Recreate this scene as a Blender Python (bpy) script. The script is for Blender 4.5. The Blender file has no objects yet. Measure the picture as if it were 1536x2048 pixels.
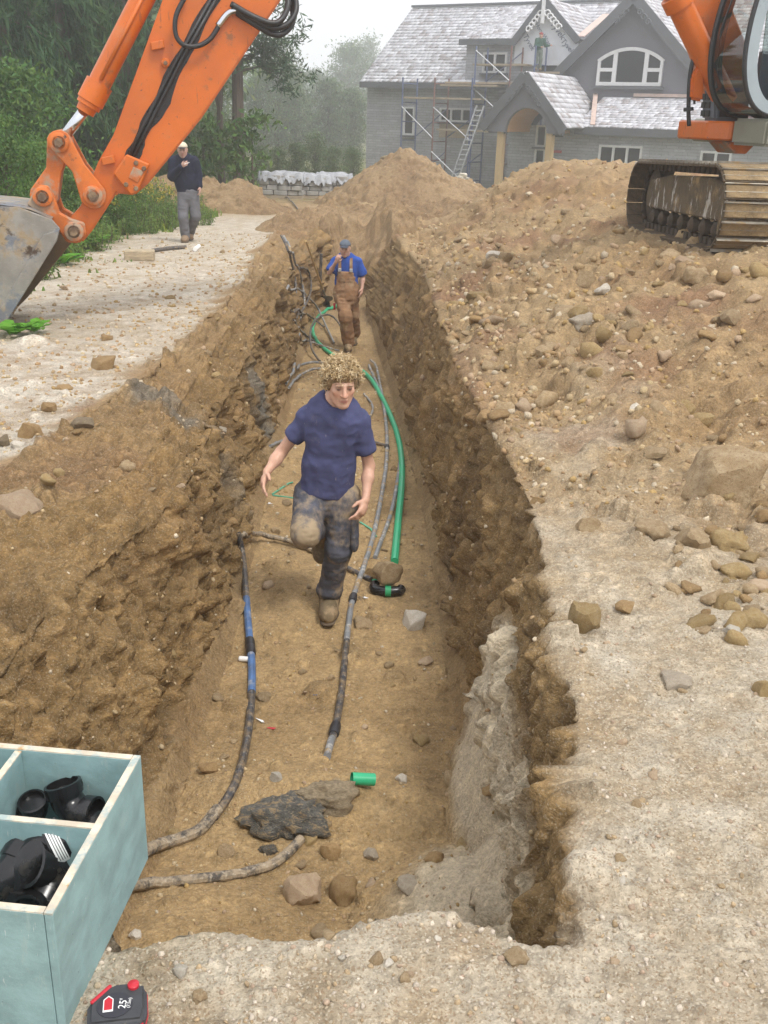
import bpy, bmesh, math, random
import numpy as np
from mathutils import Vector, Matrix, Euler

sc = bpy.context.scene
# ------------------------------------------------------------------ camera
CAM_H = 1.6
PITCH = math.radians(21.65)
ROLL = math.radians(1.8)
FPX = 2000.0                      # focal length in pixels of the 1536 x 2048 photograph
cam = bpy.data.cameras.new('camera')
cam.sensor_fit = 'VERTICAL'; cam.sensor_height = 36.0
cam.lens = FPX / 2048 * 36.0
cam.clip_start = 0.05; cam.clip_end = 2000
camo = bpy.data.objects.new('camera', cam)
sc.collection.objects.link(camo)
_F = Vector((0, math.cos(PITCH), -math.sin(PITCH)))
_R0 = Vector((1, 0, 0)); _U0 = Vector((0, math.sin(PITCH), math.cos(PITCH)))
_R = _R0 * math.cos(ROLL) + _U0 * math.sin(ROLL)
_U = -_R0 * math.sin(ROLL) + _U0 * math.cos(ROLL)
camo.matrix_world = Matrix(((_R.x, _U.x, -_F.x, 0), (_R.y, _U.y, -_F.y, 0), (_R.z, _U.z, -_F.z, CAM_H), (0, 0, 0, 1)))
sc.camera = camo

# ------------------------------------------------------------------ overcast sky, veiled sun, exposure
SUN_EL = math.radians(58); SUN_AZ = math.radians(140)      # azimuth clockwise from +Y: behind and to the right
world = bpy.data.worlds.new('World'); sc.world = world; world.use_nodes = True
wn = world.node_tree.nodes; wl = world.node_tree.links
bg = wn['Background']
sky = wn.new('ShaderNodeTexSky'); sky.sky_type = 'NISHITA'; sky.sun_disc = False
sky.sun_elevation = SUN_EL; sky.sun_rotation = SUN_AZ; sky.dust_density = 4.0
wm = wn.new('ShaderNodeMix'); wm.data_type = 'RGBA'; wm.inputs[0].default_value = 0.93
wl.new(sky.outputs[0], wm.inputs[6]); wm.inputs[7].default_value = (7.9, 7.95, 8.3, 1)
wl.new(wm.outputs[2], bg.inputs[0]); bg.inputs[1].default_value = 0.1
sl = bpy.data.lights.new('sun', 'SUN'); sl.energy = 1.5; sl.angle = math.radians(14); sl.color = (1.0, 0.96, 0.9)
so = bpy.data.objects.new('sun', sl); sc.collection.objects.link(so)
sd = Vector((math.sin(SUN_AZ) * math.cos(SUN_EL), math.cos(SUN_AZ) * math.cos(SUN_EL), math.sin(SUN_EL)))
so.rotation_euler = sd.to_track_quat('Z', 'Y').to_euler(); so.location = (0, 0, 60)
vs = sc.view_settings
vs.view_transform = 'Standard'; vs.look = 'None'; vs.exposure = 0.82; vs.gamma = 1.0; vs.use_curve_mapping = False
sc.cycles.max_bounces = 6; sc.cycles.diffuse_bounces = 3; sc.cycles.glossy_bounces = 3
sc.cycles.transmission_bounces = 6; sc.cycles.transparent_max_bounces = 12; sc.cycles.volume_bounces = 3
sc.cycles.use_denoising = True

C = sc.collection
RNG = np.random.default_rng(7)
random.seed(7)

def P(px, py, Y):
    """world point at forward distance Y seen at pixel (px, py) of the photograph"""
    d = _F + _R * ((px - 768) / FPX) - _U * ((py - 1024) / FPX)
    return Vector((0, 0, CAM_H)) + d * (Y / d.y)

def PZ(px, py, z):
    """world point at height z seen at pixel (px, py)"""
    d = _F + _R * ((px - 768) / FPX) - _U * ((py - 1024) / FPX)
    return Vector((0, 0, CAM_H)) + d * ((z - CAM_H) / d.z)

def proj(p):
    v = Vector(p) - Vector((0, 0, CAM_H))
    w = v.dot(_F)
    return 768 + FPX * v.dot(_R) / w, 1024 - FPX * v.dot(_U) / w

# ------------------------------------------------------------------ noise in numpy
def _h(ix, iy, iz, seed):
    n = (ix.astype(np.uint32) * np.uint32(374761393) + iy.astype(np.uint32) * np.uint32(668265263)
         + iz.astype(np.uint32) * np.uint32(2246822519) + np.uint32(seed * 3266489917 & 0xffffffff))
    n = (n ^ (n >> np.uint32(15))) * np.uint32(2246822519)
    n = (n ^ (n >> np.uint32(13))) * np.uint32(3266489917)
    return (n ^ (n >> np.uint32(16)))

def hf(ix, iy, iz, seed):
    return _h(ix, iy, iz, seed).astype(np.float32) / np.float32(4294967295.0)

def vnoise(p, seed=0):
    """value noise, about -1..1"""
    p = np.asarray(p, np.float32)
    f = np.floor(p); i = f.astype(np.int64); t = p - f
    t = t * t * t * (t * (t * 6 - 15) + 10)
    r = 0
    for a in (0, 1):
        wx = t[:, 0] if a else 1 - t[:, 0]
        for b in (0, 1):
            wy = t[:, 1] if b else 1 - t[:, 1]
            for c in (0, 1):
                wz = t[:, 2] if c else 1 - t[:, 2]
                r = r + wx * wy * wz * hf(i[:, 0] + a, i[:, 1] + b, i[:, 2] + c, seed)
    return r * 2 - 1

def fbm(p, octv=4, seed=0, gain=0.5):
    p = np.asarray(p, np.float32); a = 1.0; s = 0; n = 0
    for k in range(octv):
        s = s + a * vnoise(p * (2.03 ** k) + 17.3 * k, seed + k); n += a; a *= gain
    return s / n

def cells(p, seed=0, dens=1.0):
    """nearest feature point: distance (cell units), random id of it"""
    p = np.asarray(p, np.float32)
    f = np.floor(p - 0.5); i = f.astype(np.int64)
    best = np.full(len(p), 9.0, np.float32); idr = np.zeros(len(p), np.float32)
    for a in (0, 1):
        for b in (0, 1):
            for c in (0, 1):
                jx, jy, jz = i[:, 0] + a, i[:, 1] + b, i[:, 2] + c
                hx = hf(jx, jy, jz, seed); hy = hf(jx, jy, jz, seed + 1); hz = hf(jx, jy, jz, seed + 2); hi = hf(jx, jy, jz, seed + 3)
                dx = jx + 0.2 + .6 * hx - p[:, 0]; dy = jy + 0.2 + .6 * hy - p[:, 1]; dz = jz + 0.2 + .6 * hz - p[:, 2]
                d = np.sqrt(dx * dx + dy * dy + dz * dz)
                m = d < best
                best = np.where(m, d, best); idr = np.where(m, hi, idr)
    return best, idr

def sstep(a, b, x):
    t = np.clip((x - a) / (b - a), 0, 1)
    return t * t * (3 - 2 * t)

# ------------------------------------------------------------------ mesh helpers
def np_mesh(name, V, Q=None, T=None):
    V = np.ascontiguousarray(V, np.float32).reshape(-1, 3)
    me = bpy.data.meshes.new(name)
    me.vertices.add(len(V)); me.vertices.foreach_set('co', V.ravel())
    idx = []; starts = []; tot = 0
    if Q is not None and len(Q):
        Q = np.asarray(Q, np.int32).reshape(-1, 4); idx.append(Q.ravel()); starts.append(np.arange(len(Q), dtype=np.int32) * 4); tot = len(Q) * 4
    if T is not None and len(T):
        T = np.asarray(T, np.int32).reshape(-1, 3); idx.append(T.ravel()); starts.append(tot + np.arange(len(T), dtype=np.int32) * 3)
    idx = np.concatenate(idx); starts = np.concatenate(starts)
    me.loops.add(len(idx)); me.loops.foreach_set('vertex_index', idx)
    me.polygons.add(len(starts)); me.polygons.foreach_set('loop_start', starts)
    me.update(calc_edges=True); me.validate()
    return me

def shade_smooth(me, on=True):
    me.polygons.foreach_set('use_smooth', np.full(len(me.polygons), on)); me.update()

def link(name, me, mat=None, parent=None, smooth=False, loc=None):
    o = bpy.data.objects.new(name, me); C.objects.link(o)
    if mat is not None and not me.materials:
        for m in (mat if isinstance(mat, (list, tuple)) else [mat]): me.materials.append(m)
    if parent is not None: o.parent = parent
    if smooth: shade_smooth(me)
    if loc is not None: o.location = loc
    return o

def empty(name, loc=(0, 0, 0), rz=0.0, parent=None):
    o = bpy.data.objects.new(name, None); C.objects.link(o)
    o.location = loc; o.rotation_euler = (0, 0, rz); o.empty_display_size = 0.1
    if parent is not None: o.parent = parent
    return o

def tag(o, label=None, cat=None, group=None, kind=None):
    if label: o['label'] = label
    if cat: o['category'] = cat
    if group: o['group'] = group
    if kind: o['kind'] = kind
    return o

def dup(root, loc=None, rot=None, scale=None, parent=None):
    r = root.copy(); C.objects.link(r); r.parent = parent
    if loc is not None: r.location = loc
    if rot is not None: r.rotation_euler = rot
    if scale is not None: r.scale = scale
    for ch in list(root.children): dup(ch, parent=r)
    return r

class MB:
    """collects shapes; build() links them as one mesh object"""
    def __init__(s): s.v = []; s.f = []
    def add(s, v, f):
        n = len(s.v); s.v += [tuple(q) for q in v]; s.f += [tuple(i + n for i in q) for q in f]; return s
    def box(s, c, size, M=None, taper=None):
        hx, hy, hz = size[0] / 2, size[1] / 2, size[2] / 2
        vs_ = [Vector((x * hx, y * hy, z * hz)) for z in (-1, 1) for y in (-1, 1) for x in (-1, 1)]
        if M is not None: vs_ = [M @ q for q in vs_]
        vs_ = [q + Vector(c) for q in vs_]
        return s.add(vs_, [(0, 2, 3, 1), (4, 5, 7, 6), (0, 1, 5, 4), (2, 6, 7, 3), (0, 4, 6, 2), (1, 3, 7, 5)])
    def bar(s, a, b, w, h, up=(0, 0, 1)):
        """box from a to b, width w (side) and height h (along up)"""
        a = Vector(a); b = Vector(b); d = (b - a); L = d.length; d.normalize()
        u = Vector(up); side = d.cross(u)
        if side.length < 1e-4: side = d.cross(Vector((1, 0, 0)))
        side.normalize(); u = side.cross(d)
        M = Matrix((side, d, u)).transposed()
        return s.box((a + b) / 2, (w, L, h), M)
    def prism(s, poly, O, ex, ey, ez, t0, t1):
        """polygon (list of 2-d) in the ex, ey plane at O, extruded along ez from t0 to t1"""
        O = Vector(O); ex = Vector(ex); ey = Vector(ey); ez = Vector(ez); n = len(poly)
        v = [O + ex * p[0] + ey * p[1] + ez * t0 for p in poly] + [O + ex * p[0] + ey * p[1] + ez * t1 for p in poly]
        f = [tuple(range(n - 1, -1, -1)), tuple(range(n, 2 * n))] + [(i, (i + 1) % n, n + (i + 1) % n, n + i) for i in range(n)]
        return s.add(v, f)
    def tube(s, pts, r, n=8, cap=True):
        pts = [Vector(p) for p in pts]; m = len(pts)
        rr = r if isinstance(r, (list, tuple, np.ndarray)) else [r] * m
        d0 = (pts[1] - pts[0]).normalized()
        u = d0.cross(Vector((0, 0, 1)))
        if u.length < 1e-3: u = d0.cross(Vector((1, 0, 0)))
        u.normalize(); v = []; f = []
        for i, p in enumerate(pts):
            d = (pts[min(i + 1, m - 1)] - pts[max(i - 1, 0)])
            if d.length < 1e-9: d = d0
            d.normalize(); u = (u - d * u.dot(d))
            if u.length < 1e-6: u = d.orthogonal()
            u.normalize(); w = d.cross(u)
            for k in range(n):
                a = 2 * math.pi * k / n
                v.append(p + (u * math.cos(a) + w * math.sin(a)) * rr[i])
        for i in range(m - 1):
            for k in range(n):
                f.append((i * n + k, i * n + (k + 1) % n, (i + 1) * n + (k + 1) % n, (i + 1) * n + k))
        if cap: f.append(tuple(range(n - 1, -1, -1))); f.append(tuple((m - 1) * n + k for k in range(n)))
        return s.add(v, f)
    def lathe(s, prof, O, ax, n=16, cap=True):
        """prof: list of (t along axis, radius)"""
        O = Vector(O); ax = Vector(ax).normalized(); u = ax.orthogonal().normalized(); w = ax.cross(u); v = []; f = []
        for t, r in prof:
            for k in range(n):
                a = 2 * math.pi * k / n
                v.append(O + ax * t + (u * math.cos(a) + w * math.sin(a)) * r)
        m = len(prof)
        for i in range(m - 1):
            for k in range(n):
                f.append((i * n + k, i * n + (k + 1) % n, (i + 1) * n + (k + 1) % n, (i + 1) * n + k))
        if cap: f.append(tuple(range(n - 1, -1, -1))); f.append(tuple((m - 1) * n + k for k in range(n)))
        return s.add(v, f)
    def mesh(s, name, bevel=0, seg=1):
        me = bpy.data.meshes.new(name); me.from_pydata([tuple(q) for q in s.v], [], s.f)
        bm = bmesh.new(); bm.from_mesh(me)
        bmesh.ops.recalc_face_normals(bm, faces=bm.faces)
        if bevel:
            ed = [e for e in bm.edges if len(e.link_faces) == 2 and e.calc_face_angle(0) > 0.5]
            bmesh.ops.bevel(bm, geom=ed, offset=bevel, segments=seg, affect='EDGES', clamp_overlap=True)
        bm.to_mesh(me); bm.free(); me.update()
        return me
    def build(s, name, mat, parent=None, bevel=0, seg=1, smooth=False, loc=None):
        me = s.mesh(name, bevel, seg)
        if smooth == 'auto': auto_smooth(me)
        return link(name, me, mat, parent, smooth is True, loc)

def auto_smooth(me, ang=0.6):
    shade_smooth(me)
    bm = bmesh.new(); bm.from_mesh(me)
    for e in bm.edges: e.smooth = not (len(e.link_faces) == 2 and e.calc_face_angle(0) > ang)
    bm.to_mesh(me); bm.free()

def catmull(pts, n=8):
    pts = [Vector(p) for p in pts]; out = []
    q = [pts[0] * 2 - pts[1]] + pts + [pts[-1] * 2 - pts[-2]]
    for i in range(1, len(q) - 2):
        for k in range(n):
            t = k / n
            out.append(0.5 * ((2 * q[i]) + (q[i + 1] - q[i - 1]) * t + (2 * q[i - 1] - 5 * q[i] + 4 * q[i + 1] - q[i + 2]) * t * t
                              + (3 * q[i] - q[i - 1] - 3 * q[i + 1] + q[i + 2]) * t ** 3))
    out.append(pts[-1]); return out

# ------------------------------------------------------------------ materials
def nmat(name):
    m = bpy.data.materials.new(name); m.use_nodes = True
    nt = m.node_tree; b = nt.nodes['Principled BSDF']
    return m, nt, b

def nd(nt, typ, **kw):
    n = nt.nodes.new(typ)
    for k, v in kw.items():
        if k in ('inp',):
            for kk, vv in v.items(): n.inputs[kk].default_value = vv
        else: setattr(n, k, v)
    return n

def c4(c): return (c[0], c[1], c[2], 1)

def mix(nt, fac, a, b, mode='MIX'):
    n = nt.nodes.new('ShaderNodeMix'); n.data_type = 'RGBA'; n.blend_type = mode
    for s, x in ((0, fac), (6, a), (7, b)):
        if isinstance(x, bpy.types.NodeSocket): nt.links.new(x, n.inputs[s])
        else: n.inputs[s].default_value = x if s == 0 else c4(x)
    return n.outputs[2]

def ramp(nt, sock, lo, hi, a=0.0, b=1.0):
    n = nt.nodes.new('ShaderNodeMapRange'); n.interpolation_type = 'SMOOTHSTEP'
    nt.links.new(sock, n.inputs[0]); n.inputs[1].default_value = lo; n.inputs[2].default_value = hi
    n.inputs[3].default_value = a; n.inputs[4].default_value = b
    return n.outputs[0]

def noise(nt, scale, detail=4, rough=0.55, vec=None, dist=0.0):
    n = nt.nodes.new('ShaderNodeTexNoise'); n.inputs['Scale'].default_value = scale; n.inputs['Detail'].default_value = detail
    n.inputs['Roughness'].default_value = rough; n.inputs['Distortion'].default_value = dist
    if vec is not None: nt.links.new(vec, n.inputs['Vector'])
    return n.outputs[0]

def objvec(nt, scale=(1, 1, 1)):
    t = nt.nodes.new('ShaderNodeTexCoord'); mp = nt.nodes.new('ShaderNodeMapping'); mp.inputs['Scale'].default_value = scale
    nt.links.new(t.outputs['Object'], mp.inputs[0]); return mp.outputs[0]

def bump(nt, b, sock, strength, dist=0.01):
    n = nt.nodes.new('ShaderNodeBump'); n.inputs['Strength'].default_value = strength; n.inputs['Distance'].default_value = dist
    nt.links.new(sock, n.inputs['Height']); nt.links.new(n.outputs[0], b.inputs['Normal']); return n

def pm(name, base, rough=0.6, metal=0.0, var=0.18, vscale=6.0, dirt=None, bmp=None, coat=0.0, stretch=(1, 1, 1), spec=0.5, rvar=0.12):
    """paint / plastic / cloth with uneven colour; dirt = list of (colour, scale, lo, hi, stretch)"""
    m, nt, b = nmat(name)
    v = objvec(nt, stretch)
    n1 = noise(nt, vscale, 5, 0.6, v)
    dark = tuple(x * (1 - var) for x in base); light = tuple(min(1, x * (1 + var)) for x in base)
    col = mix(nt, ramp(nt, n1, 0.3, 0.7), dark, light)
    rg = ramp(nt, n1, 0.3, 0.7, max(0, rough - rvar), min(1, rough + rvar))
    for d in (dirt or []):
        dv = objvec(nt, d[4] if len(d) > 4 else (1, 1, 1))
        dn = noise(nt, d[1], 6, 0.65, dv)
        fac = ramp(nt, dn, d[2], d[3])
        if len(d) > 5:
            mm = nt.nodes.new('ShaderNodeMath'); mm.operation = 'MULTIPLY'; nt.links.new(fac, mm.inputs[0]); mm.inputs[1].default_value = d[5]; fac = mm.outputs[0]
        col = mix(nt, fac, col, d[0])
        mx = nt.nodes.new('ShaderNodeMix'); mx.data_type = 'FLOAT'; nt.links.new(fac, mx.inputs[0]); nt.links.new(rg, mx.inputs[2]); mx.inputs[3].default_value = 0.9
        rg = mx.outputs[0]
    nt.links.new(col, b.inputs['Base Color']); nt.links.new(rg, b.inputs['Roughness'])
    b.inputs['Metallic'].default_value = metal; b.inputs['Specular IOR Level'].default_value = spec
    if coat: b.inputs['Coat Weight'].default_value = coat; b.inputs['Coat Roughness'].default_value = 0.15
    if bmp:
        bn = noise(nt, bmp[0], 6, 0.65, v); bump(nt, b, bn, bmp[1], bmp[2] if len(bmp) > 2 else 0.01)
    return m
# ================================================================== the ground with its trench, spoil banks and heaps
SLOPE = .0306                 # the site falls gently towards the house
def lerp_tab(y, tab):
    return np.interp(y, [t[0] for t in tab], [t[1] for t in tab])
T_FL = [(0, -1.0), (3.5, -.93), (5.5, -.92), (6.5, -.99), (9.3, -1.1), (11.7, -1.2), (13.8, -1.3), (16.7, -1.36), (19.7, -1.25), (22, -1.1), (26, -1.0)]
T_FR = [(0, .36), (2, .40), (3, .47), (3.8, .48), (6, .44), (7.4, .41), (9, .33), (11.6, .15), (14, -.02), (17.5, -.26), (20, -.4), (26, -.5)]
T_LIP = [(0, .40), (1.6, .45), (2, .53), (2.4, .59), (2.9, .63), (3.5, .67), (4.4, .71), (5.5, .67), (6.7, .60), (9.5, .52), (13.4, .50), (18.5, .16), (26, -.2)]
T_RE = [(0, 1.0), (5, 1.0), (7, .72), (9, .60), (13, .55), (20, 1.0), (26, 1.1)]          # road edge, out from the foot of the left wall
T_ZF = [(0, -1.2), (6, -1.2), (15.5, -1.36), (19, -1.3), (20.5, -1.0), (22.5, -.35), (24, -.12), (28, 0)]
T_MH = [(0, .02), (2.5, .05), (4, .17), (6, .48), (8.6, .83), (12.4, .87), (14, 1.02), (17, 1.38), (21, 1.40), (25, 1.2), (31, .4), (38, .0)]

def base_h(x, y):
    """ground height away from the trench"""
    h = -0.25 * sstep(30, 47, y)
    fr = lerp_tab(y, T_FR)
    mh = lerp_tab(y, T_MH)
    w = np.interp(y, [0, 6, 13, 17, 30], [3.4, 2.9, 2.9, 2.4, 3.0])
    u = (x - np.maximum(lerp_tab(y, T_LIP), fr + .04) - np.interp(y, [13, 20, 26], [0, .45, 1.5])) / w
    rise = sstep(-0.12, 1.0, u)
    fall = 1 - .75 * sstep(10, 17, x)
    h = h + mh * rise * fall
    # a shallow hump along the lip on the right
    h = h + .10 * np.exp(-((x - fr - .95) / .35) ** 2) * sstep(4, 7, y) * (1 - sstep(15, 18, y))
    # heaps
    for cx, cy, rx, ry, hh in ((-.9, 26.3, 1.2, .9, .2), (1.0, 26.5, 1.5, 1.2, .2)):
        r = np.sqrt(((x - cx) / rx) ** 2 + ((y - cy) / ry) ** 2)
        h = h + hh * np.clip(1 - r, 0, 1) ** 1.15
    # crumbly berm along the left edge
    fl = lerp_tab(y, T_FL)
    h = h + .06 * np.exp(-((x - fl + lerp_tab(y, T_RE) - .08) / .14) ** 2) * sstep(4, 6, y) * (1 - sstep(20, 24, y))
    h = h + .25 * sstep(-5, -9, x) * sstep(8, 16, y)
    # the track has pressed the bank flat
    h = h - .10 * np.exp(-((x - 3.2) / .55) ** 4) * sstep(8.3, 9.0, y) * (1 - sstep(12.4, 13.0, y))
    return h

def trench_t(x, y):
    y0 = 1.66 + .36 * sstep(-.52, -.80, x) + .05 * np.sin(x * 5.1 + 1) + .03 * np.sin(x * 13.0)
    return sstep(0, .2, y - y0)

def make_terrain():
    # rows along y
    n = 760
    a = np.linspace(1 / math.sqrt(1.25), 1 / math.sqrt(46), n)
    ys = np.concatenate([np.linspace(-9, .9, 10), 1 / a ** 2, np.geomspace(47.5, 900, 26)])
    R = len(ys)
    fl = lerp_tab(ys, T_FL); fr = lerp_tab(ys, T_FR); zf = lerp_tab(ys, T_ZF)
    rel = np.clip(-zf / 1.2, 0, 1.2)               # how deep the trench is here
    # control points of the cross section: left shoulder, wall, floor, wall, lip
    lip = np.maximum(lerp_tab(ys, T_LIP), fr + .04); lo = lip - fr; re_ = lerp_tab(ys, T_RE); lb = 1 + 1.3 * sstep(5.2, 3.4, ys)
    cp = [(fl - re_, None), (fl - np.minimum(.42 * lb, re_ - .1), -.06 * rel), (fl - .17 * lb, -.17 * rel), (fl - .10 * lb, -.60 * rel), (fl - .035, zf + .16 * rel), (fl + .06, zf + .02),
          (fr - .07, zf + .02), (fr + .008, zf + .14 * rel), (fr + .012 + .35 * (lo - .02), -.62 * rel), (fr + .016 + .8 * (lo - .02), -.15 * rel), (lip, None)]
    seg = [54, 40, 46, 56, 14, 104, 14, 58, 46, 14]
    nl, nr = 215, 250
    X = []; Z = []; W = []                           # W: 0 top ground, 1 wall, 2 floor
    def outer(s0, L, n):
        # spacing s0 + k L with the last at L
        lo, hi = 1e-4, .2
        for _ in range(60):
            k = (lo + hi) / 2
            if math.log(1 + k * L / s0) / k > n: lo = k
            else: hi = k
        i = np.arange(1, n + 1)
        return s0 * (np.exp(k * i) - 1) / k
    ol = np.concatenate([outer(.013, 32, nl), [45, 70, 120, 220, 420, 800]])[::-1]
    orr = np.concatenate([outer(.012, 32, nr), [45, 70, 120, 220, 420, 800]])
    for o in ol:
        x = cp[0][0] - o; X.append(x); Z.append(base_h(x, ys)); W.append(np.zeros(R))
    kinds = [.35, .8, 1, 1, 1.5, 2, 1.5, 1, 1, .6]
    for k in range(10):
        x0, z0 = cp[k]; x1, z1 = cp[k + 1]
        b0 = base_h(x0, ys); b1 = base_h(x1, ys)
        z0 = b0 if z0 is None else z0 + b0 * (1 if k < 3 or k > 8 else .2 if k in (3,) else 0)
        z1 = b1 if z1 is None else z1 + b1 * (1 if k + 1 < 3 or k + 1 > 8 else .2 if k + 1 in (3,) else 0)
        for j in range(seg[k]):
            t = j / seg[k]
            x = x0 + (x1 - x0) * t; X.append(x)
            z = z0 + (z1 - z0) * t
            tt = trench_t(x, ys)
            Z.append(z * tt + base_h(x, ys) * (1 - tt)); W.append(np.full(R, kinds[k]) * tt)
    x = cp[-1][0]
    X.append(x); Z.append(base_h(x, ys)); W.append(np.zeros(R))
    for o in orr:
        x = cp[-1][0] + o; X.append(x); Z.append(base_h(x, ys)); W.append(np.zeros(R))
    X = np.array(X).T; Z = np.array(Z).T; W = np.array(W).T; Y = np.repeat(ys[:, None], X.shape[1], 1)
    K = X.shape[1]
    # sand that slid down at the foot of the right wall, clay lump, mounds on the floor
    inT = (W > .5)
    def hump(cx, cy, rx, ry, h, p=1.0):
        r = np.sqrt(((X - cx) / rx) ** 2 + ((Y - cy) / ry) ** 2)
        return h * np.clip(1 - r, 0, 1) ** p
    flo = (W > 1.2)
    low = sstep(-.2, -.9, Z)
    sand = np.maximum(hump(.46, 2.85, .56, .62, .34, 1.0), hump(.54, 3.7, .22, .75, .50, .9))
    sand = np.maximum(sand, hump(.4, 2.2, .6, .6, .30))
    Z = Z + sand * low
    sandmask = sand * low
    hm = np.maximum(hump(-.30, 3.75, .60, .28, .13, .8), hump(.10, 3.7, .35, .25, .07, .8))
    hm = np.maximum(hm, hump(-.75, 2.75, .7, .5, .12, .8))
    hm = np.maximum(hm, hump(-.62, 5.75, .5, .7, .16, 1.0))
    hm = np.maximum(hm, hump(-1.05, 8.5, .45, 1.6, .14, 1.0))
    hm = np.maximum(hm, hump(-.4, 2.2, 1.4, .35, .22, 1.0))
    Z = Z + hm * low
    # normals of the smooth section
    def grad(A):
        g = np.empty_like(A); g[:, 1:-1] = A[:, 2:] - A[:, :-2]; g[:, 0] = A[:, 1] - A[:, 0]; g[:, -1] = A[:, -1] - A[:, -2]; return g
    def grow(A):
        g = np.empty_like(A); g[1:-1] = A[2:] - A[:-2]; g[0] = A[1] - A[0]; g[-1] = A[-1] - A[-2]; return g
    tx, tz = grad(X), grad(Z)
    rx, ry, rz = grow(X), grow(Y), grow(Z)
    nx = -tz * ry; ny = tz * rx - tx * rz; nz = tx * ry      # (tx,0,tz) x (rx,ry,rz)
    L = np.sqrt(nx * nx + ny * ny + nz * nz) + 1e-9
    nx, ny, nz = nx / L, ny / L, nz / L
    sh = X.shape
    p = np.stack([X.ravel(), Y.ravel(), Z.ravel()], 1).astype(np.float32)
    x, y, z, w = p[:, 0], p[:, 1], p[:, 2], W.ravel()
    N = np.stack([nx.ravel(), ny.ravel(), nz.ravel()], 1)
    near = 1 - sstep(45, 90, y)
    side = 1 - sstep(25, 60, np.abs(x))
    frx = lerp_tab(y, T_FR); flx = lerp_tab(y, T_FL)
    wall = np.clip(1 - np.abs(w - 1) * 1.6, 0, 1)
    floor = sstep(1.3, 1.9, w) * (1 - sstep(16.5, 18.5, y))
    top = 1 - sstep(0, .5, w)
    right = sstep(0, .3, x - frx)
    # zones -----------------------------------------------------------
    nA = fbm(p * .9, 4, 3); nB = fbm(p * 3.1, 4, 11); nC = fbm(p * 9.0, 3, 21)
    edgeL = (flx - lerp_tab(y, T_RE) - .02) - x + nB * .22 + nA * .12
    road = sstep(-.05, .18, edgeL) * sstep(-5.4, -4.5, x + nB * .5) * (1 - sstep(23, 28, y)) * top
    front = np.maximum((1 - sstep(1.9, 2.3, y)), (1 - sstep(3.2, 5.2, y + nA * .8 + (x - 1.2) * .55)) * right) * top
    front = np.maximum(front, .6 * sstep(.1, .45, nA + .3 * nB) * right * (1 - sstep(4.5, 7.5, y)) * top)
    grass = np.maximum(sstep(-4.6, -5.6, x + nB * .6 + nA * .3), sstep(30, 40, y)) * top * (1 - .0 * x)
    spoil = np.maximum(right * top * (1 - front), sstep(16.5, 19, y) * (w > .5) * .9)
    gravel = np.clip(road + front, 0, 1)
    # relief ----------------------------------------------------------
    d = .030 * nA * (1 - .6 * road) * (1 + wall) + .018 * nB * (1 - .6 * gravel)
    big = np.clip(fbm(np.stack([x * 1.7, y * 1.3, z * 1.7], 1), 3, 55), -1, 1)
    d += spoil * (.075 * nA + .075 * nB + .10 * (1 - 2.2 * np.abs(big)) * sstep(3.5, 6, y))
    shoulder = sstep(.1, .35, w) * (1 - sstep(.85, 1.2, w))
    d += shoulder * (.045 * nB + .05 * nA)
    # vertical scrapes on the walls
    q = np.stack([x * 3, y * 15, z * 1.6], 1); st = fbm(q, 3, 31)
    q2 = np.stack([x * 6, y * 34, z * 4.0], 1); st2 = vnoise(q2, 37)
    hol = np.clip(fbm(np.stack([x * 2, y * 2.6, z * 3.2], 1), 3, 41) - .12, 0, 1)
    wr = wall * sstep(0, .2, x - (flx + frx) / 2); wlf = wall - wr
    fine = fbm(np.stack([x * 13, y * 17, z * 11], 1), 3, 43); pits = np.clip(fbm(np.stack([x * 7, y * 9, z * 6], 1), 2, 47) - .18, 0, 1)
    rough_ = np.clip(wall + shoulder * .8 + spoil * .35, 0, 1)
    d += wall * (st * (.042 + .012 * (x > -.3)) + st2 * (.010 + .008 * (x > -.3))) - (wlf + .25 * wr) * hol * .26 - rough_ * (1 - .6 * wr) * pits * .13 + rough_ * fine * .022 * (1 - sstep(6, 14, y))
    d -= floor * .0
    # clods and pebbles as half balls
    tint = np.zeros(len(p), np.float32); peb = np.zeros(len(p), np.float32)
    for sc_, hgt, dens, sd_, far in ((5.0, .060, .42, 51, 60), (10.0, .036, .45, 61, 34), (21.0, .0135, .55, 71, 16), (43.0, .007, .6, 81, 7)):
        m = (y < far) & (y > .9) & (np.abs(x) < 30)
        if not m.any(): continue
        cd, ci = cells(p[m] * sc_ + nC[m][:, None] * .22, sd_)
        prob = dens * (spoil[m] * .9 + shoulder[m] * .9 + wall[m] * np.where(x[m] > -.3, .10, .60) + floor[m] * (.16 if sc_ < 15 else .5) + gravel[m] * (.03 if sc_ < 8 else .10 if sc_ < 15 else .75)
                       + (1 - sstep(.2, .6, spoil[m] + gravel[m] + w[m])) * .3)
        has = (ci < prob)
        rad = .30 + .35 * (ci / np.maximum(prob, 1e-3))
        b = np.sqrt(np.clip(1 - (cd / rad) ** 2, 0, 1)) * has
        fade = 1 - sstep(far * .6, far, y[m])
        d[m] += b * hgt * (.5 + rad) * fade
        hsh = (ci * 977.0) % 1.0
        tint[m] = np.where(b > .25, hsh * 2 - 1, tint[m]); peb[m] = np.maximum(peb[m], (b > .3) * 1.0)
    d += (.004 * nC + .003 * vnoise(p * 31, 91)) * (1 + spoil + shoulder)
    d = d * near * side
    q = p + N * d[:, None]
    q[:, 2] -= SLOPE * np.clip(y, 0, 62)
    # colours: what each soil is made of, plus shade in the hollows -------------------------------
    def c(*a): return np.array(a, np.float32)
    col = np.empty((len(p), 3), np.float32)
    soil = c(.305, .196, .094); red = c(.235, .130, .072); pale = c(.43, .325, .185)
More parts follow.
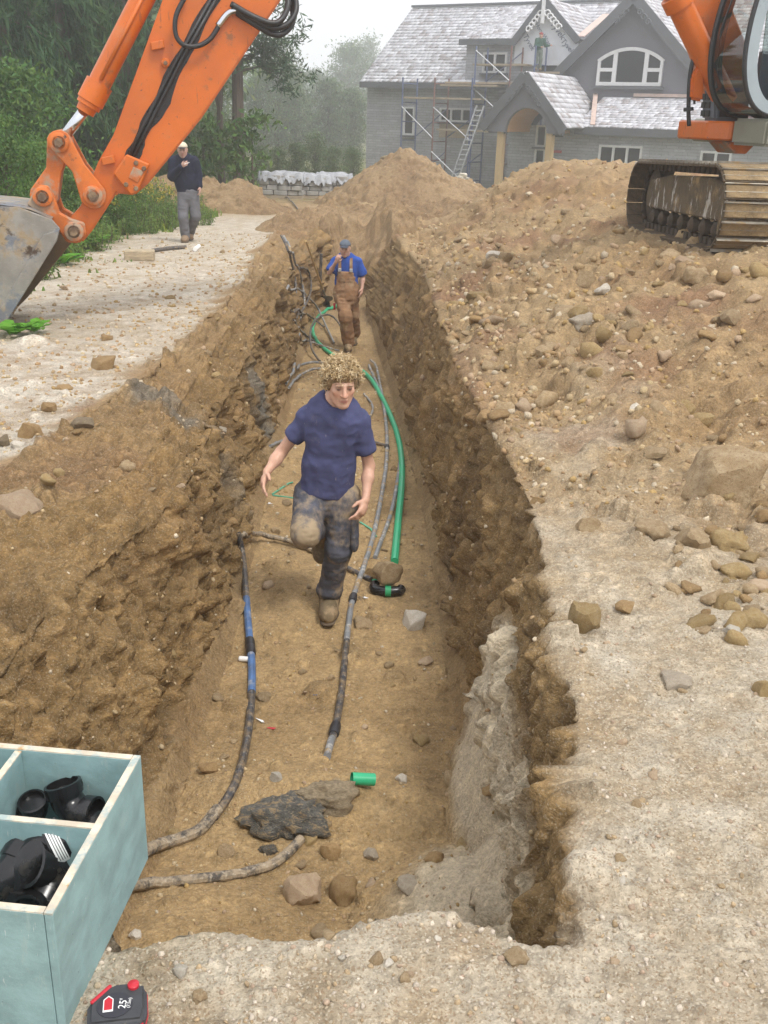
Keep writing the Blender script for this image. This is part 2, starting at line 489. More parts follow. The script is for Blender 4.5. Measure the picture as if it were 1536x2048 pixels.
    ochre = c(.225, .140, .054); dark = c(.13, .082, .038)
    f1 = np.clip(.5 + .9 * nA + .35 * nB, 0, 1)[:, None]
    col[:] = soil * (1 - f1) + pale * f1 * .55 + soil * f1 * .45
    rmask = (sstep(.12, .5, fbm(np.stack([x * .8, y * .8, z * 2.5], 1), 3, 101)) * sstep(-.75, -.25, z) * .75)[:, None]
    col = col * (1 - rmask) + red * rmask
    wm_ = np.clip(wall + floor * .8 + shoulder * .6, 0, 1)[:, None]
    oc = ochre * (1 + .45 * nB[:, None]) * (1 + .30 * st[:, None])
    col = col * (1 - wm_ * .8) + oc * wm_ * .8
    dm = (np.clip(hol * 3, 0, 1) * wall * .6)[:, None]  # wall hollows tinted darker, their shade painted into the colour
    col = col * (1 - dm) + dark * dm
    fm = (floor * (.45 + .55 * sstep(-.3, .4, nA + .5 * nB)))[:, None] * .8
    col = col * (1 - fm) + c(.47, .325, .160) * fm
    gv = c(.535, .47, .365); gv2 = c(.37, .295, .20)
    g1 = np.clip(.60 + .38 * nB + .40 * nC, 0, 1)[:, None]
    gcol = gv * g1 + gv2 * (1 - g1)
    rd = road[:, None]; gcol = gcol * (1 - .75 * rd) + (c(.60, .555, .47) * g1 + c(.44, .375, .285) * (1 - g1)) * .75 * rd
    gm = np.clip(gravel * (.85 + .4 * nC), 0, 1)[:, None]
    col = col * (1 - gm) + gcol * gm
    sm = np.clip(sandmask.ravel() * 7 + nB * .5 - .25, 0, 1)[:, None]
    col = col * (1 - sm) + c(.62, .52, .365) * sm
    # grey clay seam down the left wall
    seam = (np.exp(-((y - 9.0 - .5 * nB) / .22) ** 2) * sstep(-.2, -.35, z) * wall * .9 + np.exp(-((y - 6.6 - .4 * nB) / .10) ** 2) * shoulder * .7) * (x < -.4)
    seam = np.clip(seam, 0, 1)[:, None]
    col = col * (1 - seam) + c(.13, .13, .115) * seam
    gr = (grass * .9)[:, None]
    col = col * (1 - gr) + c(.13, .15, .05) * gr
    col = col * (1 + (.24 * tint * (peb > 0) * (1 - .4 * gravel))[:, None])
    col = col * (1 + (.12 * (peb > 0) * (tint > .55) * (gravel + .4))[:, None])
    col = np.clip(col, .02, .8)
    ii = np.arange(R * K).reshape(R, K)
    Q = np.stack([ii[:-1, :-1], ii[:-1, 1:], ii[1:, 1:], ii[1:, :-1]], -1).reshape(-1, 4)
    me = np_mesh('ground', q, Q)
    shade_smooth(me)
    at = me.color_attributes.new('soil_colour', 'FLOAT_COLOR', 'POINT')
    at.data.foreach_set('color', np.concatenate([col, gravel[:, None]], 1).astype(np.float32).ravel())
    # vertex normals for scattering
    zones = dict(gravel=gravel, spoil=spoil, wall=wall, floor=floor, shoulder=shoulder, road=road, front=front, grass=grass, top=top)
    return me, q.reshape(R, K, 3), N.reshape(R, K, 3), zones, ys, X

def mat_ground():
    m, nt, b = nmat('ground_soil')
    a = nd(nt, 'ShaderNodeVertexColor', layer_name='soil_colour')
    v = objvec(nt)
    n1 = noise(nt, 55, 5, .7, v); n2 = noise(nt, 230, 3, .7, v); n3 = noise(nt, 14, 4, .6, v)
    vo = nd(nt, 'ShaderNodeTexVoronoi'); vo.inputs['Scale'].default_value = 90; nt.links.new(v, vo.inputs['Vector'])
    vo2 = nd(nt, 'ShaderNodeTexVoronoi'); vo2.inputs['Scale'].default_value = 210; nt.links.new(v, vo2.inputs['Vector'])
    k1 = ramp(nt, n1, .25, .75, .72, 1.26); k2 = ramp(nt, n3, .3, .7, .86, 1.12)
    mm = nd(nt, 'ShaderNodeMath', operation='MULTIPLY'); nt.links.new(k1, mm.inputs[0]); nt.links.new(k2, mm.inputs[1])
    cm = nd(nt, 'ShaderNodeVectorMath', operation='SCALE'); nt.links.new(a.outputs[0], cm.inputs[0]); nt.links.new(mm.outputs[0], cm.inputs['Scale'])
    # single grains: some white, some brown
    sep = nd(nt, 'ShaderNodeSeparateColor'); nt.links.new(vo2.outputs['Color'], sep.inputs[0])
    w1 = ramp(nt, sep.outputs[0], .86, .9); w2 = ramp(nt, sep.outputs[1], .84, .88)
    g = mix(nt, .0, (0, 0, 0), (0, 0, 0))
    ga = nd(nt, 'ShaderNodeMath', operation='MULTIPLY_ADD'); nt.links.new(a.outputs[1], ga.inputs[0]); ga.inputs[1].default_value = .35; ga.inputs[2].default_value = .18
    f1 = nd(nt, 'ShaderNodeMath', operation='MULTIPLY'); nt.links.new(w1, f1.inputs[0]); nt.links.new(ga.outputs[0], f1.inputs[1])
    f2 = nd(nt, 'ShaderNodeMath', operation='MULTIPLY'); nt.links.new(w2, f2.inputs[0]); nt.links.new(ga.outputs[0], f2.inputs[1])
    col = mix(nt, f1.outputs[0], cm.outputs[0], (.66, .59, .46))
    col = mix(nt, f2.outputs[0], col, (.26, .17, .09))
    nt.links.new(col, b.inputs['Base Color'])
    b.inputs['Roughness'].default_value = .93; b.inputs['Specular IOR Level'].default_value = .25
    # fine relief
    h = nd(nt, 'ShaderNodeMath', operation='MULTIPLY_ADD'); nt.links.new(vo.outputs['Distance'], h.inputs[0]); h.inputs[1].default_value = -.35; nt.links.new(n1, h.inputs[2])
    h2 = nd(nt, 'ShaderNodeMath', operation='MULTIPLY_ADD'); nt.links.new(n2, h2.inputs[0]); h2.inputs[1].default_value = .35; nt.links.new(h.outputs[0], h2.inputs[2])
    bump(nt, b, h2.outputs[0], 1.0, .014)
    return m

M_GROUND = mat_ground()
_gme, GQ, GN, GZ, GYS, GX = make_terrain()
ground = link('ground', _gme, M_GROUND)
tag(ground, 'tan gravelly ground with a long open trench and spoil banks', kind='structure')

_GR, _GK = GQ.shape[:2]
def gz(x, y):
    """height of the built ground at (x, y), highest surface there"""
    r = int(np.clip(np.searchsorted(GYS, y), 1, _GR - 1))
    out = []
    for rr in (r - 1, r):
        xs = GQ[rr, :, 0]; o = np.argsort(xs, kind='stable')
        out.append(np.interp(x, xs[o], GQ[rr, o, 2]))
    t = (y - GYS[r - 1]) / (GYS[r] - GYS[r - 1])
    return float(out[0] * (1 - t) + out[1] * t)

def GP(px, py, lo=1.2, hi=60):
    """point on the built ground seen at pixel (px, py)"""
    prev = None
    for Y in np.geomspace(lo, hi, 260):
        p = P(px, py, Y); dz = p.z - gz(p.x, p.y)
        if dz <= 0:
            if prev is None: return p
            a, b = prev, Y
            for _ in range(14):
                m = (a + b) / 2; q = P(px, py, m)
                if q.z - gz(q.x, q.y) > 0: a = m
                else: b = m
            q = P(px, py, (a + b) / 2); return q
        prev = Y
    return P(px, py, hi)

# ------------------------------------------------------------------ soil heaps
def soil_heap(cx, cy, bumps, ext, n, seed, label, tone=0.0):
    """bumps: (dx, dy, rx, ry, h)"""
    g = np.linspace(-1, 1, n); Xg, Yg = np.meshgrid(g * ext[0], g * ext[1])
    z = np.zeros_like(Xg)
    for dx, dy, rx, ry, hh in bumps:
        r = np.sqrt(((Xg - dx) / rx) ** 2 + ((Yg - dy) / ry) ** 2); t = np.clip(1 - r, 0, 1)
        z = np.maximum(z, hh * t ** 1.05 * (1 - .15 * t)) + .25 * hh * t * (z > 0)
    p = np.stack([Xg.ravel(), Yg.ravel(), z.ravel()], 1).astype(np.float32)
    nA = fbm(p * 1.1 + seed, 4, seed); nB = fbm(p * 3.5 + seed, 4, seed + 3)
    d = .10 * nA + .06 * nB; tint = np.zeros(len(p)); 
    for s_, h_, pr in ((3.2, .09, .35), (6.5, .05, .4), (13, .028, .45)):
        cd, ci = cells(p * s_ + nB[:, None] * .3, seed + int(s_)); b = np.sqrt(np.clip(1 - (cd / (.3 + .3 * ci / pr)) ** 2, 0, 1)) * (ci < pr)
        d += b * h_; tint = np.where(b > .3, ((ci * 913) % 1) * 2 - 1, tint)
    edge = sstep(.0, .12, z.ravel())
    q = p.copy(); q[:, 2] += d * edge - .12 * (1 - edge)
    gx, gy = np.gradient(z); q[:, 0] += d * edge * .3; q[:, 1] -= d * edge * .4
    base = np.array([gz(cx + a, cy + b) for a, b in ((0, 0), (ext[0] * .6, 0), (-ext[0] * .6, 0), (0, -ext[1] * .6))])
    zz = np.array([[gz(cx + a, cy + b) for a in g[::max(1, n // 24)] * ext[0]] for b in g[::max(1, n // 24)] * ext[1]])
    gi = np.linspace(0, zz.shape[0] - 1, n); a0 = np.clip(gi.astype(int), 0, zz.shape[0] - 2); f = gi - a0
    zr = zz[a0] * (1 - f[:, None]) + zz[a0 + 1] * f[:, None]; zr = zr[:, a0] * (1 - f) + zr[:, a0 + 1] * f
    z0 = float(base.min()); q[:, 2] += (zr - z0).ravel()
    f1 = np.clip(.5 + .8 * nA, 0, 1)[:, None]
    col = np.array([.235, .152, .078]) * (1 - f1) + np.array([.345, .24, .13]) * f1; col = col * (1 + .22 * tint)[:, None] * (1 + tone)
    ii = np.arange(n * n).reshape(n, n); Q = np.stack([ii[:-1, :-1], ii[:-1, 1:], ii[1:, 1:], ii[1:, :-1]], -1).reshape(-1, 4)
    me = np_mesh('soil_heap', q, Q); shade_smooth(me); at = me.color_attributes.new('soil_colour', 'FLOAT_COLOR', 'POINT')
    at.data.foreach_set('color', np.concatenate([np.clip(col, .02, .8), np.zeros((len(p), 1))], 1).astype(np.float32).ravel())
    o = link('soil_heap', me, M_GROUND, loc=(cx, cy, z0)); tag(o, label, 'soil heap'); return o
soil_heap(.55, 32.5, [(-.1, 0, 2.6, 2.2, 1.34), (-1.1, -.1, 2.1, 1.8, .88), (.8, .1, 2.1, 2.0, .92), (-.5, -.2, 1.4, 1.2, 1.2)], (3.5, 2.8), 230, 5, 'tall central heap of tan soil in front of the house')
soil_heap(-5.2, 27, [(-.2, 0, 2.0, 1.5, 1.08), (1.2, -.2, 1.6, 1.2, .72), (-2.2, .2, 2.0, 1.3, .8)], (4.2, 2.0), 210, 8, 'long low bank of soil behind the man on the road', -.05)
soil_heap(.75, 25.6, [(-.6, 0, 1.5, 1.4, .26), (.7, .2, 1.6, 1.4, .30), (-1.6, .2, 1.0, 1.0, .25)], (2.8, 1.9), 200, 11, 'low ridge of loose soil closing the far end of the trench')
soil_heap(-2.0, 22.6, [(0, 0, .9, 1.8, .34), (.5, 1.2, .9, 1.2, .36), (-.2, -1.4, .8, 1.2, .28)], (1.5, 3.2), 170, 14, 'crumbly soil berm between the gravel road and the far trench')
soil_heap(-.45, 20.9, [(0, .2, 1.0, 1.3, .75), (.3, .9, .9, .9, .8), (-.4, .7, .8, 1.0, .7)], (1.25, 1.9), 170, 17, 'soil slumped into the far end of the trench')
# ================================================================== stones
def ico(sub):
    bm = bmesh.new(); bmesh.ops.create_icosphere(bm, subdivisions=sub, radius=1.0)
    V = np.array([v.co[:] for v in bm.verts], np.float32); T = np.array([[l.index for l in f.verts] for f in bm.faces], np.int32)
    bm.free(); return V, T
_ICO = {k: ico(k) for k in (1, 2, 3, 4)}

def rock_shape(seed, sub=3, cuts=10, rough=.10, depth=(.50, .86)):
    V, T = _ICO[sub]; V = V.copy(); r = np.random.default_rng(seed)
    for _ in range(cuts):
        n = r.normal(size=3); n /= np.linalg.norm(n); d = r.uniform(*depth)
        s = V @ n; V = V - np.outer(np.clip(s - d, 0, None), n) * .92
    V = V + V * (fbm(V * 1.7 + seed * 3.1, 3, seed)[:, None] * rough * 1.6) + V * (vnoise(V * 6 + seed, seed + 5)[:, None] * rough * .35)
    V /= np.abs(V).max(0)
    return V, T

def rockmat(name, a, b_, c_, scale=9):
    m, nt, b = nmat(name); oi = nd(nt, 'ShaderNodeObjectInfo'); v = objvec(nt)
    mp = nd(nt, 'ShaderNodeVectorMath', operation='ADD'); nt.links.new(v, mp.inputs[0])
    cx = nd(nt, 'ShaderNodeCombineXYZ'); ml = nd(nt, 'ShaderNodeMath', operation='MULTIPLY'); nt.links.new(oi.outputs['Random'], ml.inputs[0]); ml.inputs[1].default_value = 40
    nt.links.new(ml.outputs[0], cx.inputs[0]); nt.links.new(cx.outputs[0], mp.inputs[1])
    n1 = noise(nt, scale * .35, 6, .65, mp.outputs[0]); n2 = noise(nt, scale * 1.6, 5, .7, mp.outputs[0]); n3 = noise(nt, scale * 7, 4, .7, mp.outputs[0])
    col = mix(nt, ramp(nt, n1, .35, .65), a, b_); col = mix(nt, ramp(nt, n2, .5, .68), col, c_)
    k = ramp(nt, n3, .3, .7, .8, 1.18); sm = nd(nt, 'ShaderNodeVectorMath', operation='SCALE'); nt.links.new(col, sm.inputs[0]); nt.links.new(k, sm.inputs['Scale'])
    k2 = nd(nt, 'ShaderNodeMapRange'); nt.links.new(oi.outputs['Random'], k2.inputs[0]); k2.inputs[3].default_value = .8; k2.inputs[4].default_value = 1.2
    s2 = nd(nt, 'ShaderNodeVectorMath', operation='SCALE'); nt.links.new(sm.outputs[0], s2.inputs[0]); nt.links.new(k2.outputs[0], s2.inputs['Scale'])
    nt.links.new(s2.outputs[0], b.inputs['Base Color']); b.inputs['Roughness'].default_value = .9; b.inputs['Specular IOR Level'].default_value = .3
    h = nd(nt, 'ShaderNodeMath', operation='ADD'); nt.links.new(n2, h.inputs[0]); nt.links.new(n3, h.inputs[1]); bump(nt, b, h.outputs[0], .6, .03)
    return m
RM = dict(
    tan=rockmat('stone_tan', (.36, .255, .14), (.46, .35, .215), (.28, .18, .09)),
    ochre=rockmat('stone_ochre', (.36, .25, .11), (.42, .31, .16), (.27, .175, .075)),
    brown=rockmat('stone_brown', (.34, .22, .10), (.41, .28, .14), (.26, .16, .075)),
    grey=rockmat('stone_grey', (.40, .34, .26), (.50, .43, .33), (.38, .29, .19)),
    pink=rockmat('stone_pink', (.46, .33, .22), (.52, .40, .27), (.42, .29, .16)),
    white=rockmat('stone_white', (.62, .56, .46), (.70, .65, .56), (.5, .40, .27)),
    dark=rockmat('stone_dark', (.22, .17, .11), (.28, .22, .14), (.17, .12, .07)))
_RME = {}
def rock_mesh(mt, i, sub=3):
    k = (mt, i, sub)
    if k not in _RME:
        clod = i >= 8
        V, T = rock_shape(100 + i * 7, sub, 8 if clod else 11 + i % 4, .30 if clod else .11)
        me = np_mesh('stone', V, T=T); shade_smooth(me)
        if not clod: auto_smooth(me, .5)
        me.materials.append(RM[mt]); _RME[k] = me
    return _RME[k]

def put_rock(px, py, w, h, mt, i, label, sink=.34, name='stone', rot=0, pt=None, sub=3, deep=None):
    """stone seen centred at (px, py), w x h pixels"""
    p = pt or GP(px, py + h * .38)
    dep = (Vector(p) - Vector((0, 0, CAM_H))).dot(_F)
    a = w * dep / FPX / 2; bq = h * dep / FPX / 2
    me = rock_mesh(mt, i, sub)
    o = bpy.data.objects.new(name, me); C.objects.link(o)
    dpt = deep or (a * .85 + bq * .3)
    o.scale = (a, dpt, bq * 1.02); o.location = (p.x, p.y + dpt * .25, p.z + bq * (.95 - 2 * sink)); o.rotation_euler = (random.uniform(-.15, .15), random.uniform(-.2, .2), rot)
    tag(o, label, 'rock'); return o

STONES = [
 (1462, 925, 178, 165, 'tan', 1, 'large tan boulder at the right edge of the photo', 'boulder'),
 (1170, 1222, 62, 80, 'ochre', 4, 'upright angular ochre stone on pale gravel beside the right trench wall', 'stone'),
 (1246, 1206, 46, 38, 'brown', 2, 'small brown stone just right of the upright ochre stone', 'stone'),
 (1176, 1045, 58, 38, 'tan', 3, 'flat pale tan stone on gravel above the upright ochre stone', 'stone'),
 (1386, 1066, 68, 66, 'tan', 0, 'round smooth tan stone below the large boulder', 'stone'),
 (1305, 1050, 80, 46, 'tan', 9, 'crumbly tan clod left of the round smooth stone', 'clod'),
 (1462, 1078, 90, 60, 'ochre', 8, 'broken ochre clod right of the round smooth stone', 'clod'),
 (1432, 1190, 56, 46, 'tan', 5, 'blunt tan stone below the broken ochre clods at right', 'stone'),
 (1508, 1228, 58, 62, 'ochre', 10, 'ochre clod lowest in the cluster at the right edge', 'clod'),
 (1520, 1165, 62, 46, 'pink', 2, 'smooth pinkish grey stone at the right edge', 'stone'),
 (1470, 1135, 62, 46, 'ochre', 9, 'small ochre clod in the middle of the right hand cluster', 'clod'),
 (1465, 1256, 38, 34, 'white', 0, 'small whitish pebble under the right hand cluster of clods', 'stone'),
 (1352, 1357, 72, 26, 'grey', 6, 'flat grey slab half sunk in pale gravel at right', 'stone'),
 (1530, 1372, 48, 46, 'ochre', 3, 'ochre stone cut by the right edge above the flat grey slab', 'stone'),
 (1270, 812, 26, 20, 'white', 5, 'small whitish stone on the bare smooth soil above the boulder', 'stone'),
 (605, 1772, 84, 72, 'pink', 4, 'big square brown stone on the trench floor beside the black hose end', 'stone'),
 (688, 1772, 62, 66, 'brown', 8, 'rounded brown clod right of the big square stone', 'clod'),
 (815, 1762, 64, 42, 'grey', 2, 'greyish flat stone at the foot of the sand slide', 'stone'),
 (868, 1712, 42, 36, 'brown', 9, 'small brown clod on top of the sand slide', 'clod'),
 (742, 1704, 30, 26, 'grey', 0, 'small grey pebble right of the grey clay lump', 'stone'),
 (620, 1675, 34, 26, 'ochre', 1, 'small yellowish stone where the hose goes under the clay', 'stone'),
 (830, 1232, 54, 58, 'white', 1, 'round pale stone standing on the trench floor below the black elbow', 'stone'),
 (724, 1243, 46, 28, 'tan', 6, 'flat pale stone beside the middle hose near the boot', 'stone'),
 (852, 1320, 36, 24, 'pink', 5, 'small pinkish stone near the foot of the right trench wall', 'stone'),
 (525, 1390, 34, 26, 'tan', 2, 'pale stone right of the blue hose on the trench floor', 'stone'),
 (803, 1553, 26, 24, 'white', 0, 'white pebble right of the short green pipe', 'stone'),
 (550, 1550, 28, 26, 'white', 3, 'white pebble above the grey clay lump', 'stone'),
 (420, 1532, 46, 30, 'brown', 5, 'brown stone at the foot of the left wall near the hose', 'stone'),
 (745, 1145, 50, 34, 'brown', 3, 'brown stone behind the stone that lies on the black elbow', 'stone'),
 (207, 720, 58, 44, 'brown', 1, 'rounded brown stone alone on the pale gravel road', 'stone'),
 (97, 811, 30, 30, 'brown', 4, 'small brown cube shaped stone on the gravel road', 'stone'),
 (160, 838, 52, 38, 'dark', 2, 'dark grey brown stone on the left road edge', 'stone'),
 (56, 856, 56, 50, 'brown', 3, 'ochre brown stone at the left road edge beside a white pebble', 'stone'),
 (36, 886, 32, 22, 'white', 0, 'oval white pebble at the left edge of the road', 'stone'),
 (128, 772, 34, 20, 'brown', 6, 'small flat brown stone in the middle of the gravel road', 'stone'),
 (8, 878, 26, 34, 'dark', 5, 'dark stone cut by the left edge of the photo', 'stone'),
 (30, 1000, 104, 58, 'pink', 6, 'flat pinkish boulder half buried in the left trench bank', 'boulder'),
 (1166, 634, 56, 50, 'grey', 9, 'lumpy pale rock in the middle of the right spoil bank', 'stone'),
 (1395, 545, 54, 46, 'tan', 8, 'upright tan clod in front of the excavator track', 'clod'),
 (1437, 584, 46, 30, 'pink', 2, 'pinkish stone right of the upright tan clod', 'stone'),
 (984, 503, 34, 26, 'white', 2, 'left one of two pale stones on the spoil bank', 'stone'),
 (1012, 510, 30, 24, 'tan', 4, 'right one of two pale stones on the spoil bank', 'stone'),
 (1068, 530, 36, 18, 'tan', 6, 'flat tan stone below the two pale stones', 'stone'),
 (1172, 555, 52, 40, 'tan', 3, 'slanted slab stone on the spoil bank above the lumpy pale rock', 'stone'),
 (1208, 576, 36, 30, 'white', 5, 'whitish stone right of the slanted slab stone', 'stone'),
 (1257, 541, 24, 16, 'tan', 0, 'small smooth stone left of the excavator track tip', 'stone'),
 (1290, 500, 22, 18, 'ochre', 1, 'small ochre stone below the excavator track', 'stone'),
 (848, 431, 44, 22, 'white', 3, 'pale flat stone at the foot of the central heap', 'stone'),
 (884, 420, 34, 24, 'tan', 8, 'tan clod right of the pale stone at the heap foot', 'clod'),
 (773, 312, 40, 22, 'ochre', 2, 'tan stone sitting on top of the central soil heap', 'stone'),
 (980, 1576, 38, 26, 'brown', 5, 'brown stone lying in the pale sand at the right wall', 'stone'),
 (1032, 1908, 48, 40, 'tan', 9, 'tan clod on the front lip of the trench', 'clod'),
 (270, 1866, 28, 22, 'white', 0, 'oval white pebble beside the teal box', 'stone'),
 (640, 1862, 40, 26, 'tan', 4, 'tan stone on the front lip left of centre', 'stone'),
 (400, 1990, 34, 24, 'tan', 8, 'small tan clod on the gravel right of the tape measure', 'clod'),
 (440, 855, 26, 20, 'grey', 2, 'grey stone stuck in the left trench shoulder', 'stone'),
 (150, 1905, 20, 16, 'white', 3, 'tiny white pebble under the teal box corner', 'stone'),
 (345, 1668, 44, 34, 'ochre', 3, 'ochre stone beside the muddy hose behind the box', 'stone'),
 (1245, 695, 40, 26, 'brown', 9, 'brown clod among loose soil in the middle of the right bank', 'clod'),
 (1105, 690, 44, 30, 'tan', 10, 'tan clod at the left end of the loose soil on the right bank', 'clod'),
 (1310, 900, 60, 22, 'tan', 6, 'flat tan stone left of the large boulder', 'stone'),
 (1075, 1000, 40, 24, 'brown', 3, 'brown stone on the right lip of the trench', 'stone'),
]
for s in STONES:
    if s[0] == 150: continue
    put_rock(s[0], s[1], s[2], s[3], s[4], s[5], s[6], name=s[7], rot=random.uniform(-.6, .6), sub=4 if s[2] > 80 else 3)

LANDMARKS = [(1462, 930, 'the large boulder'), (1360, 430, 'the excavator track'), (1166, 634, 'the lumpy pale rock'), (1170, 1222, 'the upright ochre stone'), (1352, 1357, 'the flat grey slab'), (998, 506, 'the two pale stones'),
    (1395, 545, 'the upright tan clod'), (866, 425, 'the heap foot stone'), (690, 590, 'the man in overalls'), (655, 1220, 'the muddy boot'), (775, 1182, 'the black elbow'), (725, 1572, 'the green pipe piece'), (580, 1620, 'the grey clay lump'),
    (605, 1772, 'the big square stone'), (500, 1300, 'the blue pipe'), (680, 1420, 'the middle pipe end'), (800, 900, 'the green pipe'), (940, 1750, 'the sand slide'), (160, 1700, 'the teal box'), (238, 2030, 'the tape measure'), (280, 515, 'the timber block'),
    (375, 400, 'the man on the road'), (207, 720, 'the round brown road stone'), (40, 660, 'the broad leaved plant'), (30, 1000, 'the pinkish boulder'), (60, 500, 'the bucket'), (1032, 1908, 'the lip clod'), (150, 455, 'the bucket pins'), (250, 440, 'the yellow weeds'),
    (1060, 1000, 'the right trench lip'), (900, 650, 'the far right trench lip'), (830, 1232, 'the round pale stone'), (1250, 760, 'the bare brown slope'), (440, 840, 'the left trench shoulder'), (230, 1150, 'the left trench wall'), (1100, 420, 'the bank crest')]
_USED = set()
def place_label(desc, p):
    """a label from the look of a thing and the landmarks around it in the photograph"""
    u, v = proj(p); lm = sorted(LANDMARKS, key=lambda q: (q[0] - u) ** 2 + (q[1] - v) ** 2)
    def rel(q):
        dx, dy = u - q[0], v - q[1]; d = math.hypot(dx, dy); far = 'just ' if d < 45 else '' if d < 130 else 'well '
        a = math.degrees(math.atan2(-dy, dx)) % 360
        return far + ('right of ', 'above and right of ', 'above ', 'above and left of ', 'left of ', 'below and left of ', 'below ', 'below and right of ')[int((a + 22.5) // 45) % 8] + q[2]
    l = f'{desc} {rel(lm[0])}'
    if l in _USED: l = f'{desc} {rel(lm[0])} towards {lm[1][2]}'
    if l in _USED: l = f'{desc} {rel(lm[0])} towards {lm[2][2]}'
    if l in _USED: l = f'{desc} {rel(lm[1])} towards {lm[0][2]}'
    if l in _USED: l = f'{desc} {rel(lm[2])} towards {lm[0][2]}'
    w = l.split(); l = ' '.join(w[:16]); _USED.add(l); return l
# loose stones: single objects by place
def pick(mask, n, seed, ymin, ymax, inview=True):
    r = np.random.default_rng(seed)
    q = GQ.reshape(-1, 3)
    m = (mask > .6) & (q[:, 1] > ymin) & (q[:, 1] < ymax)
    v = q - np.array([0, 0, CAM_H]); F = np.array(_F); R_ = np.array(_R); U_ = np.array(_U)
    w = v @ F; u = 768 + FPX * (v @ R_) / np.maximum(w, .1); t = 1024 - FPX * (v @ U_) / np.maximum(w, .1)
    m &= (u > -60) & (u < 1600) & (t > 250) & (t < 2120) & (w > .5)
    cj = np.arange(len(q)) % _GK; c0 = 215 + 6 + 54 + 40 + 46 + 56 + 14 + 104; m &= ~((cj >= c0) & (cj < c0 + 132) & (q[:, 1] < 1.8))
    idx = np.nonzero(m)[0]
    return r.choice(idx, size=min(n, len(idx)), replace=False), r

ZF = {k: v for k, v in GZ.items()}
def scatter(mask, n, seed, y0, y1, smin, smax, mats, label, group, names=('stone', 'clod')):
    idx, r = pick(mask, n, seed, y0, y1)
    for j in idx:
        p = GQ.reshape(-1, 3)[j]; cl = r.random() < .72
        i = int(r.integers(8, 12)) if cl else int(r.integers(0, 8))
        s = float(np.exp(r.uniform(math.log(smin), math.log(smax))))
        o = bpy.data.objects.new(names[1] if cl else names[0], rock_mesh(mats[int(r.integers(len(mats)))], i, 2)); C.objects.link(o)
        o.scale = (s * r.uniform(.8, 1.25), s * r.uniform(.8, 1.25), s * r.uniform(.55, .95)); o.rotation_euler = (r.uniform(-.5, .5), r.uniform(-.5, .5), r.uniform(0, 6.3))
        o.location = (float(p[0]), float(p[1]), float(p[2]) + s * .10)
        _sz = 'tiny' if s < smin * 1.35 else 'small' if s < (smin * smax) ** .5 * 1.15 else 'larger'
        tag(o, place_label(f"{_sz} {o.data.materials[0].name.split('_')[1]} {'clod' if cl else 'stone'}", o.location), 'rock', group)
SM = ('tan', 'ochre', 'brown', 'tan', 'tan', 'brown', 'ochre', 'tan', 'pink')
_sp = np.where(GQ.reshape(-1, 3)[:, 0] > 0, GZ['spoil'], 0)
scatter(_sp, 120, 1, 5, 17, .03, .10, SM, 'loose fist sized stone or clod on the right spoil bank', 'loose stones on the spoil bank')
scatter(GZ['floor'], 60, 2, 3, 12, .016, .05, SM, 'small loose stone on the trench floor', 'loose stones on the trench floor')
scatter(GZ['front'], 34, 3, 1.5, 5.5, .008, .02, ('tan', 'tan', 'pink', 'white'), 'small loose stone on the pale gravel in front', 'loose stones on the front gravel')
scatter(np.maximum(GZ['road'], GZ['shoulder'] * (GQ.reshape(-1, 3)[:, 0] < -1)), 50, 4, 4, 18, .02, .055, SM, 'small loose stone along the left road and bank', 'loose stones on the left road')

def px_mask(u0, v0, ru, rv):
    q = GQ.reshape(-1, 3) - np.array([0, 0, CAM_H]); w = np.maximum(q @ np.array(_F), .1); u = 768 + FPX * (q @ np.array(_R)) / w; v = 1024 - FPX * (q @ np.array(_U)) / w
    return np.where(((u - u0) / ru) ** 2 + ((v - v0) / rv) ** 2 < 1, 1.0, 0.0) * (GQ.reshape(-1, 3)[:, 0] > .3) * (GZ['top'] > .5)
scatter(px_mask(1460, 1130, 130, 150), 46, 5, 2.5, 6, .018, .055, ('tan', 'ochre', 'ochre', 'brown', 'tan'), '', 'broken clods heaped below the large boulder')
scatter(px_mask(1190, 690, 150, 60), 30, 6, 4, 12, .03, .085, ('tan', 'ochre', 'brown', 'tan'), '', 'broken clods in the middle of the spoil bank')
scatter(px_mask(1420, 560, 150, 55), 20, 7, 4, 12, .03, .09, ('tan', 'ochre', 'tan', 'pink'), '', 'broken clods in front of the excavator track')
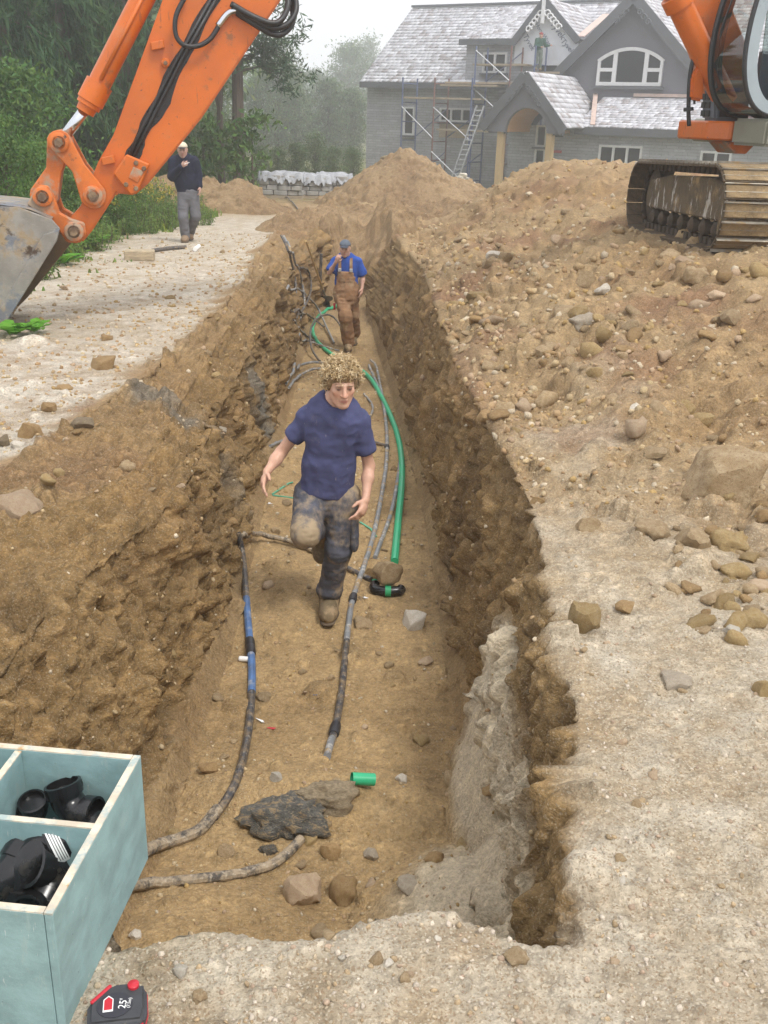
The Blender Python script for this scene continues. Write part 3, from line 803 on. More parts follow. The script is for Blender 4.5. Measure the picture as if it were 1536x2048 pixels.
# the many small crumbs and pebbles
def pebbles():
    V0, T0 = _ICO[1]; Vs = []; Ts = []; cols = []; off = 0
    pal = np.array([(.42, .30, .16), (.48, .36, .20), (.34, .22, .11), (.46, .36, .22), (.54, .45, .32), (.42, .30, .19), (.40, .27, .11), (.38, .26, .14)], np.float32)
    shapes = [rock_shape(900 + k, 1, 7, .22, (.4, .8))[0] for k in range(10)]
    for mask, n, seed, y0, y1, a, b in ((_sp, 2600, 11, 3.5, 22, .008, .036), (GZ['floor'], 1100, 12, 2.8, 14, .006, .02), (GZ['front'], 1500, 13, 1.3, 6, .0035, .014),
                                        (GZ['road'], 1300, 14, 4, 20, .008, .022), (GZ['shoulder'], 500, 15, 2.5, 16, .007, .024), (GZ['wall'], 320, 16, 2.5, 14, .007, .022)):
        idx, r = pick(mask, n, seed, y0, y1)
        P_ = GQ.reshape(-1, 3)[idx]; S = np.exp(r.uniform(math.log(a), math.log(b), len(idx))); S *= np.clip(P_[:, 1] / 6, .7, 1.6)
        for k in range(len(idx)):
            A = np.linalg.qr(r.normal(size=(3, 3)))[0]
            v = (shapes[r.integers(10)] * np.array([1, r.uniform(.7, 1), r.uniform(.5, .9)])) @ A.T * S[k] + P_[k]
            Vs.append(v); Ts.append(T0 + off); off += len(v)
            cols.append(np.repeat(((pal[r.integers(len(pal))] if mask is not GZ['front'] else pal[[0, 3, 4, 4, 5][r.integers(5)]] * np.array([1, 1.03, 1.15], np.float32)) * r.uniform(.75, 1.1))[None], len(v), 0))
    me = np_mesh('pebbles', np.concatenate(Vs), T=np.concatenate(Ts))
    cc = np.concatenate(cols); at = me.color_attributes.new('stone_colour', 'FLOAT_COLOR', 'POINT')
    at.data.foreach_set('color', np.concatenate([cc, np.ones((len(cc), 1), np.float32)], 1).ravel().astype(np.float32))
    m, nt, b = nmat('pebble_mix'); vc = nd(nt, 'ShaderNodeVertexColor', layer_name='stone_colour')
    n1 = noise(nt, 120, 4, .7, objvec(nt)); k = ramp(nt, n1, .3, .7, .75, 1.2)
    sm = nd(nt, 'ShaderNodeVectorMath', operation='SCALE'); nt.links.new(vc.outputs[0], sm.inputs[0]); nt.links.new(k, sm.inputs['Scale'])
    nt.links.new(sm.outputs[0], b.inputs['Base Color']); b.inputs['Roughness'].default_value = .92; bump(nt, b, n1, .5, .006)
    o = link('pebbles', me, m); tag(o, 'countless small pebbles and soil crumbs strewn over banks and floor', 'pebbles', kind='stuff')
pebbles()
# ================================================================== the house
H_TH = math.radians(32); H_Y = 62.0; HK = H_Y / 54.0
H_E = Vector((math.cos(H_TH), -math.sin(H_TH), 0)); H_D = Vector((math.sin(H_TH), math.cos(H_TH), 0))
H_A = P(735, 330, H_Y); H_ZB = -2.55
H_A = Vector((H_A.x, H_A.y, 0))
def hp(px, py, dep):
    """house coordinates (along the front, height above its base) of a pixel on the plane set back by dep"""
    O = Vector((0, 0, CAM_H)); r = _F + _R * ((px - 768) / FPX) - _U * ((py - 1024) / FPX)
    k = (H_A + H_D * dep - O).dot(H_D) / r.dot(H_D); q = O + r * k
    return (q - H_A).dot(H_E), q.z - H_ZB
house = empty('house', (H_A.x, H_A.y, H_ZB), -H_TH)
tag(house, 'grey stone house with steep shingled roofs under construction behind the soil heaps', 'house')

def mat_stonewall():
    m, nt, b = nmat('ledge_stone'); v = objvec(nt, (1, 1, 1))
    sp = nd(nt, 'ShaderNodeSeparateXYZ'); nt.links.new(v, sp.inputs[0]); cb = nd(nt, 'ShaderNodeCombineXYZ')
    ad = nd(nt, 'ShaderNodeMath', operation='ADD'); nt.links.new(sp.outputs[0], ad.inputs[0]); nt.links.new(sp.outputs[1], ad.inputs[1])
    nt.links.new(ad.outputs[0], cb.inputs[0]); nt.links.new(sp.outputs[2], cb.inputs[1])
    br = nd(nt, 'ShaderNodeTexBrick'); nt.links.new(cb.outputs[0], br.inputs['Vector'])
    for k, x in (('Scale', 1.0), ('Mortar Size', .012), ('Brick Width', .55), ('Row Height', .135), ('Bias', 0.0)): br.inputs[k].default_value = x
    br.inputs['Color1'].default_value = (.46, .47, .50, 1); br.inputs['Color2'].default_value = (.30, .31, .335, 1); br.inputs['Mortar'].default_value = (.2, .2, .21, 1)
    br.offset = .37; br.squash = 1.6; br.squash_frequency = 3
    n1 = noise(nt, .8, 4, .6, v); n2 = noise(nt, 9, 4, .6, v)
    col = mix(nt, ramp(nt, n2, .35, .7), br.outputs[0], (.38, .38, .40)); k = ramp(nt, n1, .3, .7, .9, 1.12)
    s = nd(nt, 'ShaderNodeVectorMath', operation='SCALE'); nt.links.new(col, s.inputs[0]); nt.links.new(k, s.inputs['Scale'])
    nt.links.new(s.outputs[0], b.inputs['Base Color']); b.inputs['Roughness'].default_value = .9
    bump(nt, b, br.outputs[1], -.6, .03); return m
M_LEDGE = mat_stonewall()
M_STUCCO = pm('grey_stucco', (.15, .147, .168), .9, var=.08, vscale=1.2, bmp=(30, .2))
M_FASCIA = pm('grey_fascia', (.095, .10, .11), .6, var=.1, vscale=2)
M_WINW = pm('white_window_frame', (.72, .72, .72), .45, var=.05)
def mat_glass_dark():
    m, nt, b = nmat('window_glass'); b.inputs['Base Color'].default_value = (.02, .024, .026, 1); b.inputs['Roughness'].default_value = .08; b.inputs['Specular IOR Level'].default_value = .6
    return m
M_PANE = mat_glass_dark()
M_WRAP = pm('white_house_wrap', (.70, .72, .76), .5, var=.06, vscale=1.5, bmp=(6, .5, .05))
M_WRAPTXT = pm('house_wrap_print', (.10, .13, .2), .6, var=.02)
M_OSB = pm('plywood_board', (.40, .32, .21), .85, var=.15, vscale=12)
M_TIMBER = pm('new_timber', (.52, .37, .19), .75, var=.12, vscale=7, stretch=(6, 6, .7))
M_CEDAR = pm('cedar_ceiling', (.62, .34, .13), .55, var=.2, vscale=5, stretch=(1, 8, 8))
M_COPPER = pm('pink_flashing', (.58, .44, .38), .5, var=.12, vscale=5)
M_SHEATH = pm('red_tape', (.45, .07, .06), .6, var=.08)
M_TRIMW = pm('white_trim', (.75, .75, .76), .5, var=.04)
def mat_shake():
    m, nt, b = nmat('cedar_shakes'); vc = nd(nt, 'ShaderNodeVertexColor', layer_name='shake_colour')
    n1 = noise(nt, 14, 4, .6, objvec(nt, (3, 1, 1))); k = ramp(nt, n1, .3, .7, .85, 1.12)
    s = nd(nt, 'ShaderNodeVectorMath', operation='SCALE'); nt.links.new(vc.outputs[0], s.inputs[0]); nt.links.new(k, s.inputs['Scale'])
    nt.links.new(s.outputs[0], b.inputs['Base Color']); b.inputs['Roughness'].default_value = .5; return m
M_SHAKE = mat_shake()

def hpart(name, mb, mat, parent=None, bevel=0):
    return mb.build(name, mat, parent or house, bevel)

def shakes(name, EL, ER, TR, TL, parent, seed, row=.27, wid=.30, thick=.05):
    """roof slope EL-ER-TR-TL (eave left/right, top right/left) with its sheet and single shakes"""
    EL, ER, TR, TL = (np.array(q, float) for q in (EL, ER, TR, TL))
    nrm = np.cross(ER - EL, TL - EL); nrm /= np.linalg.norm(nrm)
    if nrm[2] < 0: nrm = -nrm
    sheet = MB(); a = [EL, ER, TR, TL]
    sheet.add([tuple(q) for q in a] + [tuple(q - nrm * .12) for q in a], [(0, 1, 2, 3), (7, 6, 5, 4), (0, 4, 5, 1), (1, 5, 6, 2), (2, 6, 7, 3), (3, 7, 4, 0)])
    so_ = sheet.build(name, M_FASCIA, parent)
    H = np.linalg.norm((TL + TR) / 2 - (EL + ER) / 2); n = int(H / row); r = np.random.default_rng(seed)
    V = []; Q = []; Cc = []
    for i in range(n):
        t0 = i / n; t1 = min(1.0, (i + 1.25) / n)
        L0, R0_ = EL + (TL - EL) * t0, ER + (TR - ER) * t0; L1, R1 = EL + (TL - EL) * t1, ER + (TR - ER) * t1
        W = np.linalg.norm(R0_ - L0); x = -r.uniform(0, wid * .6); edges = []
        while x < W: 
            w = wid * r.uniform(.6, 1.4); edges.append((max(0, x), min(W, x + w * .95))); x += w
        for (u0, u1) in edges:
            if u1 - u0 < .04 or W < .1: continue
            f0, f1 = u0 / W, u1 / W; dj = r.uniform(-.012, .012)
            th = thick * r.uniform(.7, 1.3)
            dn = (EL - TL) / np.linalg.norm(EL - TL) * dj
            b = [L0 + (R0_ - L0) * f0 + dn, L0 + (R0_ - L0) * f1 + dn, L1 + (R1 - L1) * f1, L1 + (R1 - L1) * f0]
            q = [b[0] + nrm * .012, b[1] + nrm * .012, b[0] + nrm * (th + .012), b[1] + nrm * (th + .012), b[2] + nrm * .016, b[3] + nrm * .016]
            k = len(V); V += q
            Q += [(k + 2, k + 3, k + 4, k + 5), (k, k + 1, k + 3, k + 2), (k, k + 2, k + 5, k + 5), (k + 1, k + 4, k + 4, k + 3)]
            c = np.array([(.58, .58, .61), (.68, .68, .71), (.48, .46, .48), (.40, .365, .37), (.53, .52, .54)])[r.choice(5, p=[.3, .25, .2, .1, .15])] * r.uniform(.85, 1.1)
            Cc += [c] * 6
    qs = [q for q in Q if len(set(q)) == 4]; ts = [tuple(dict.fromkeys(q)) for q in Q if len(set(q)) == 3]
    me = np_mesh('shakes', np.array(V), qs, ts)
    at = me.color_attributes.new('shake_colour', 'FLOAT_COLOR', 'POINT'); Cc = np.array(Cc, np.float32)
    at.data.foreach_set('color', np.concatenate([Cc, np.ones((len(Cc), 1), np.float32)], 1).ravel())
    o = link('shakes', me, M_SHAKE, so_); o['kind'] = 'stuff'
    return so_

# --- main block on the left
D_EAVE = -.5 * HK
s_l = hp(735, 170, 0)[0]; s_v = hp(720, 164, D_EAVE)[0]; z_e = hp(720, 164, D_EAVE)[1]
w_r = 4.25 * HK; z_r = hp(826, 17, w_r)[1]
S_END = 22.5 * HK
m = MB(); m.box(((s_l + S_END) / 2, w_r, z_e / 2), (S_END - s_l, 2 * w_r, z_e)); hpart('wall', m, M_LEDGE)
shakes('roof', (s_v, D_EAVE, z_e), (S_END, D_EAVE, z_e), (S_END, w_r, z_r), (s_v, w_r, z_r), house, 1)
m = MB(); m.add([(s_v, w_r, z_r), (S_END, w_r, z_r), (S_END, 2 * w_r + .5, z_e), (s_v, 2 * w_r + .5, z_e)], [(0, 1, 2, 3)]); hpart('roof', m, M_FASCIA)
m = MB(); m.bar((s_v, D_EAVE - .03, z_e - .14), (S_END, D_EAVE - .03, z_e - .14), .06, .3); hpart('fascia_board', m, M_FASCIA)
m = MB(); m.bar((s_v, w_r, z_r + .1), (S_END, w_r, z_r + .1), .35, .12); hpart('ridge_cap', m, M_FASCIA)
m = MB(); m.add([(s_l + .01, 0, z_e), (s_l + .01, 2 * w_r, z_e), (s_l + .01, w_r, z_r - .2)], [(0, 1, 2)]); hpart('gable_wall', m, M_LEDGE)

def window(px0, px1, py0, py1, dep, cols, proud=.05, parent=None, fw=.10, rows=None):
    """white framed window; px along its middle height, py at its left side"""
    s0, z1 = hp(px0, py0, dep); s1, _ = hp(px1, py0, dep); _, z0 = hp(px0, py1, dep)
    return window_sz(s0, s1, z0, z1, dep, cols, proud, fw, rows)
def window_sz(s0, s1, z0, z1, dep, cols, proud=.05, fw=.10, rows=None):
    fr = MB(); y = dep - proud
    for (a, b, c, d) in ((s0, s1, z0, z0 + fw), (s0, s1, z1 - fw, z1), (s0, s0 + fw, z0 + fw, z1 - fw), (s1 - fw, s1, z0 + fw, z1 - fw)):
        fr.box(((a + b) / 2, y, (c + d) / 2), (b - a, .12, d - c))
    W = (s1 - s0 - fw) / cols
    for k in range(1, cols):
        fr.box((s0 + fw / 2 + W * k, y + .003, (z0 + z1) / 2), (fw * 1.1, .11, z1 - z0 - 2 * fw - .004))
    f = hpart('window', fr, M_WINW)
    for k in range(cols):
        g = MB(); a = s0 + fw / 2 + W * k
        g.box((a + W / 2, dep - .012, (z0 + z1) / 2), (W - fw * .6, .02, z1 - z0 - fw)); hpart('pane', g, M_PANE, f)
    sl_ = MB(); sl_.box(((s0 + s1) / 2, y - .06, z0 - .06), (s1 - s0 + .2, .26, .09)); hpart('sill', sl_, M_FASCIA, f)
    return f
window(809, 831, 213, 270, 0, 1)
window(881, 950, 215, 243, 0, 3)
s0, z1 = hp(880, 245, 0); s1, z0 = hp(941, 277, 0)
m = MB(); m.box(((s0 + s1) / 2, -.03, (z0 + z1) / 2), (s1 - s0, .05, z1 - z0)); hpart('plywood_panel', m, M_OSB)

# --- upper storey bay with the wrapped gable
DB = -.35 * HK
sb0 = hp(932, 120, DB)[0]; sb1 = hp(1175, 120, DB)[0]; zb1 = hp(932, 84, DB)[1]
m = MB(); m.box(((sb0 + sb1) / 2, DB + 2.2, (z_e - .4 + zb1) / 2), (sb1 - sb0, 4.4, zb1 - z_e + .4)); hpart('bay_wall', m, M_LEDGE)
de = DB - .45; se0, ze = hp(919, 79, de); se1 = hp(1029, 79, de)[0]
shakes('bay_roof', (se0, de, ze), (se1, de, ze), (se1, w_r, z_r - .02), (se0, w_r, z_r - .02), house, 2)
m = MB(); m.bar((se0, de - .03, ze - .13), (se1, de - .03, ze - .13), .06, .28); hpart('fascia_board', m, M_FASCIA)
window(968, 1016, 105, 146, DB, 2)
dg = DB - .5
ga = hp(1091, -4, dg); gl = hp(1022, 87, dg); gr_ = hp(1158, 78, dg)
gw = MB(); gdep = DB - .25
gw.prism([(gl[0] + .1, gl[1] - .1), (gr_[0] - .1, gl[1] - .1), (ga[0], ga[1] - .3)], (0, 0, 0), (1, 0, 0), (0, 0, 1), (0, 1, 0), gdep, gdep + 1); wrapw = hpart('wrapped_gable', gw, M_WRAP)
s0, z1 = hp(1062, 85, gdep); s1, z0 = hp(1150, 100, gdep)
zz = gl[1] - .1
m = MB(); m.box(((gl[0] + gr_[0]) / 2, gdep + .3, zz - .45), (gr_[0] - gl[0] - .2, .55, .9)); hpart('wrapped_strip', m, M_WRAP)
shakes('gable_roof', (gl[0] - .1, dg, gl[1]), (ga[0], dg, ga[1]), (ga[0], w_r, ga[1]), (gl[0] - .1, w_r, gl[1]), house, 3) if False else None
def slope(name, a, b, d0, d1, seed):
    """roof slope with eave at a=(s,z) and ridge at b=(s,z), running back from d0 to d1"""
    if a[0] < b[0]: shakes(name, (a[0], d1, a[1]), (a[0], d0, a[1]), (b[0], d0, b[1]), (b[0], d1, b[1]), house, seed)
    else: shakes(name, (a[0], d0, a[1]), (a[0], d1, a[1]), (b[0], d1, b[1]), (b[0], d0, b[1]), house, seed)
slope('gable_roof', gl, ga, dg, w_r, 3); slope('gable_roof', gr_, ga, dg, w_r, 4)
def rake(a, b, dep, w=.34, t=.09, mat=M_FASCIA):
    m = MB(); m.bar((a[0], dep - .06, a[1] - w * .35), (b[0], dep - .06, b[1] - w * .35), t, w, up=(0, 0, 1)); return hpart('rake_board', m, mat)
rake(gl, ga, dg); rake(gr_, ga, dg)
# scroll trim and finial in the gable top
def scrolls(ap, l, r_, dep, frac, n, mat, sz):
    for side in (l, r_):
        for k in range(n):
            m = MB()
            t = .06 + frac * (k + .5) / n; cx = ap[0] + (side[0] - ap[0]) * t; cz = ap[1] - .38 + (side[1] - ap[1]) * t - sz * .7
            pts = [Vector((cx + math.cos(a) * sz * (1 - a / 9), dep - .1, cz + math.sin(a) * sz * (1 - a / 9))) for a in np.linspace(0, 6.6, 12)]
            m.tube(pts, sz * .22, 6); hpart('scroll_trim', m, mat)
scrolls(ga, gl, gr_, dg, .42, 5, M_TRIMW, .19)
m = MB(); m.box((ga[0], dg - .14, ga[1] - .2), (.16, .12, 1.9)); hpart('finial', m, M_TRIMW)
# valley flashing right of the wrapped gable
m = MB(); m.bar((gr_[0] + .02, dg + .1, gr_[1] + .12), (gr_[0] - .5, w_r * .75, gr_[1] + 1.5), .4, .04); hpart('flashing', m, M_COPPER)
# dark slab drawn as the shade of the hole below the wrap, with its plywood arch
s0, z1 = hp(1081, 102, DB); s1, z0 = hp(1113, 143, DB)
arc = [(s0, z0), (s1, z0), (s1, z1 - .15)] + [((s0 + s1) / 2 + math.cos(a) * (s1 - s0) / 2, z1 - .15 + math.sin(a) * .22) for a in np.linspace(.3, 2.84, 7)] + [(s0, z1 - .15)]
m = MB(); m.prism(arc, (0, 0, 0), (1, 0, 0), (0, 0, 1), (0, 1, 0), DB - .03, DB + .02); hpart('window_opening', m, M_PANE)
m = MB()
for q0, q1 in zip(arc[2:-1], arc[3:]): m.bar((q0[0], DB - .1, q0[1] + .06), (q1[0], DB - .1, q1[1] + .06), .16, .14)
hpart('plywood_arch', m, M_OSB)
# print on the wrap
def wrap_text(txt, px, py, size, ang, mat=M_WRAPTXT, dep=None):
    cu = bpy.data.curves.new('print', 'FONT'); cu.body = txt; cu.size = size; cu.align_x = 'CENTER'; cu.align_y = 'CENTER'; cu.shear = .25; cu.extrude = .004
    to = bpy.data.objects.new('print_tmp', cu); C.objects.link(to)
    me = bpy.data.meshes.new_from_object(to.evaluated_get(bpy.context.evaluated_depsgraph_get())); bpy.data.objects.remove(to); bpy.data.curves.remove(cu)
    o = link('wrap_print', me, mat, wrapw); s, z = hp(px, py, gdep)
    o.rotation_euler = Euler((math.radians(90), math.radians(-ang), 0), 'XYZ'); o.rotation_euler = (Matrix.Rotation(math.radians(ang), 4, 'Y') @ Matrix.Rotation(math.radians(90), 4, 'X')).to_euler()
    o.location = (s, gdep - .012, z); return o
wrap_text('Tyvek', 1115, 60, .42, 46)
wrap_text('HomeWrap', 1086, 68, .27, 50)
wrap_text('Tyvek', 1058, 84, .36, 52)
wrap_text('Tyvek', 1135, 92, .36, 42)

# --- big dark gable
DG = -1.2 * HK
A1 = hp(1270, -15, DG - .5); L1 = hp(1104, 152, DG - .5); R1 = hp(1424, 172, DG - .5)
ctr = A1[0]; hw = max(ctr - L1[0], R1[0] - ctr); zl = L1[1]; zr = R1[1]
zbot = hp(1300, 202, DG)[1]
m = MB(); m.prism([(L1[0] + .3, zbot - 1.5), (R1[0] - .3, zbot - 1.5), (R1[0] - .3, zr + .1), (A1[0], A1[1] - .35), (L1[0] + .3, zl + .1)], (0, 0, 0), (1, 0, 0), (0, 0, 1), (0, 1, 0), DG, DG + 9); hpart('gable_wall', m, M_STUCCO)
slope('gable_roof', L1, A1, DG - .5, 7, 5); slope('gable_roof', R1, A1, DG - .5, 7, 6)
rake(L1, A1, DG - .5, .45); rake(R1, A1, DG - .5, .45)
scrolls(A1, L1, R1, DG - .5, .16, 3, M_FASCIA, .16)
# arched window
ws0 = hp(1194, 160, DG)[0]; ws1 = hp(1324, 160, DG)[0]; wz0 = hp(1194, 171, DG)[1]; wzs = hp(1194, 120, DG)[1]; wzt = hp(1260, 95, DG)[1]
wc = (ws0 + ws1) / 2; hwid = (ws1 - ws0) / 2; rise = wzt - wzs; rad = (hwid ** 2 + rise ** 2) / (2 * rise)
def arch_z(s): return wzt - rad + math.sqrt(max(0, rad * rad - (s - wc) ** 2))
fr = MB(); fy = DG - .06
ss = np.linspace(ws0, ws1, 17)
for a, b in zip(ss[:-1], ss[1:]): fr.bar((a, fy, arch_z(a) - .06), (b, fy, arch_z(b) - .06), .12, .15)
fr.box((wc, fy, wz0 + .08), (ws1 - ws0, .12, .16)); fr.box((ws0 + .07, fy + .002, (wz0 + wzs) / 2), (.14, .118, wzs - wz0 - .02)); fr.box((ws1 - .07, fy + .002, (wz0 + wzs) / 2), (.14, .118, wzs - wz0 - .02))
mull = (hp(1229, 150, DG)[0], hp(1291, 150, DG)[0])
for s in mull: fr.box((s, fy + .004, (wz0 + arch_z(s)) / 2), (.2, .11, arch_z(s) - wz0 - .15))
zc = wz0 + (wzs - wz0) * .62
for a, b in ((ws0 + .1, mull[0] - .08), (mull[1] + .08, ws1 - .1)): fr.box(((a + b) / 2, fy + .006, zc), (b - a, .10, .16))
aw = hpart('arched_window', fr, M_WINW)
def pane_strip(a, b, z0, zf):
    g = MB(); n = 8; t = np.linspace(a, b, n)
    poly = [(x, z0) for x in (a, b)] + [(x, zf(x)) for x in t[::-1]]
    g.prism(poly, (0, 0, 0), (1, 0, 0), (0, 0, 1), (0, 1, 0), DG - .025, DG + .01); hpart('pane', g, M_PANE, aw)
pane_strip(mull[0] + .05, mull[1] - .05, wz0 + .1, lambda x: arch_z(x) - .05)
for a, b in ((ws0 + .1, mull[0] - .05), (mull[1] + .05, ws1 - .1)):
    pane_strip(a, b, zc + .05, lambda x: arch_z(x) - .05); pane_strip(a, b, wz0 + .1, lambda x: zc - .05)
m = MB(); m.box((wc, fy - .08, wz0 - .09), (ws1 - ws0 + .3, .3, .12)); hpart('sill', m, M_FASCIA, aw)

# --- lower right wing with skirt roof
DW = -3.6 * HK; DWE = -4.1 * HK
zle = hp(1190, 255, DWE)[1]; zlt = hp(1300, 196, DG)[1]
sw0 = hp(1016, 300, DW)[0]; sw1 = 24 * HK
m = MB(); m.box(((sw0 + sw1) / 2, (DW + 0) / 2, zle / 2), (sw1 - sw0, -DW, zle)); hpart('wing_wall', m, M_LEDGE)
s0 = hp(1150, 255, DWE)[0]
shakes('skirt_roof', (s0, DWE, zle), (sw1 + .5, DWE, zle), (sw1 + .5, DG - .02, zlt), (s0, DG - .02, zlt), house, 7)
m = MB(); m.bar((s0, DWE - .03, zle - .16), (sw1 + .5, DWE - .03, zle - .16), .06, .34); hpart('fascia_board', m, M_FASCIA)
m = MB(); m.bar((s0 + 1.5, DG - .06, zlt + .12), (R1[0], DG - .06, zlt + .12), .1, .14); hpart('flashing', m, M_COPPER)
window(1200, 1287, 289, 338, DW, 3); window(1403, 1466, 301, 350, DW, 2)

# --- porch
DP = -6 * HK
pa = hp(1053, 143, DP); pl = hp(966, 251, DP); pr = hp(1131, 256, DP)
pz = (pl[1] + pr[1]) / 2; pl = (pl[0], pz); pr = (pr[0], pz)
slope('porch_roof', pl, pa, DP - .1, DG - .02, 8); slope('porch_roof', pr, pa, DP - .1, DG - .02, 9)
rake(pl, pa, DP - .1, .42); rake(pr, pa, DP - .1, .42)
scrolls(pa, pl, pr, DP - .1, .36, 5, M_FASCIA, .13)
a0 = hp(1010, 250, DP)[0]; a1 = hp(1094, 250, DP)[0]; azt = hp(1050, 216, DP)[1]; azs = pz - .25
ac = (a0 + a1) / 2; ah = (a1 - a0) / 2
gm = MB(); nseg = 14; tt = np.linspace(0, math.pi, nseg + 1)
arcp = [(ac - ah * math.cos(t), azs + (azt - azs) * math.sin(t)) for t in tt]
outl = [(pl[0] + .25, azs), (pl[0] + .25, pz - .05)]
top = [(pa[0] + (pl[0] - pa[0]) * k, pa[1] - .25 + (pz - pa[1] + .2) * k) for k in (1, .75, .5, .25, 0)] + [(pa[0] + (pr[0] - pa[0]) * k, pa[1] - .25 + (pz - pa[1] + .2) * k) for k in (.25, .5, .75, 1)]
def rk(s):
    return (pa[1] - .25 + (pz - pa[1] + .2) * min(1, ((pa[0] - s) / (pa[0] - pl[0])) if s < pa[0] else ((s - pa[0]) / (pr[0] - pa[0]))))
sx = sorted([pl[0] + .2, pr[0] - .2, pa[0]] + [q[0] for q in arcp])
def lowz(s):
    if s <= a0 or s >= a1: return azs
    return azs + (azt - azs) * math.sqrt(max(0, 1 - ((s - ac) / ah) ** 2))
for s0_, s1_ in zip(sx[:-1], sx[1:]):
    if s1_ - s0_ < 1e-4: continue
    gm.prism([(s0_, lowz(s0_)), (s1_, lowz(s1_)), (s1_, rk(s1_)), (s0_, rk(s0_))], (0, 0, 0), (1, 0, 0), (0, 0, 1), (0, 1, 0), DP, DP + .25)
hpart('porch_gable', gm, M_STUCCO)
cv = MB(); V = []; F_ = []
for k, (s, z) in enumerate(arcp): V += [(s, DP + .26, z), (s, DW - .01, z)]
for k in range(nseg): F_.append((2 * k, 2 * k + 1, 2 * k + 3, 2 * k + 2))
cv.add(V, F_); hpart('vaulted_ceiling', cv, M_CEDAR)
for px, top_py in ((1001, 258), (1099, 262)):
    s = hp(px, 300, DP + .3)[0]; m = MB(); m.box((s, DP + .3, azs / 2), (.3, .3, azs)); hpart('porch_post', m, M_TIMBER)
m = MB(); m.bar((pl[0] + .2, DP + .3, azs + .02), (a0 - .02, DP + .3, azs + .02), .25, .18); m.bar((a1 + .02, DP + .3, azs + .02), (pr[0] - .2, DP + .3, azs + .02), .25, .18); hpart('porch_beam', m, M_FASCIA)
# entrance glazing
def ez(px, py): return hp(px, py, DW - .02)
for px0, px1, py0, py1 in ((1071, 1092, 250, 293), (1071, 1092, 297, 350)): window_sz(ez(px0, 300)[0], ez(px1, 300)[0], ez(px0, py1)[1], ez(px0, py0)[1], DW - .02, 1, fw=.08)
s0, s1 = ez(1096, 300)[0], ez(1124, 300)[0]
m = MB(); m.box(((s0 + s1) / 2, DW - .03, ez(1096, 262)[1]), (s1 - s0, .05, .5)); hpart('transom_pane', m, M_PANE)
m = MB(); m.box(((s0 + s1) / 2, DW - .05, 1.2), (s1 - s0, .08, 2.4)); dr = hpart('door', m, M_WINW)
m = MB(); m.box(((s0 + s1) / 2, DW - .095, 1.25), ((s1 - s0) * .74, .03, 1.9)); hpart('pane', m, M_PANE, dr)
m = MB()
m.box((s0 - .08, DW - .06, 2.0), (.1, .06, 4.0)); m.box(((s0 + s1) / 2, DW - .06, 2.75), (s1 - s0, .06, .12))
s2 = ez(1140, 300)[0]; m.box((s2, DW - .06, 1.9), (.5, .06, .12)); m.box((s2, DW - .06, 1.72), (.5, .06, .10)); hpart('red_tape', m, M_SHEATH)
# flashing where porch roof meets the skirt roof
fa = hp(1185, 252, DWE); fb = hp(1191, 190, DG); m = MB(); m.bar((fa[0], DWE, zle + .12), (fb[0], DG, zlt + .14), .22, .05); hpart('flashing', m, M_COPPER)

# ------------------------------------------------------------------ scaffold, ladder
M_SCAF = pm('blue_scaffold_steel', (.10, .13, .24), .5, .3, var=.2, vscale=8)
M_SCAFR = pm('rusty_scaffold_steel', (.20, .10, .08), .7, .2, var=.3, vscale=8)
M_ALU = pm('aluminium', (.55, .56, .58), .4, .6, var=.1)
M_PLANK = pm('weathered_plank', (.36, .29, .20), .85, var=.2, vscale=4, stretch=(1, 6, 6))
def hw_(s, dep, z):
    q = H_A + H_E * s + H_D * dep; return Vector((q.x, q.y, H_ZB + z))
def scaffold(name, label, pxs, z0, zt, dfront, depth, mats, brace):
    """ladder frames standing at the given pixels of their front legs"""
    ss_ = [hp(px, 250, dfront)[0] for px in pxs]
    r = empty(name, hw_(ss_[0], dfront, 0), -H_TH); tag(r, label, 'scaffold', 'scaffold towers on the house front')
    O = Vector((ss_[0], dfront, 0)); T = .045
    for i, s in enumerate(ss_):
        m = MB(); x = s - O.x
        m.tube([(x, 0, z0), (x, 0, zt)], T, 6); m.tube([(x, depth, z0), (x, depth, zt)], T, 6)
        n = int((zt - z0) / .95)
        for k in range(1, n + 1): m.tube([(x, .02, z0 + .95 * k), (x, depth - .02, z0 + .95 * k)], T * .75, 6)
        m.build('scaffold_frame', mats[i % 2], r)
    for (i, za, zb_) in brace:
        m = MB(); x0 = ss_[i] - O.x; x1 = ss_[i + 1] - O.x
        m.tube([(x0, -.05, za), (x1, -.05, zb_)], .032, 5); m.build('cross_brace', M_ALU, r)
        m = MB(); m.tube([(x0, depth + .05, zb_), (x1, depth + .05, za)], .032, 5); m.build('cross_brace', mats[0], r)
    return r, O
zg = 0.05
z165 = z_e + .2
r1, O1 = scaffold('scaffold', 'blue and rusty steel scaffold in front of the left stone wall', (803, 866, 940), zg, z165, -2.4, 1.5, (M_SCAF, M_SCAFR), [(0, 4.6, 3.1), (0, 2.4, .8), (1, 4.6, 3.1), (1, 2.4, .8)])
def plank(px0, px1, py, dep, w, root, O):
    s0, z = hp(px0, py, dep); s1, _ = hp(px1, py, dep); m = MB()
    m.bar((s0 - O.x, dep - O.y + w / 2, z), (s1 - O.x, dep - O.y + w / 2, z), w, .09); m.build('plank', M_PLANK, root)
plank(806, 960, 195, -2.35, .9, r1, O1); plank(872, 1020, 259, -2.35, .9, r1, O1); plank(880, 990, 170, -2.35, 1.2, r1, O1)
zz0 = z_e - .1
r2, O2 = scaffold('scaffold', 'upper scaffold stage beside the wrapped gable', (944, 1013, 1060), .05, hp(944, 92, -2.1)[1], -2.1, 1.3, (M_SCAF, M_SCAFR), [(0, z_e + 1.5, z_e + .1), (0, z_e - .3, z_e - 1.7)])
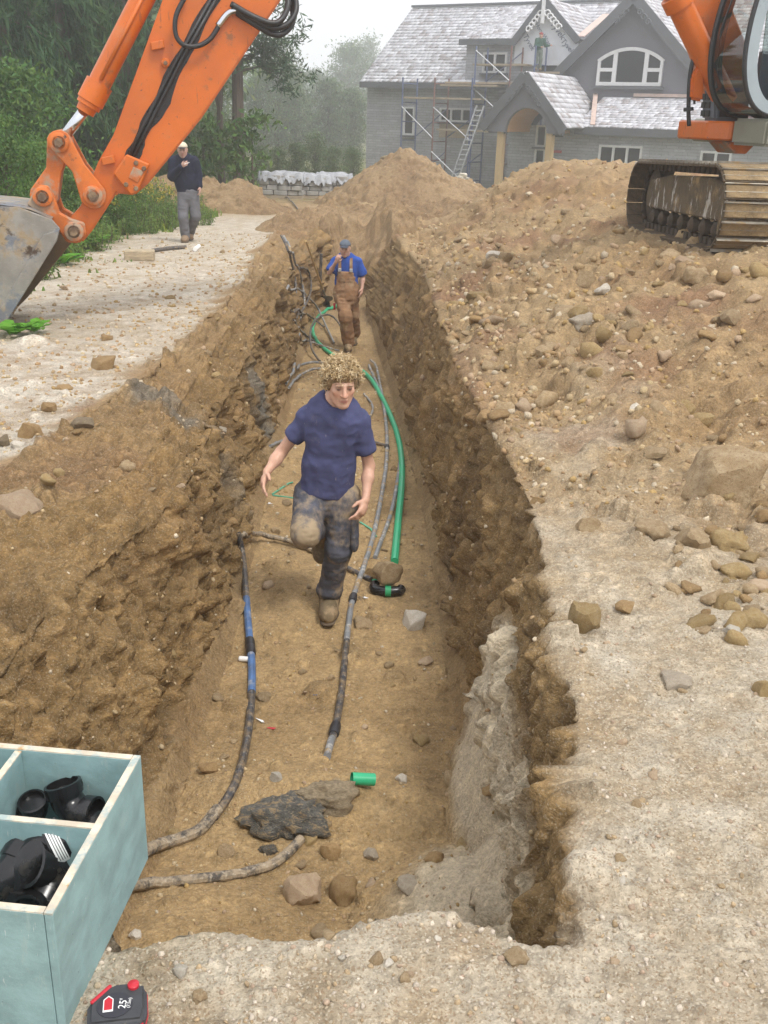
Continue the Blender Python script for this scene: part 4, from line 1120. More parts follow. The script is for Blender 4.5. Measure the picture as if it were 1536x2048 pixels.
plank(945, 1050, 129, -2.05, .8, r2, O2); plank(1050, 1118, 145, -2.05, 1.0, r2, O2); plank(890, 1045, 165, -2.05, .9, r2, O2)
# ladder
la = hw_(*[*(hp(905, 362, -3.4)[0],), -3.4, 0.0]); sA, zA = hp(903, 357, -3.4); sB, zB = hp(954, 211, -2.5)
lad = empty('ladder', hw_(sA, -3.4, zA), -H_TH); tag(lad, 'aluminium ladder leaning on the scaffold', 'ladder')
top_ = Vector((sB - sA, .9, zB - zA)); wv = Vector((.42, 0, 0))
for off in (0, 1):
    m = MB(); m.bar(wv * off, top_ + wv * off, .05, .11, up=(0, 1, 0)); m.build('rail', M_ALU, lad)
for k in range(1, 15):
    m = MB(); q = top_ * (k / 15); m.tube([q, q + wv], .025, 6); m.build('rung', M_ALU, lad)
# ================================================================== excavator
XK = .84
XC = Vector((4.45, 11.09, 0)); X_ZG = .44
_bk = P(152, 456, 9.4)
X_H = Vector((_bk.x - XC.x, _bk.y - XC.y, 0)).normalized(); X_L = Vector((-X_H.y, X_H.x, 0)); UPV = Vector((0, 0, 1))
def XP(px, py, off=0.0):
    O = Vector((0, 0, CAM_H)); r = _F + _R * ((px - 768) / FPX) - _U * ((py - 1024) / FPX)
    k = (XC + X_L * off - O).dot(X_L) / r.dot(X_L); q = O + r * k
    return ((q - XC).dot(X_H), q.z)
exc = empty('excavator', (XC.x, XC.y, X_ZG)); tag(exc, 'orange tracked excavator with its bucket arm reaching over to the left', 'excavator')
_X0 = Vector((XC.x, XC.y, X_ZG))
def xw(u, z, off=0.0):
    return XC + X_H * u + X_L * off + UPV * z - _X0          # coordinates inside the excavator empty
def xbuild(mb, name, mat, parent=None, bevel=0, smooth=False, seg=1):
    return mb.build(name, mat, parent or exc, bevel, seg, smooth)

ORG = (.56, .122, .006)
M_ORANGE = pm('orange_machine_paint', ORG, .42, var=.10, vscale=3, coat=.15, bmp=(60, .03),
              dirt=[((.20, .10, .05), 5, .60, .74, (1, 1, 1), .8), ((.33, .24, .15), 1.3, .56, .78, (1, 1, 1), .55), ((.05, .035, .03), 22, .64, .72, (1, 1, 1), .85), ((.30, .13, .06), 40, .60, .70, (1, 1, 1), .5), ((.10, .07, .05), 9, .63, .70, (4, 1, .4), .5)])
M_ORANGE_W = pm('worn_orange_paint', (.55, .14, .02), .6, var=.2, vscale=6, bmp=(25, .15),
                dirt=[((.36, .27, .19), 5, .46, .62), ((.10, .06, .04), 9, .6, .72)])
M_BUCKET = pm('worn_bucket_steel', (.30, .285, .255), .5, .35, var=.22, vscale=3, bmp=(14, .2, .02), stretch=(1, 1, 1),
              dirt=[((.36, .25, .12), 2.6, .44, .60, (1, 1, 1), .8), ((.15, .18, .23), 3.4, .50, .62, (1, 1, 1), .8), ((.09, .06, .04), 6, .58, .68), ((.42, .40, .36), 18, .6, .68, (1, 1, 4), .6)])
M_BUCKETIN = pm('rusty_bucket_inside', (.16, .11, .06), .7, .2, var=.3, vscale=5, bmp=(14, .3, .02))  # darker brown than the outer plates
M_STEELP = pm('polished_rod', (.62, .64, .66), .15, 1.0, var=.05)
M_PIN = pm('rusty_pin', (.17, .11, .07), .6, .5, var=.35, vscale=20, bmp=(40, .3), dirt=[((.36, .26, .16), 8, .5, .65)])
M_GREASE = pm('black_grease', (.012, .011, .011), .35, var=.3, vscale=8, bmp=(30, .4))
M_HOSEB = pm('black_rubber_hose', (.02, .02, .021), .5, var=.2, vscale=20)
M_MUDSHOE = pm('muddy_track_shoe', (.235, .165, .085), .92, var=.28, vscale=7, bmp=(22, .7, .03), dirt=[((.07, .05, .035), 5, .57, .72), ((.45, .34, .19), 3, .5, .7)])
M_SHOEIN = pm('dark_wet_track_steel', (.10, .072, .042), .85, .1, var=.4, vscale=9, bmp=(24, .6, .02), dirt=[((.30, .21, .11), 6, .55, .70)])
M_GROUSER = pm('worn_grouser_steel', (.26, .235, .19), .5, .5, var=.3, vscale=9, dirt=[((.36, .26, .14), 6, .5, .62)])
M_TFRAME = pm('muddy_track_frame', (.11, .08, .045), .9, var=.3, vscale=5, bmp=(16, .7, .03), dirt=[((.50, .48, .44), 3.2, .55, .60, (1.6, 1.6, .45)), ((.33, .23, .11), 3, .52, .7)])
M_DARKIRON = pm('dark_muddy_iron', (.07, .05, .033), .8, .2, var=.4, vscale=8, bmp=(20, .5, .02))
M_CABGREY = pm('grey_cab_paint', (.25, .275, .27), .45, var=.08, vscale=4, dirt=[((.35, .29, .2), 4, .6, .78, (1, 1, 1), .6)])
M_CABLIGHT = pm('pale_grey_cab_frame', (.30, .355, .38), .35, var=.06, vscale=3)
M_OLIVE = pm('olive_grey_skirt', (.21, .21, .165), .5, var=.1, vscale=4, dirt=[((.35, .27, .17), 5, .58, .76, (1, 1, 1), .7)])
M_BLACKP = pm('black_plastic', (.02, .021, .023), .5, var=.15)
M_LAMPGREY = pm('blue_grey_plastic', (.13, .15, .18), .55, var=.1)

# ---- tracks
def make_track(x_left, y_near, zb):
    axis = Vector((-.03, 1, -.031)).normalized(); side = Vector((1, .03, 0)).normalized(); up = side.cross(axis)
    tr = empty('track', Vector((x_left, y_near, zb)) - _X0, 0, exc)
    tr.scale = (XK, XK, XK)
    R_ = .44; Lc = 3.15; Wd = .60
    per = 2 * Lc + 2 * math.pi * R_; n = 48; pitch = per / n
    def pos(t):
        t %= per
        if t < Lc: return (R_ + t, 0.0), (1, 0), (0, -1)
        t -= Lc
        if t < math.pi * R_:
            a = -math.pi / 2 + t / R_; return (R_ + Lc + R_ * math.cos(a), R_ + R_ * math.sin(a)), (-math.sin(a), math.cos(a)), (math.cos(a), math.sin(a))
        t -= math.pi * R_
        if t < Lc: return (R_ + Lc - t, 2 * R_), (-1, 0), (0, 1)
        t -= Lc; a = math.pi / 2 + t / R_
        return (R_ + R_ * math.cos(a), R_ + R_ * math.sin(a)), (-math.sin(a), math.cos(a)), (math.cos(a), math.sin(a))
    # one shoe: x along travel, y across, z outwards
    sm = MB(); sm.box((0, Wd / 2, 0), (pitch * .93, Wd, .026)); sm.box((-pitch * .44, Wd / 2, -.012), (.02, Wd * .98, .012))
    shoe_me = sm.mesh('track_shoe', .004); shoe_me.materials.append(M_SHOEIN)
    cm_ = MB(); cm_.box((pitch * .02, Wd / 2, .021), (pitch * .74, Wd * .94, .014)); crust_me = cm_.mesh('mud_crust', .005); crust_me.materials.append(M_MUDSHOE)
    gm = MB(); gm.prism([(-.010, 0), (.010, 0), (.005, .034), (-.005, .034)], (-pitch * .40, .004, .0125), (1, 0, 0), (0, 0, 1), (0, 1, 0), 0, Wd - .008)
    gm.prism([(-.008, 0), (.008, 0), (.004, .018), (-.004, .018)], (pitch * .05, .004, .0125), (1, 0, 0), (0, 0, 1), (0, 1, 0), 0, Wd - .008)
    gro_me = gm.mesh('grouser', 0); gro_me.materials.append(M_GROUSER)
    lm = MB()
    for yy in (.22, .34): lm.box((0, yy, -.055), (pitch * .62, .035, .085)); lm.box((pitch * .42, yy + (.03 if yy < .3 else -.03), -.05), (pitch * .4, .03, .06))
    lnk_me = lm.mesh('chain_link', .006); lnk_me.materials.append(M_DARKIRON)
    for i in range(n):
        (u, v), (tu, tv), (nu, nv) = pos(i * pitch + pitch * .3)
        o = axis * u + up * (v); ex = axis * tu + up * tv; ez = axis * nu + up * nv; ey = ez.cross(ex)
        org = o if ey.dot(side) > 0 else o + side * Wd
        M4 = Matrix(((ex.x, ey.x, ez.x, org.x), (ex.y, ey.y, ez.y, org.y), (ex.z, ey.z, ez.z, org.z), (0, 0, 0, 1)))
        so_ = bpy.data.objects.new('track_shoe', shoe_me); C.objects.link(so_); so_.parent = tr; so_.matrix_local = M4
        for me in (gro_me, lnk_me, crust_me):
            g = bpy.data.objects.new(me.name.split('.')[0], me); C.objects.link(g); g.parent = tr; g.matrix_local = M4
    # frame, rollers, idlers
    fm = MB(); fm.prism([(.42, .30), (3.55, .30), (3.62, .45), (3.5, .66), (2.6, .74), (1.2, .76), (.5, .70), (.36, .5)], (0, 0, 0), axis, up, side, .16, .44)
    fm.build('track_frame', M_TFRAME, tr, .02)
    fm = MB(); fm.prism([(.25, .2), (.36, .12), (.50, .16), (.50, .66), (.40, .70), (.22, .62)], (0, 0, 0), axis, up, side, .13, .47); fm.build('idler_guard', M_TFRAME, tr, .02)
    for u in (.44, .44 + Lc):
        wm_ = MB(); wm_.lathe([(0, .30), (.02, .36), (.10, .36), (.12, .30)], axis * u + up * R_ + side * .24, side, 24); wm_.build('idler_wheel', M_DARKIRON, tr, 0, smooth='auto')
    for k in range(7):
        u = .75 + k * .43; rm = MB(); rm.lathe([(0, .05), (.03, .095), (.09, .095), (.1, .07), (.16, .07), (.17, .095), (.23, .095), (.26, .05)], axis * u + up * .19 + side * .17, side, 14); rm.build('roller', M_DARKIRON, tr, 0, smooth='auto')
    # mud packed on the top run
    return tr
make_track(2.90, 9.2, .533); make_track(5.36, 9.2, .533)
m = MB(); m.box(Vector((4.45, 11.09, .97)) - _X0, (1.7, 1.4, .38)); xbuild(m, 'undercarriage_frame', M_DARKIRON, bevel=.04)
m = MB(); m.lathe([(0, .52), (.29, .52)], Vector((4.45, 11.09, 1.155)) - _X0, UPV, 28); xbuild(m, 'slewing_ring', M_DARKIRON, smooth='auto')

# ---- upper body
zf = 1.43                                                       # underside of the platform
ub = empty('upper_body', xw(0, zf), 0, exc); ub.scale = (XK, XK, XK)
m = MB(); m.prism([(-2.3, -1.25), (1.15, -1.25), (1.15, 1.22), (-2.3, 1.22)], (0, 0, 0), X_H, X_L, UPV, 0, .28); m.build('platform', M_OLIVE, ub, .03)
m = MB(); m.prism([(1.16, -.4), (1.80, -.4), (1.80, .30), (1.62, .52), (1.16, .52)], (0, 0, 0), X_H, X_L, UPV, .04, .25); m.build('front_step', M_ORANGE, ub, .02)
m = MB(); m.prism([(1.16, .525), (1.60, .525), (1.60, 1.22), (1.16, 1.22)], (0, 0, 0), X_H, X_L, UPV, .0, .285); m.build('cab_skirt', M_OLIVE, ub, .03, 2)
m = MB(); m.prism([(1.18, .03), (1.6, .03), (1.45, -.10), (1.3, -.10)], (0, 0, 0), X_H, UPV, X_L, .0, .4); m.build('front_bracket', M_ORANGE_W, ub, .01)
m = MB(); m.prism([(-2.35, .29), (-.3, .29), (-.3, 1.25), (-2.2, 1.15)], (0, 0, 0), X_H, UPV, X_L, -1.2, 1.2); m.build('engine_cover', M_ORANGE, ub, .06, 2)
m = MB(); m.prism([(-3.0, .1), (-2.36, .0), (-2.36, 1.2), (-2.8, 1.1), (-3.0, .9)], (0, 0, 0), X_H, UPV, X_L, -1.22, 1.22); m.build('counterweight', M_OLIVE, ub, .08, 2)
# cab: side outline from the bottom rear, round the front
zc = zf + .29 * XK
prof = [(-.05, 0), (1.30, 0), (1.58, .06), (1.74, .20), (1.83, .42), (1.86, .70), (1.83, 1.05), (1.74, 1.40), (1.60, 1.66), (1.40, 1.74), (.1, 1.76), (-.05, 1.7)]
C0, C1 = .42, 1.14
cab = empty('cab', xw(.06, zc), 0, exc); cab.scale = (XK, XK, XK); _cb = xw(0, zc)
def cbuild(mb, name, mat, parent=None, bevel=0, smooth=False, seg=1): return mb.build(name, mat, parent or cab, bevel, seg, smooth)
def cw(u, z, off): return X_H * u + X_L * off + UPV * z
m = MB(); m.prism([(-.05, 0), (1.3, 0), (1.56, .05), (1.56, .10), (-.05, .10)], (0, 0, 0), X_H, UPV, X_L, C0, C1); cbuild(m, 'floor', M_OLIVE)
m = MB(); m.prism([(-.05, .1), (.02, .1), (.02, 1.7), (-.05, 1.7)], (0, 0, 0), X_H, UPV, X_L, C0, C1); cbuild(m, 'rear_wall', M_CABGREY)
m = MB(); m.prism([(-.05, 1.68), (1.55, 1.66), (1.42, 1.76), (.1, 1.79)], (0, 0, 0), X_H, UPV, X_L, C0, C1); cbuild(m, 'roof', M_CABGREY, bevel=.02)
def mat_cabglass():
    m, nt, b = nmat('cab_glass'); tr = nd(nt, 'ShaderNodeBsdfTransparent'); tr.inputs[0].default_value = (.52, .58, .55, 1)
    gl = nd(nt, 'ShaderNodeBsdfGlossy'); gl.inputs['Roughness'].default_value = .03; gl.inputs[0].default_value = (.9, .95, 1, 1)
    fr = nd(nt, 'ShaderNodeFresnel'); fr.inputs[0].default_value = 1.7; mx = nd(nt, 'ShaderNodeMixShader')
    nt.links.new(fr.outputs[0], mx.inputs[0]); nt.links.new(tr.outputs[0], mx.inputs[1]); nt.links.new(gl.outputs[0], mx.inputs[2])
    nt.links.new(mx.outputs[0], nt.nodes['Material Output'].inputs[0]); return m
M_CABGLASS = mat_cabglass()
fp = catmull([Vector((u, z, 0)) for u, z in prof[1:10]], 4)
m = MB(); V = []
for q in fp: V += [cw(q.x, q.y, C0 + .03), cw(q.x, q.y, C1 - .03)]
m.add(V, [(2 * i, 2 * i + 1, 2 * i + 3, 2 * i + 2) for i in range(len(fp) - 1)]); o = cbuild(m, 'windscreen', M_CABGLASS, smooth=True)
for off, nm in ((C0, 'pillar'), (C1, 'pillar')):
    m = MB(); m.tube([cw(q.x + .005, q.y, off) for q in fp], .030, 8); cbuild(m, 'window_seal', M_BLACKP, smooth=True)
    ins = [Vector((q.x - .045, q.y + .01, 0)) for q in fp]
    m = MB(); 
    for q0, q1 in zip(fp[:-1], fp[1:]):
        c0 = Vector((.7, .9, 0)); i0 = q0 + (c0 - q0).normalized() * .13; i1 = q1 + (c0 - q1).normalized() * .13
        m.add([cw(q0.x, q0.y, off - .02), cw(q1.x, q1.y, off - .02), cw(i1.x, i1.y, off - .02), cw(i0.x, i0.y, off - .02),
               cw(q0.x, q0.y, off + .025), cw(q1.x, q1.y, off + .025), cw(i1.x, i1.y, off + .025), cw(i0.x, i0.y, off + .025)], [(0, 1, 2, 3), (4, 7, 6, 5), (0, 4, 5, 1), (3, 2, 6, 7)])
    cbuild(m, 'pillar', M_CABLIGHT if off == C1 else M_BLACKP, smooth=False)
# side door: pale frame with rounded glass
m = MB(); m.prism([(-.05, .05), (1.2, .05), (1.45, .15), (1.5, .55), (1.5, .62), (-.05, .62)], (0, 0, 0), X_H, UPV, X_L, C1 - .03, C1 + .01); dr = cbuild(m, 'door', M_CABLIGHT, bevel=.01)
m = MB(); m.prism([(.02, .63), (1.66, .63), (1.68, 1.1), (1.55, 1.6), (.02, 1.66)], (0, 0, 0), X_H, UPV, X_L, C1 - .025, C1 - .005); cbuild(m, 'door_glass', M_CABGLASS, dr)
m = MB(); m.tube([cw(.1, .8, C1 + .05), cw(.1, 1.4, C1 + .05)], .015, 8); cbuild(m, 'handle', M_BLACKP, dr)
m = MB(); m.tube([cw(1.20, .35, C1 + .012), cw(1.20, 1.6, C1 + .012)], .02, 6); cbuild(m, 'door_edge', M_BLACKP, dr)
# seat, console
m = MB(); m.prism([(.25, .35), (.8, .35), (.82, .52), (.45, .54), (.34, 1.25), (.2, 1.25)], (0, 0, 0), X_H, UPV, X_L, .58, 1.0); cbuild(m, 'seat', M_BLACKP, bevel=.04, seg=2)
m = MB(); m.box(cw(1.25, .4, .55), (.14, .14, .6)); m.tube([cw(1.1, .1, .8), cw(1.2, .7, .8)], .02, 6); cbuild(m, 'console', M_LAMPGREY, bevel=.02)
m = MB(); m.tube([cw(1.80, .3, C0 + .1), cw(1.86, .9, C0 + .14), cw(1.78, 1.3, C0 + .2)], .012, 6); cbuild(m, 'wiper', M_BLACKP)
# work lamp box with grille, left of the cab
lb = empty('lamp_box', xw(1.26, zf + .25 * XK, .02), 0, exc); lb.scale = (XK, XK, XK)
m = MB(); m.prism([(-.20, 0), (.22, 0), (.26, .30), (.14, .44), (-.2, .44)], (0, 0, 0), X_H, UPV, X_L, -.02, .30); m.build('housing', M_LAMPGREY, lb, .03, 2)
for i in range(3):
    for j in range(2):
        m = MB(); m.box(X_H * (.245 + .008 * i) + X_L * (.05 + .1 * j) + UPV * (.08 + .09 * i), (.02, .085, .065), Matrix.Rotation(math.atan2(X_H.y, X_H.x), 3, 'Z')); m.build('grille_slot', M_BLACKP, lb)
for i in range(3):
    m = MB(); m.box(X_H * (.1) + X_L * (.305) + UPV * (.08 + .1 * i), (.16, .02, .07), Matrix.Rotation(math.atan2(X_H.y, X_H.x), 3, 'Z')); m.build('grille_slot', M_BLACKP if i != 1 else M_CABLIGHT, lb)
# mirror on its bent post
m = MB(); pts = [xw(*XP(px, py, .2), .2) for px, py in ((1378, 252), (1377, 215), (1380, 150), (1390, 105), (1396, 92))]
m.tube(catmull(pts, 5), .021, 8); xbuild(m, 'mirror_post', M_BLACKP, smooth=True)
m = MB(); m.tube([xw(*XP(1377, 222, .2), .2), xw(*XP(1377, 215, .2), .2)], .05, 8); xbuild(m, 'post_clamp', M_BLACKP)
c0 = xw(*XP(1393, 165, .2), .2)
m = MB(); m.prism([(-.07, -.17), (.06, -.15), (.08, .05), (.02, .18), (-.05, .12)], c0, X_H, UPV, X_L, -.05, .05); xbuild(m, 'mirror', M_ORANGE, bevel=.02, seg=2)
m = MB(); m.tube([xw(*XP(1389, 208, .2), .2), xw(*XP(1387, 150, .2), .2)], .012, 6); xbuild(m, 'mirror_arm', M_BLACKP)

# ---- boom
def pxpoly(lst, off=0.0): return [XP(px, py, off) for px, py in lst]
def plate(lst, name, mat, o0, o1, parent=None, bevel=.012, seg=1):
    m = MB(); m.prism(pxpoly(lst), xw(0, 0), X_H, UPV, X_L, o0, o1); return xbuild(m, name, mat, parent, bevel, seg=seg)
plate([(1490, 190), (1445, 215), (1380, 40), (1200, -300), (1010, -460), (700, -330), (560, -310), (560, -400), (700, -470), (1010, -640), (1230, -560), (1440, -20), (1500, 130)], 'boom', M_ORANGE, -.30, .10, bevel=.02)
# boom cylinders in front of the boom
for off in (-.42, .22):
    a = xw(*XP(1452, 205, off), off); b = xw(*XP(1350, -10, off), off); e = xw(*XP(1240, -240, off), off)
    cyl = MB(); cyl.tube([a, b], .115, 16); cyl.lathe([(0, .14), (.12, .14)], b - (b - a).normalized() * .12, (b - a), 16); co = xbuild(cyl, 'boom_cylinder', M_ORANGE, smooth='auto')
    m = MB(); m.tube([b, e], .055, 12); xbuild(m, 'rod', M_STEELP, co, smooth=True)
# ---- stick
stick = plate([(326, 0), (228, 269), (198, 322), (163, 410), (137, 438), (134, 462), (146, 480), (166, 482), (186, 458), (234, 384), (270, 388), (296, 366), (401, 237), (560, 0), (690, -190), (720, -300), (690, -370), (620, -390), (560, -380), (470, -330)], 'stick', M_ORANGE, -.15, .15, bevel=.016, seg=2)
stick.name = 'stick'
# grey edge plate along the lower side
e0, e1, e2 = XP(296, 368), XP(402, 239), XP(562, -2)
# pipes and the grease along them
pth = [(262, 318), (300, 240), (360, 120), (436, -14)]
for d in (-7, 3):
    m = MB(); m.tube([xw(*XP(px + d, py, .175), .175) for px, py in pth], .017, 8); xbuild(m, 'hydraulic_pipe', M_HOSEB, stick, smooth=True)
gr_poly = []
rr = random.Random(3)
left = []; right = []
for i in range(27):
    t = i / 26; k = t * 3; a = int(min(2, k)); f = k - a
    x = pth[a][0] + (pth[a + 1][0] - pth[a][0]) * f; y = pth[a][1] + (pth[a + 1][1] - pth[a][1]) * f
    left.append((x - 13 - 3 * math.sin(i * .9) - rr.uniform(0, 3), y)); right.append((x + 12 + 4 * math.sin(i * .7 + 1) + rr.uniform(0, 3) + 9 * math.exp(-((t - .45) / .12) ** 2), y))
m = MB(); V = [xw(*XP(px, py, .1545), .1545) for px, py in left] + [xw(*XP(px, py, .1545), .1545) for px, py in right]
m.add(V, [(i, i + 1, 27 + i + 1, 27 + i) for i in range(26)]); xbuild(m, 'grease_stain', M_GREASE, stick)
# clamp block with bolts
plate([(228, 345), (254, 306), (300, 326), (276, 383), (262, 386)], 'clamp_block', M_ORANGE, .15, .24, stick, .012)
plate([(268, 330), (288, 340), (276, 362), (258, 352)], 'clamp_recess', M_ORANGE_W, .24, .25, stick, .004)
def boss(px, py, off, r, h, mat, parent, name='bolt', hexn=12):
    m = MB(); m.lathe([(0, r), (h * .8, r), (h, r * .75)], xw(*XP(px, py, off), off), X_L, hexn); return xbuild(m, name, mat, parent, smooth='auto')
for px, py in ((272, 326), (288, 337), (252, 369), (272, 377)): boss(px, py, .24, .022, .02, M_PIN, stick, hexn=6)
boss(331, 126, .15, .038, .05, M_ORANGE, stick, 'boss'); boss(331, 126, .20, .018, .02, M_PIN, stick, hexn=6)
for px, py in ((315, 91), (217, 320)):
    c = xw(*XP(px, py, .15), .15); m = MB(); m.prism([(-.06, -.02), (.05, -.045), (.06, .02), (-.05, .045)], c, X_H, UPV, X_L, 0, .06); xbuild(m, 'pipe_bracket', M_ORANGE, stick, .006)
# hoses at the top
def hose(pts, r, offs, name='hydraulic_hose', mat=M_HOSEB, parent=None):
    m = MB(); m.tube(catmull([xw(*XP(px, py, o_), o_) for (px, py), o_ in zip(pts, offs)], 7), r, 8); return xbuild(m, name, mat, parent or stick, smooth=True)
hose([(372, -10), (352, 32), (352, 70), (368, 90), (395, 92), (420, 78), (440, 48)], .021, [.20, .23, .24, .24, .23, .21, .19])
hose([(436, 52), (455, 28), (474, 20)], .028, [.19, .19, .19], 'hose_fitting', M_STEELP)
hose([(470, 20), (510, 40), (545, 56), (575, 48), (592, 20), (588, -20)], .026, [.19, .22, .22, .2, .15, .05])
hose([(474, 26), (512, 50), (545, 68), (568, 66), (586, 40), (580, -16)], .026, [.18, .2, .2, .18, .1, .0])
hose([(462, 8), (500, 30), (540, 46), (562, 40), (576, 10), (570, -30)], .026, [.2, .24, .25, .23, .17, .05])
# ---- bucket cylinder
a = xw(*XP(330, -90), 0); b = xw(*XP(176, 212), 0); c = xw(*XP(122, 283), 0)
m = MB(); m.tube([a, b], .098, 20); cyl = xbuild(m, 'bucket_cylinder', M_ORANGE, smooth='auto')
dirn = (b - a).normalized()
m = MB(); m.lathe([(-.22, .118), (-.04, .118), (-.035, .105), (.0, .105), (.005, .085), (.06, .08)], b, dirn, 20); xbuild(m, 'cylinder_head', M_ORANGE, cyl, smooth='auto')
m = MB(); m.tube([a + dirn * .2 + X_L * .11, b - dirn * .25 + X_L * .11], .018, 8); xbuild(m, 'cylinder_pipe', M_ORANGE, cyl, smooth=True)
m = MB(); m.tube([b, c], .048, 14); xbuild(m, 'rod', M_STEELP, cyl, smooth=True)
m = MB(); m.lathe([(-.11, .085), (.11, .085)], c, X_L, 18); xbuild(m, 'rod_eye', M_ORANGE_W, cyl, smooth='auto')
# ---- linkage
def link_bar(p0, p1, r0, r1, o0, o1, name, mat):
    A = Vector(XP(*p0)); B = Vector(XP(*p1)); d = (B - A).normalized(); nrm = Vector((-d.y, d.x)); poly = []
    for k in range(9):
        t = math.pi / 2 + math.pi * k / 8; poly.append(A + d * (math.cos(t) * r0) + nrm * (math.sin(t) * r0))
    mid = (A + B) / 2 + nrm * -.02; poly.append(mid - nrm * (min(r0, r1) * .62))
    for k in range(9):
        t = -math.pi / 2 + math.pi * k / 8; poly.append(B + d * (math.cos(t) * r1) + nrm * (math.sin(t) * r1))
    poly.append(mid + nrm * (min(r0, r1) * .62))
    m = MB(); m.prism([(q.x, q.y) for q in poly], xw(0, 0), X_H, UPV, X_L, o0, o1); return xbuild(m, name, mat, None, .008)
for o0 in (.16, -.22): link_bar((123, 283), (188, 387), .10, .115, o0, o0 + .06, 'idler_link', M_ORANGE_W)
link_bar((121, 285), (91, 388), .105, .12, -.145, .145, 'bucket_link', M_ORANGE_W)
for px, py, h in ((122, 283, .25), (188, 387, .25), (91, 388, .30), (152, 456, .30)):
    m = MB(); m.lathe([(-h, .055), (h, .055)], xw(*XP(px, py), 0), X_L, 16); pn = xbuild(m, 'pin', M_PIN, smooth='auto')
    m = MB(); m.lathe([(0, .085), (.02, .085), (.03, .07)], xw(*XP(px, py), 0) + X_L * (h - .03), X_L, 16); xbuild(m, 'pin_washer', M_ORANGE_W, pn, smooth='auto')
    boss_ = MB(); boss_.lathe([(0, .04), (.03, .04)], xw(*XP(px, py), 0) + X_L * (h), X_L, 6); xbuild(boss_, 'pin_bolt', M_PIN, pn)
# ---- bucket
bucket = empty('bucket', xw(*XP(152, 456), 0), 0, exc); _bo = xw(*XP(152, 456), 0)
def bb(mb, name, mat, bevel=0, smooth=False, parent=None): return mb.build(name, mat, parent or bucket, bevel, 1, smooth)
def bx_(u, z, off): return xw(u, z, off) - _bo
side_px = [(112, 428), (128, 446), (122, 470), (24, 628), (0, 655), (-60, 668), (-130, 640), (-185, 560), (-195, 470), (-150, 412), (-70, 398), (50, 405)]
sp_ = pxpoly(side_px)
far_px = [(112, 428), (150, 452), (152, 478), (44, 612), (6, 650), (-60, 668), (-130, 640), (-185, 560), (-195, 470), (-150, 412), (-70, 398), (50, 405)]
fp_ = pxpoly(far_px)
WB = .46
m = MB(); m.prism(sp_, bx_(0, 0, 0), X_H, UPV, X_L, WB - .03, WB); bb(m, 'side_plate', M_BUCKET, .006)
m = MB(); m.prism(fp_, bx_(0, 0, 0), X_H, UPV, X_L, -WB, -WB + .03); bb(m, 'side_plate', M_BUCKETIN, .006)
# wrapped back
idx = [4, 5, 6, 7, 8, 9, 10, 11, 0]
m = MB(); V = []
sm_pts = catmull([Vector((sp_[i][0], sp_[i][1], 0)) for i in idx], 4)
cen = Vector((sum(q.x for q in sm_pts) / len(sm_pts), sum(q.y for q in sm_pts) / len(sm_pts), 0))
for q in sm_pts:
    qi = q + (cen - q).normalized() * .03
    V += [bx_(q.x, q.y, WB - .002), bx_(q.x, q.y, -WB + .002), bx_(qi.x, qi.y, WB - .002), bx_(qi.x, qi.y, -WB + .002)]
F_ = []
for i in range(len(sm_pts) - 1):
    k = 4 * i; F_ += [(k, k + 4, k + 5, k + 1), (k + 2, k + 3, k + 7, k + 6)]
F_ += [(0, 1, 3, 2), (4 * (len(sm_pts) - 1), 4 * (len(sm_pts) - 1) + 2, 4 * (len(sm_pts) - 1) + 3, 4 * (len(sm_pts) - 1) + 1)]
m.add(V, F_); bb(m, 'back_plate', M_BUCKET, smooth='auto')
# side cutter strip along the opening edge
sc_px = [(128, 446), (122, 470), (24, 628), (0, 655), (-14, 640), (6, 612), (96, 458)]
m = MB(); m.prism(pxpoly(sc_px), bx_(0, 0, 0), X_H, UPV, X_L, WB, WB + .022); bb(m, 'side_cutter', M_BUCKET, .005)
# ears
for o0 in (-.26, .19):
    m = MB(); m.prism(pxpoly([(60, 404), (70, 384), (84, 366), (102, 368), (112, 384), (124, 420), (146, 432), (172, 440), (176, 462), (160, 480), (138, 478), (120, 452)]), bx_(0, 0, 0), X_H, UPV, X_L, o0, o0 + .07); bb(m, 'ear', M_ORANGE_W, .012)
# cutting edge and teeth
lip0 = pxpoly([(10, 640), (-8, 662), (-40, 664), (-30, 648)])
m = MB(); m.prism(lip0, bx_(0, 0, 0), X_H, UPV, X_L, -WB, WB); bb(m, 'cutting_edge', M_BUCKET, .005)
t0 = Vector(XP(2, 645)); t1 = Vector(XP(36, 612)); 
tv = (Vector(XP(30, 640)) - Vector(XP(-10, 655)))
for k in range(5):
    off = -WB + .06 + k * (2 * WB - .12) / 4
    base = Vector(XP(-2, 652)); dirv = Vector((-(Vector(XP(122, 470)) - Vector(XP(10, 645))).x, -(Vector(XP(122, 470)) - Vector(XP(10, 645))).y)).normalized() * -1
    dn = (Vector(XP(10, 645)) - Vector(XP(122, 470))).normalized(); nn = Vector((-dn.y, dn.x))
    a = base - dn * .16; poly = [a + nn * .05, a - nn * .05, a - nn * .045 + dn * .12, a + dn * .30, a + nn * .03 + dn * .14]
    m = MB(); m.prism([(q.x, q.y) for q in poly], bx_(0, 0, 0), X_H, UPV, X_L, off - .045, off + .045); bb(m, 'tooth', M_BUCKET, .008)
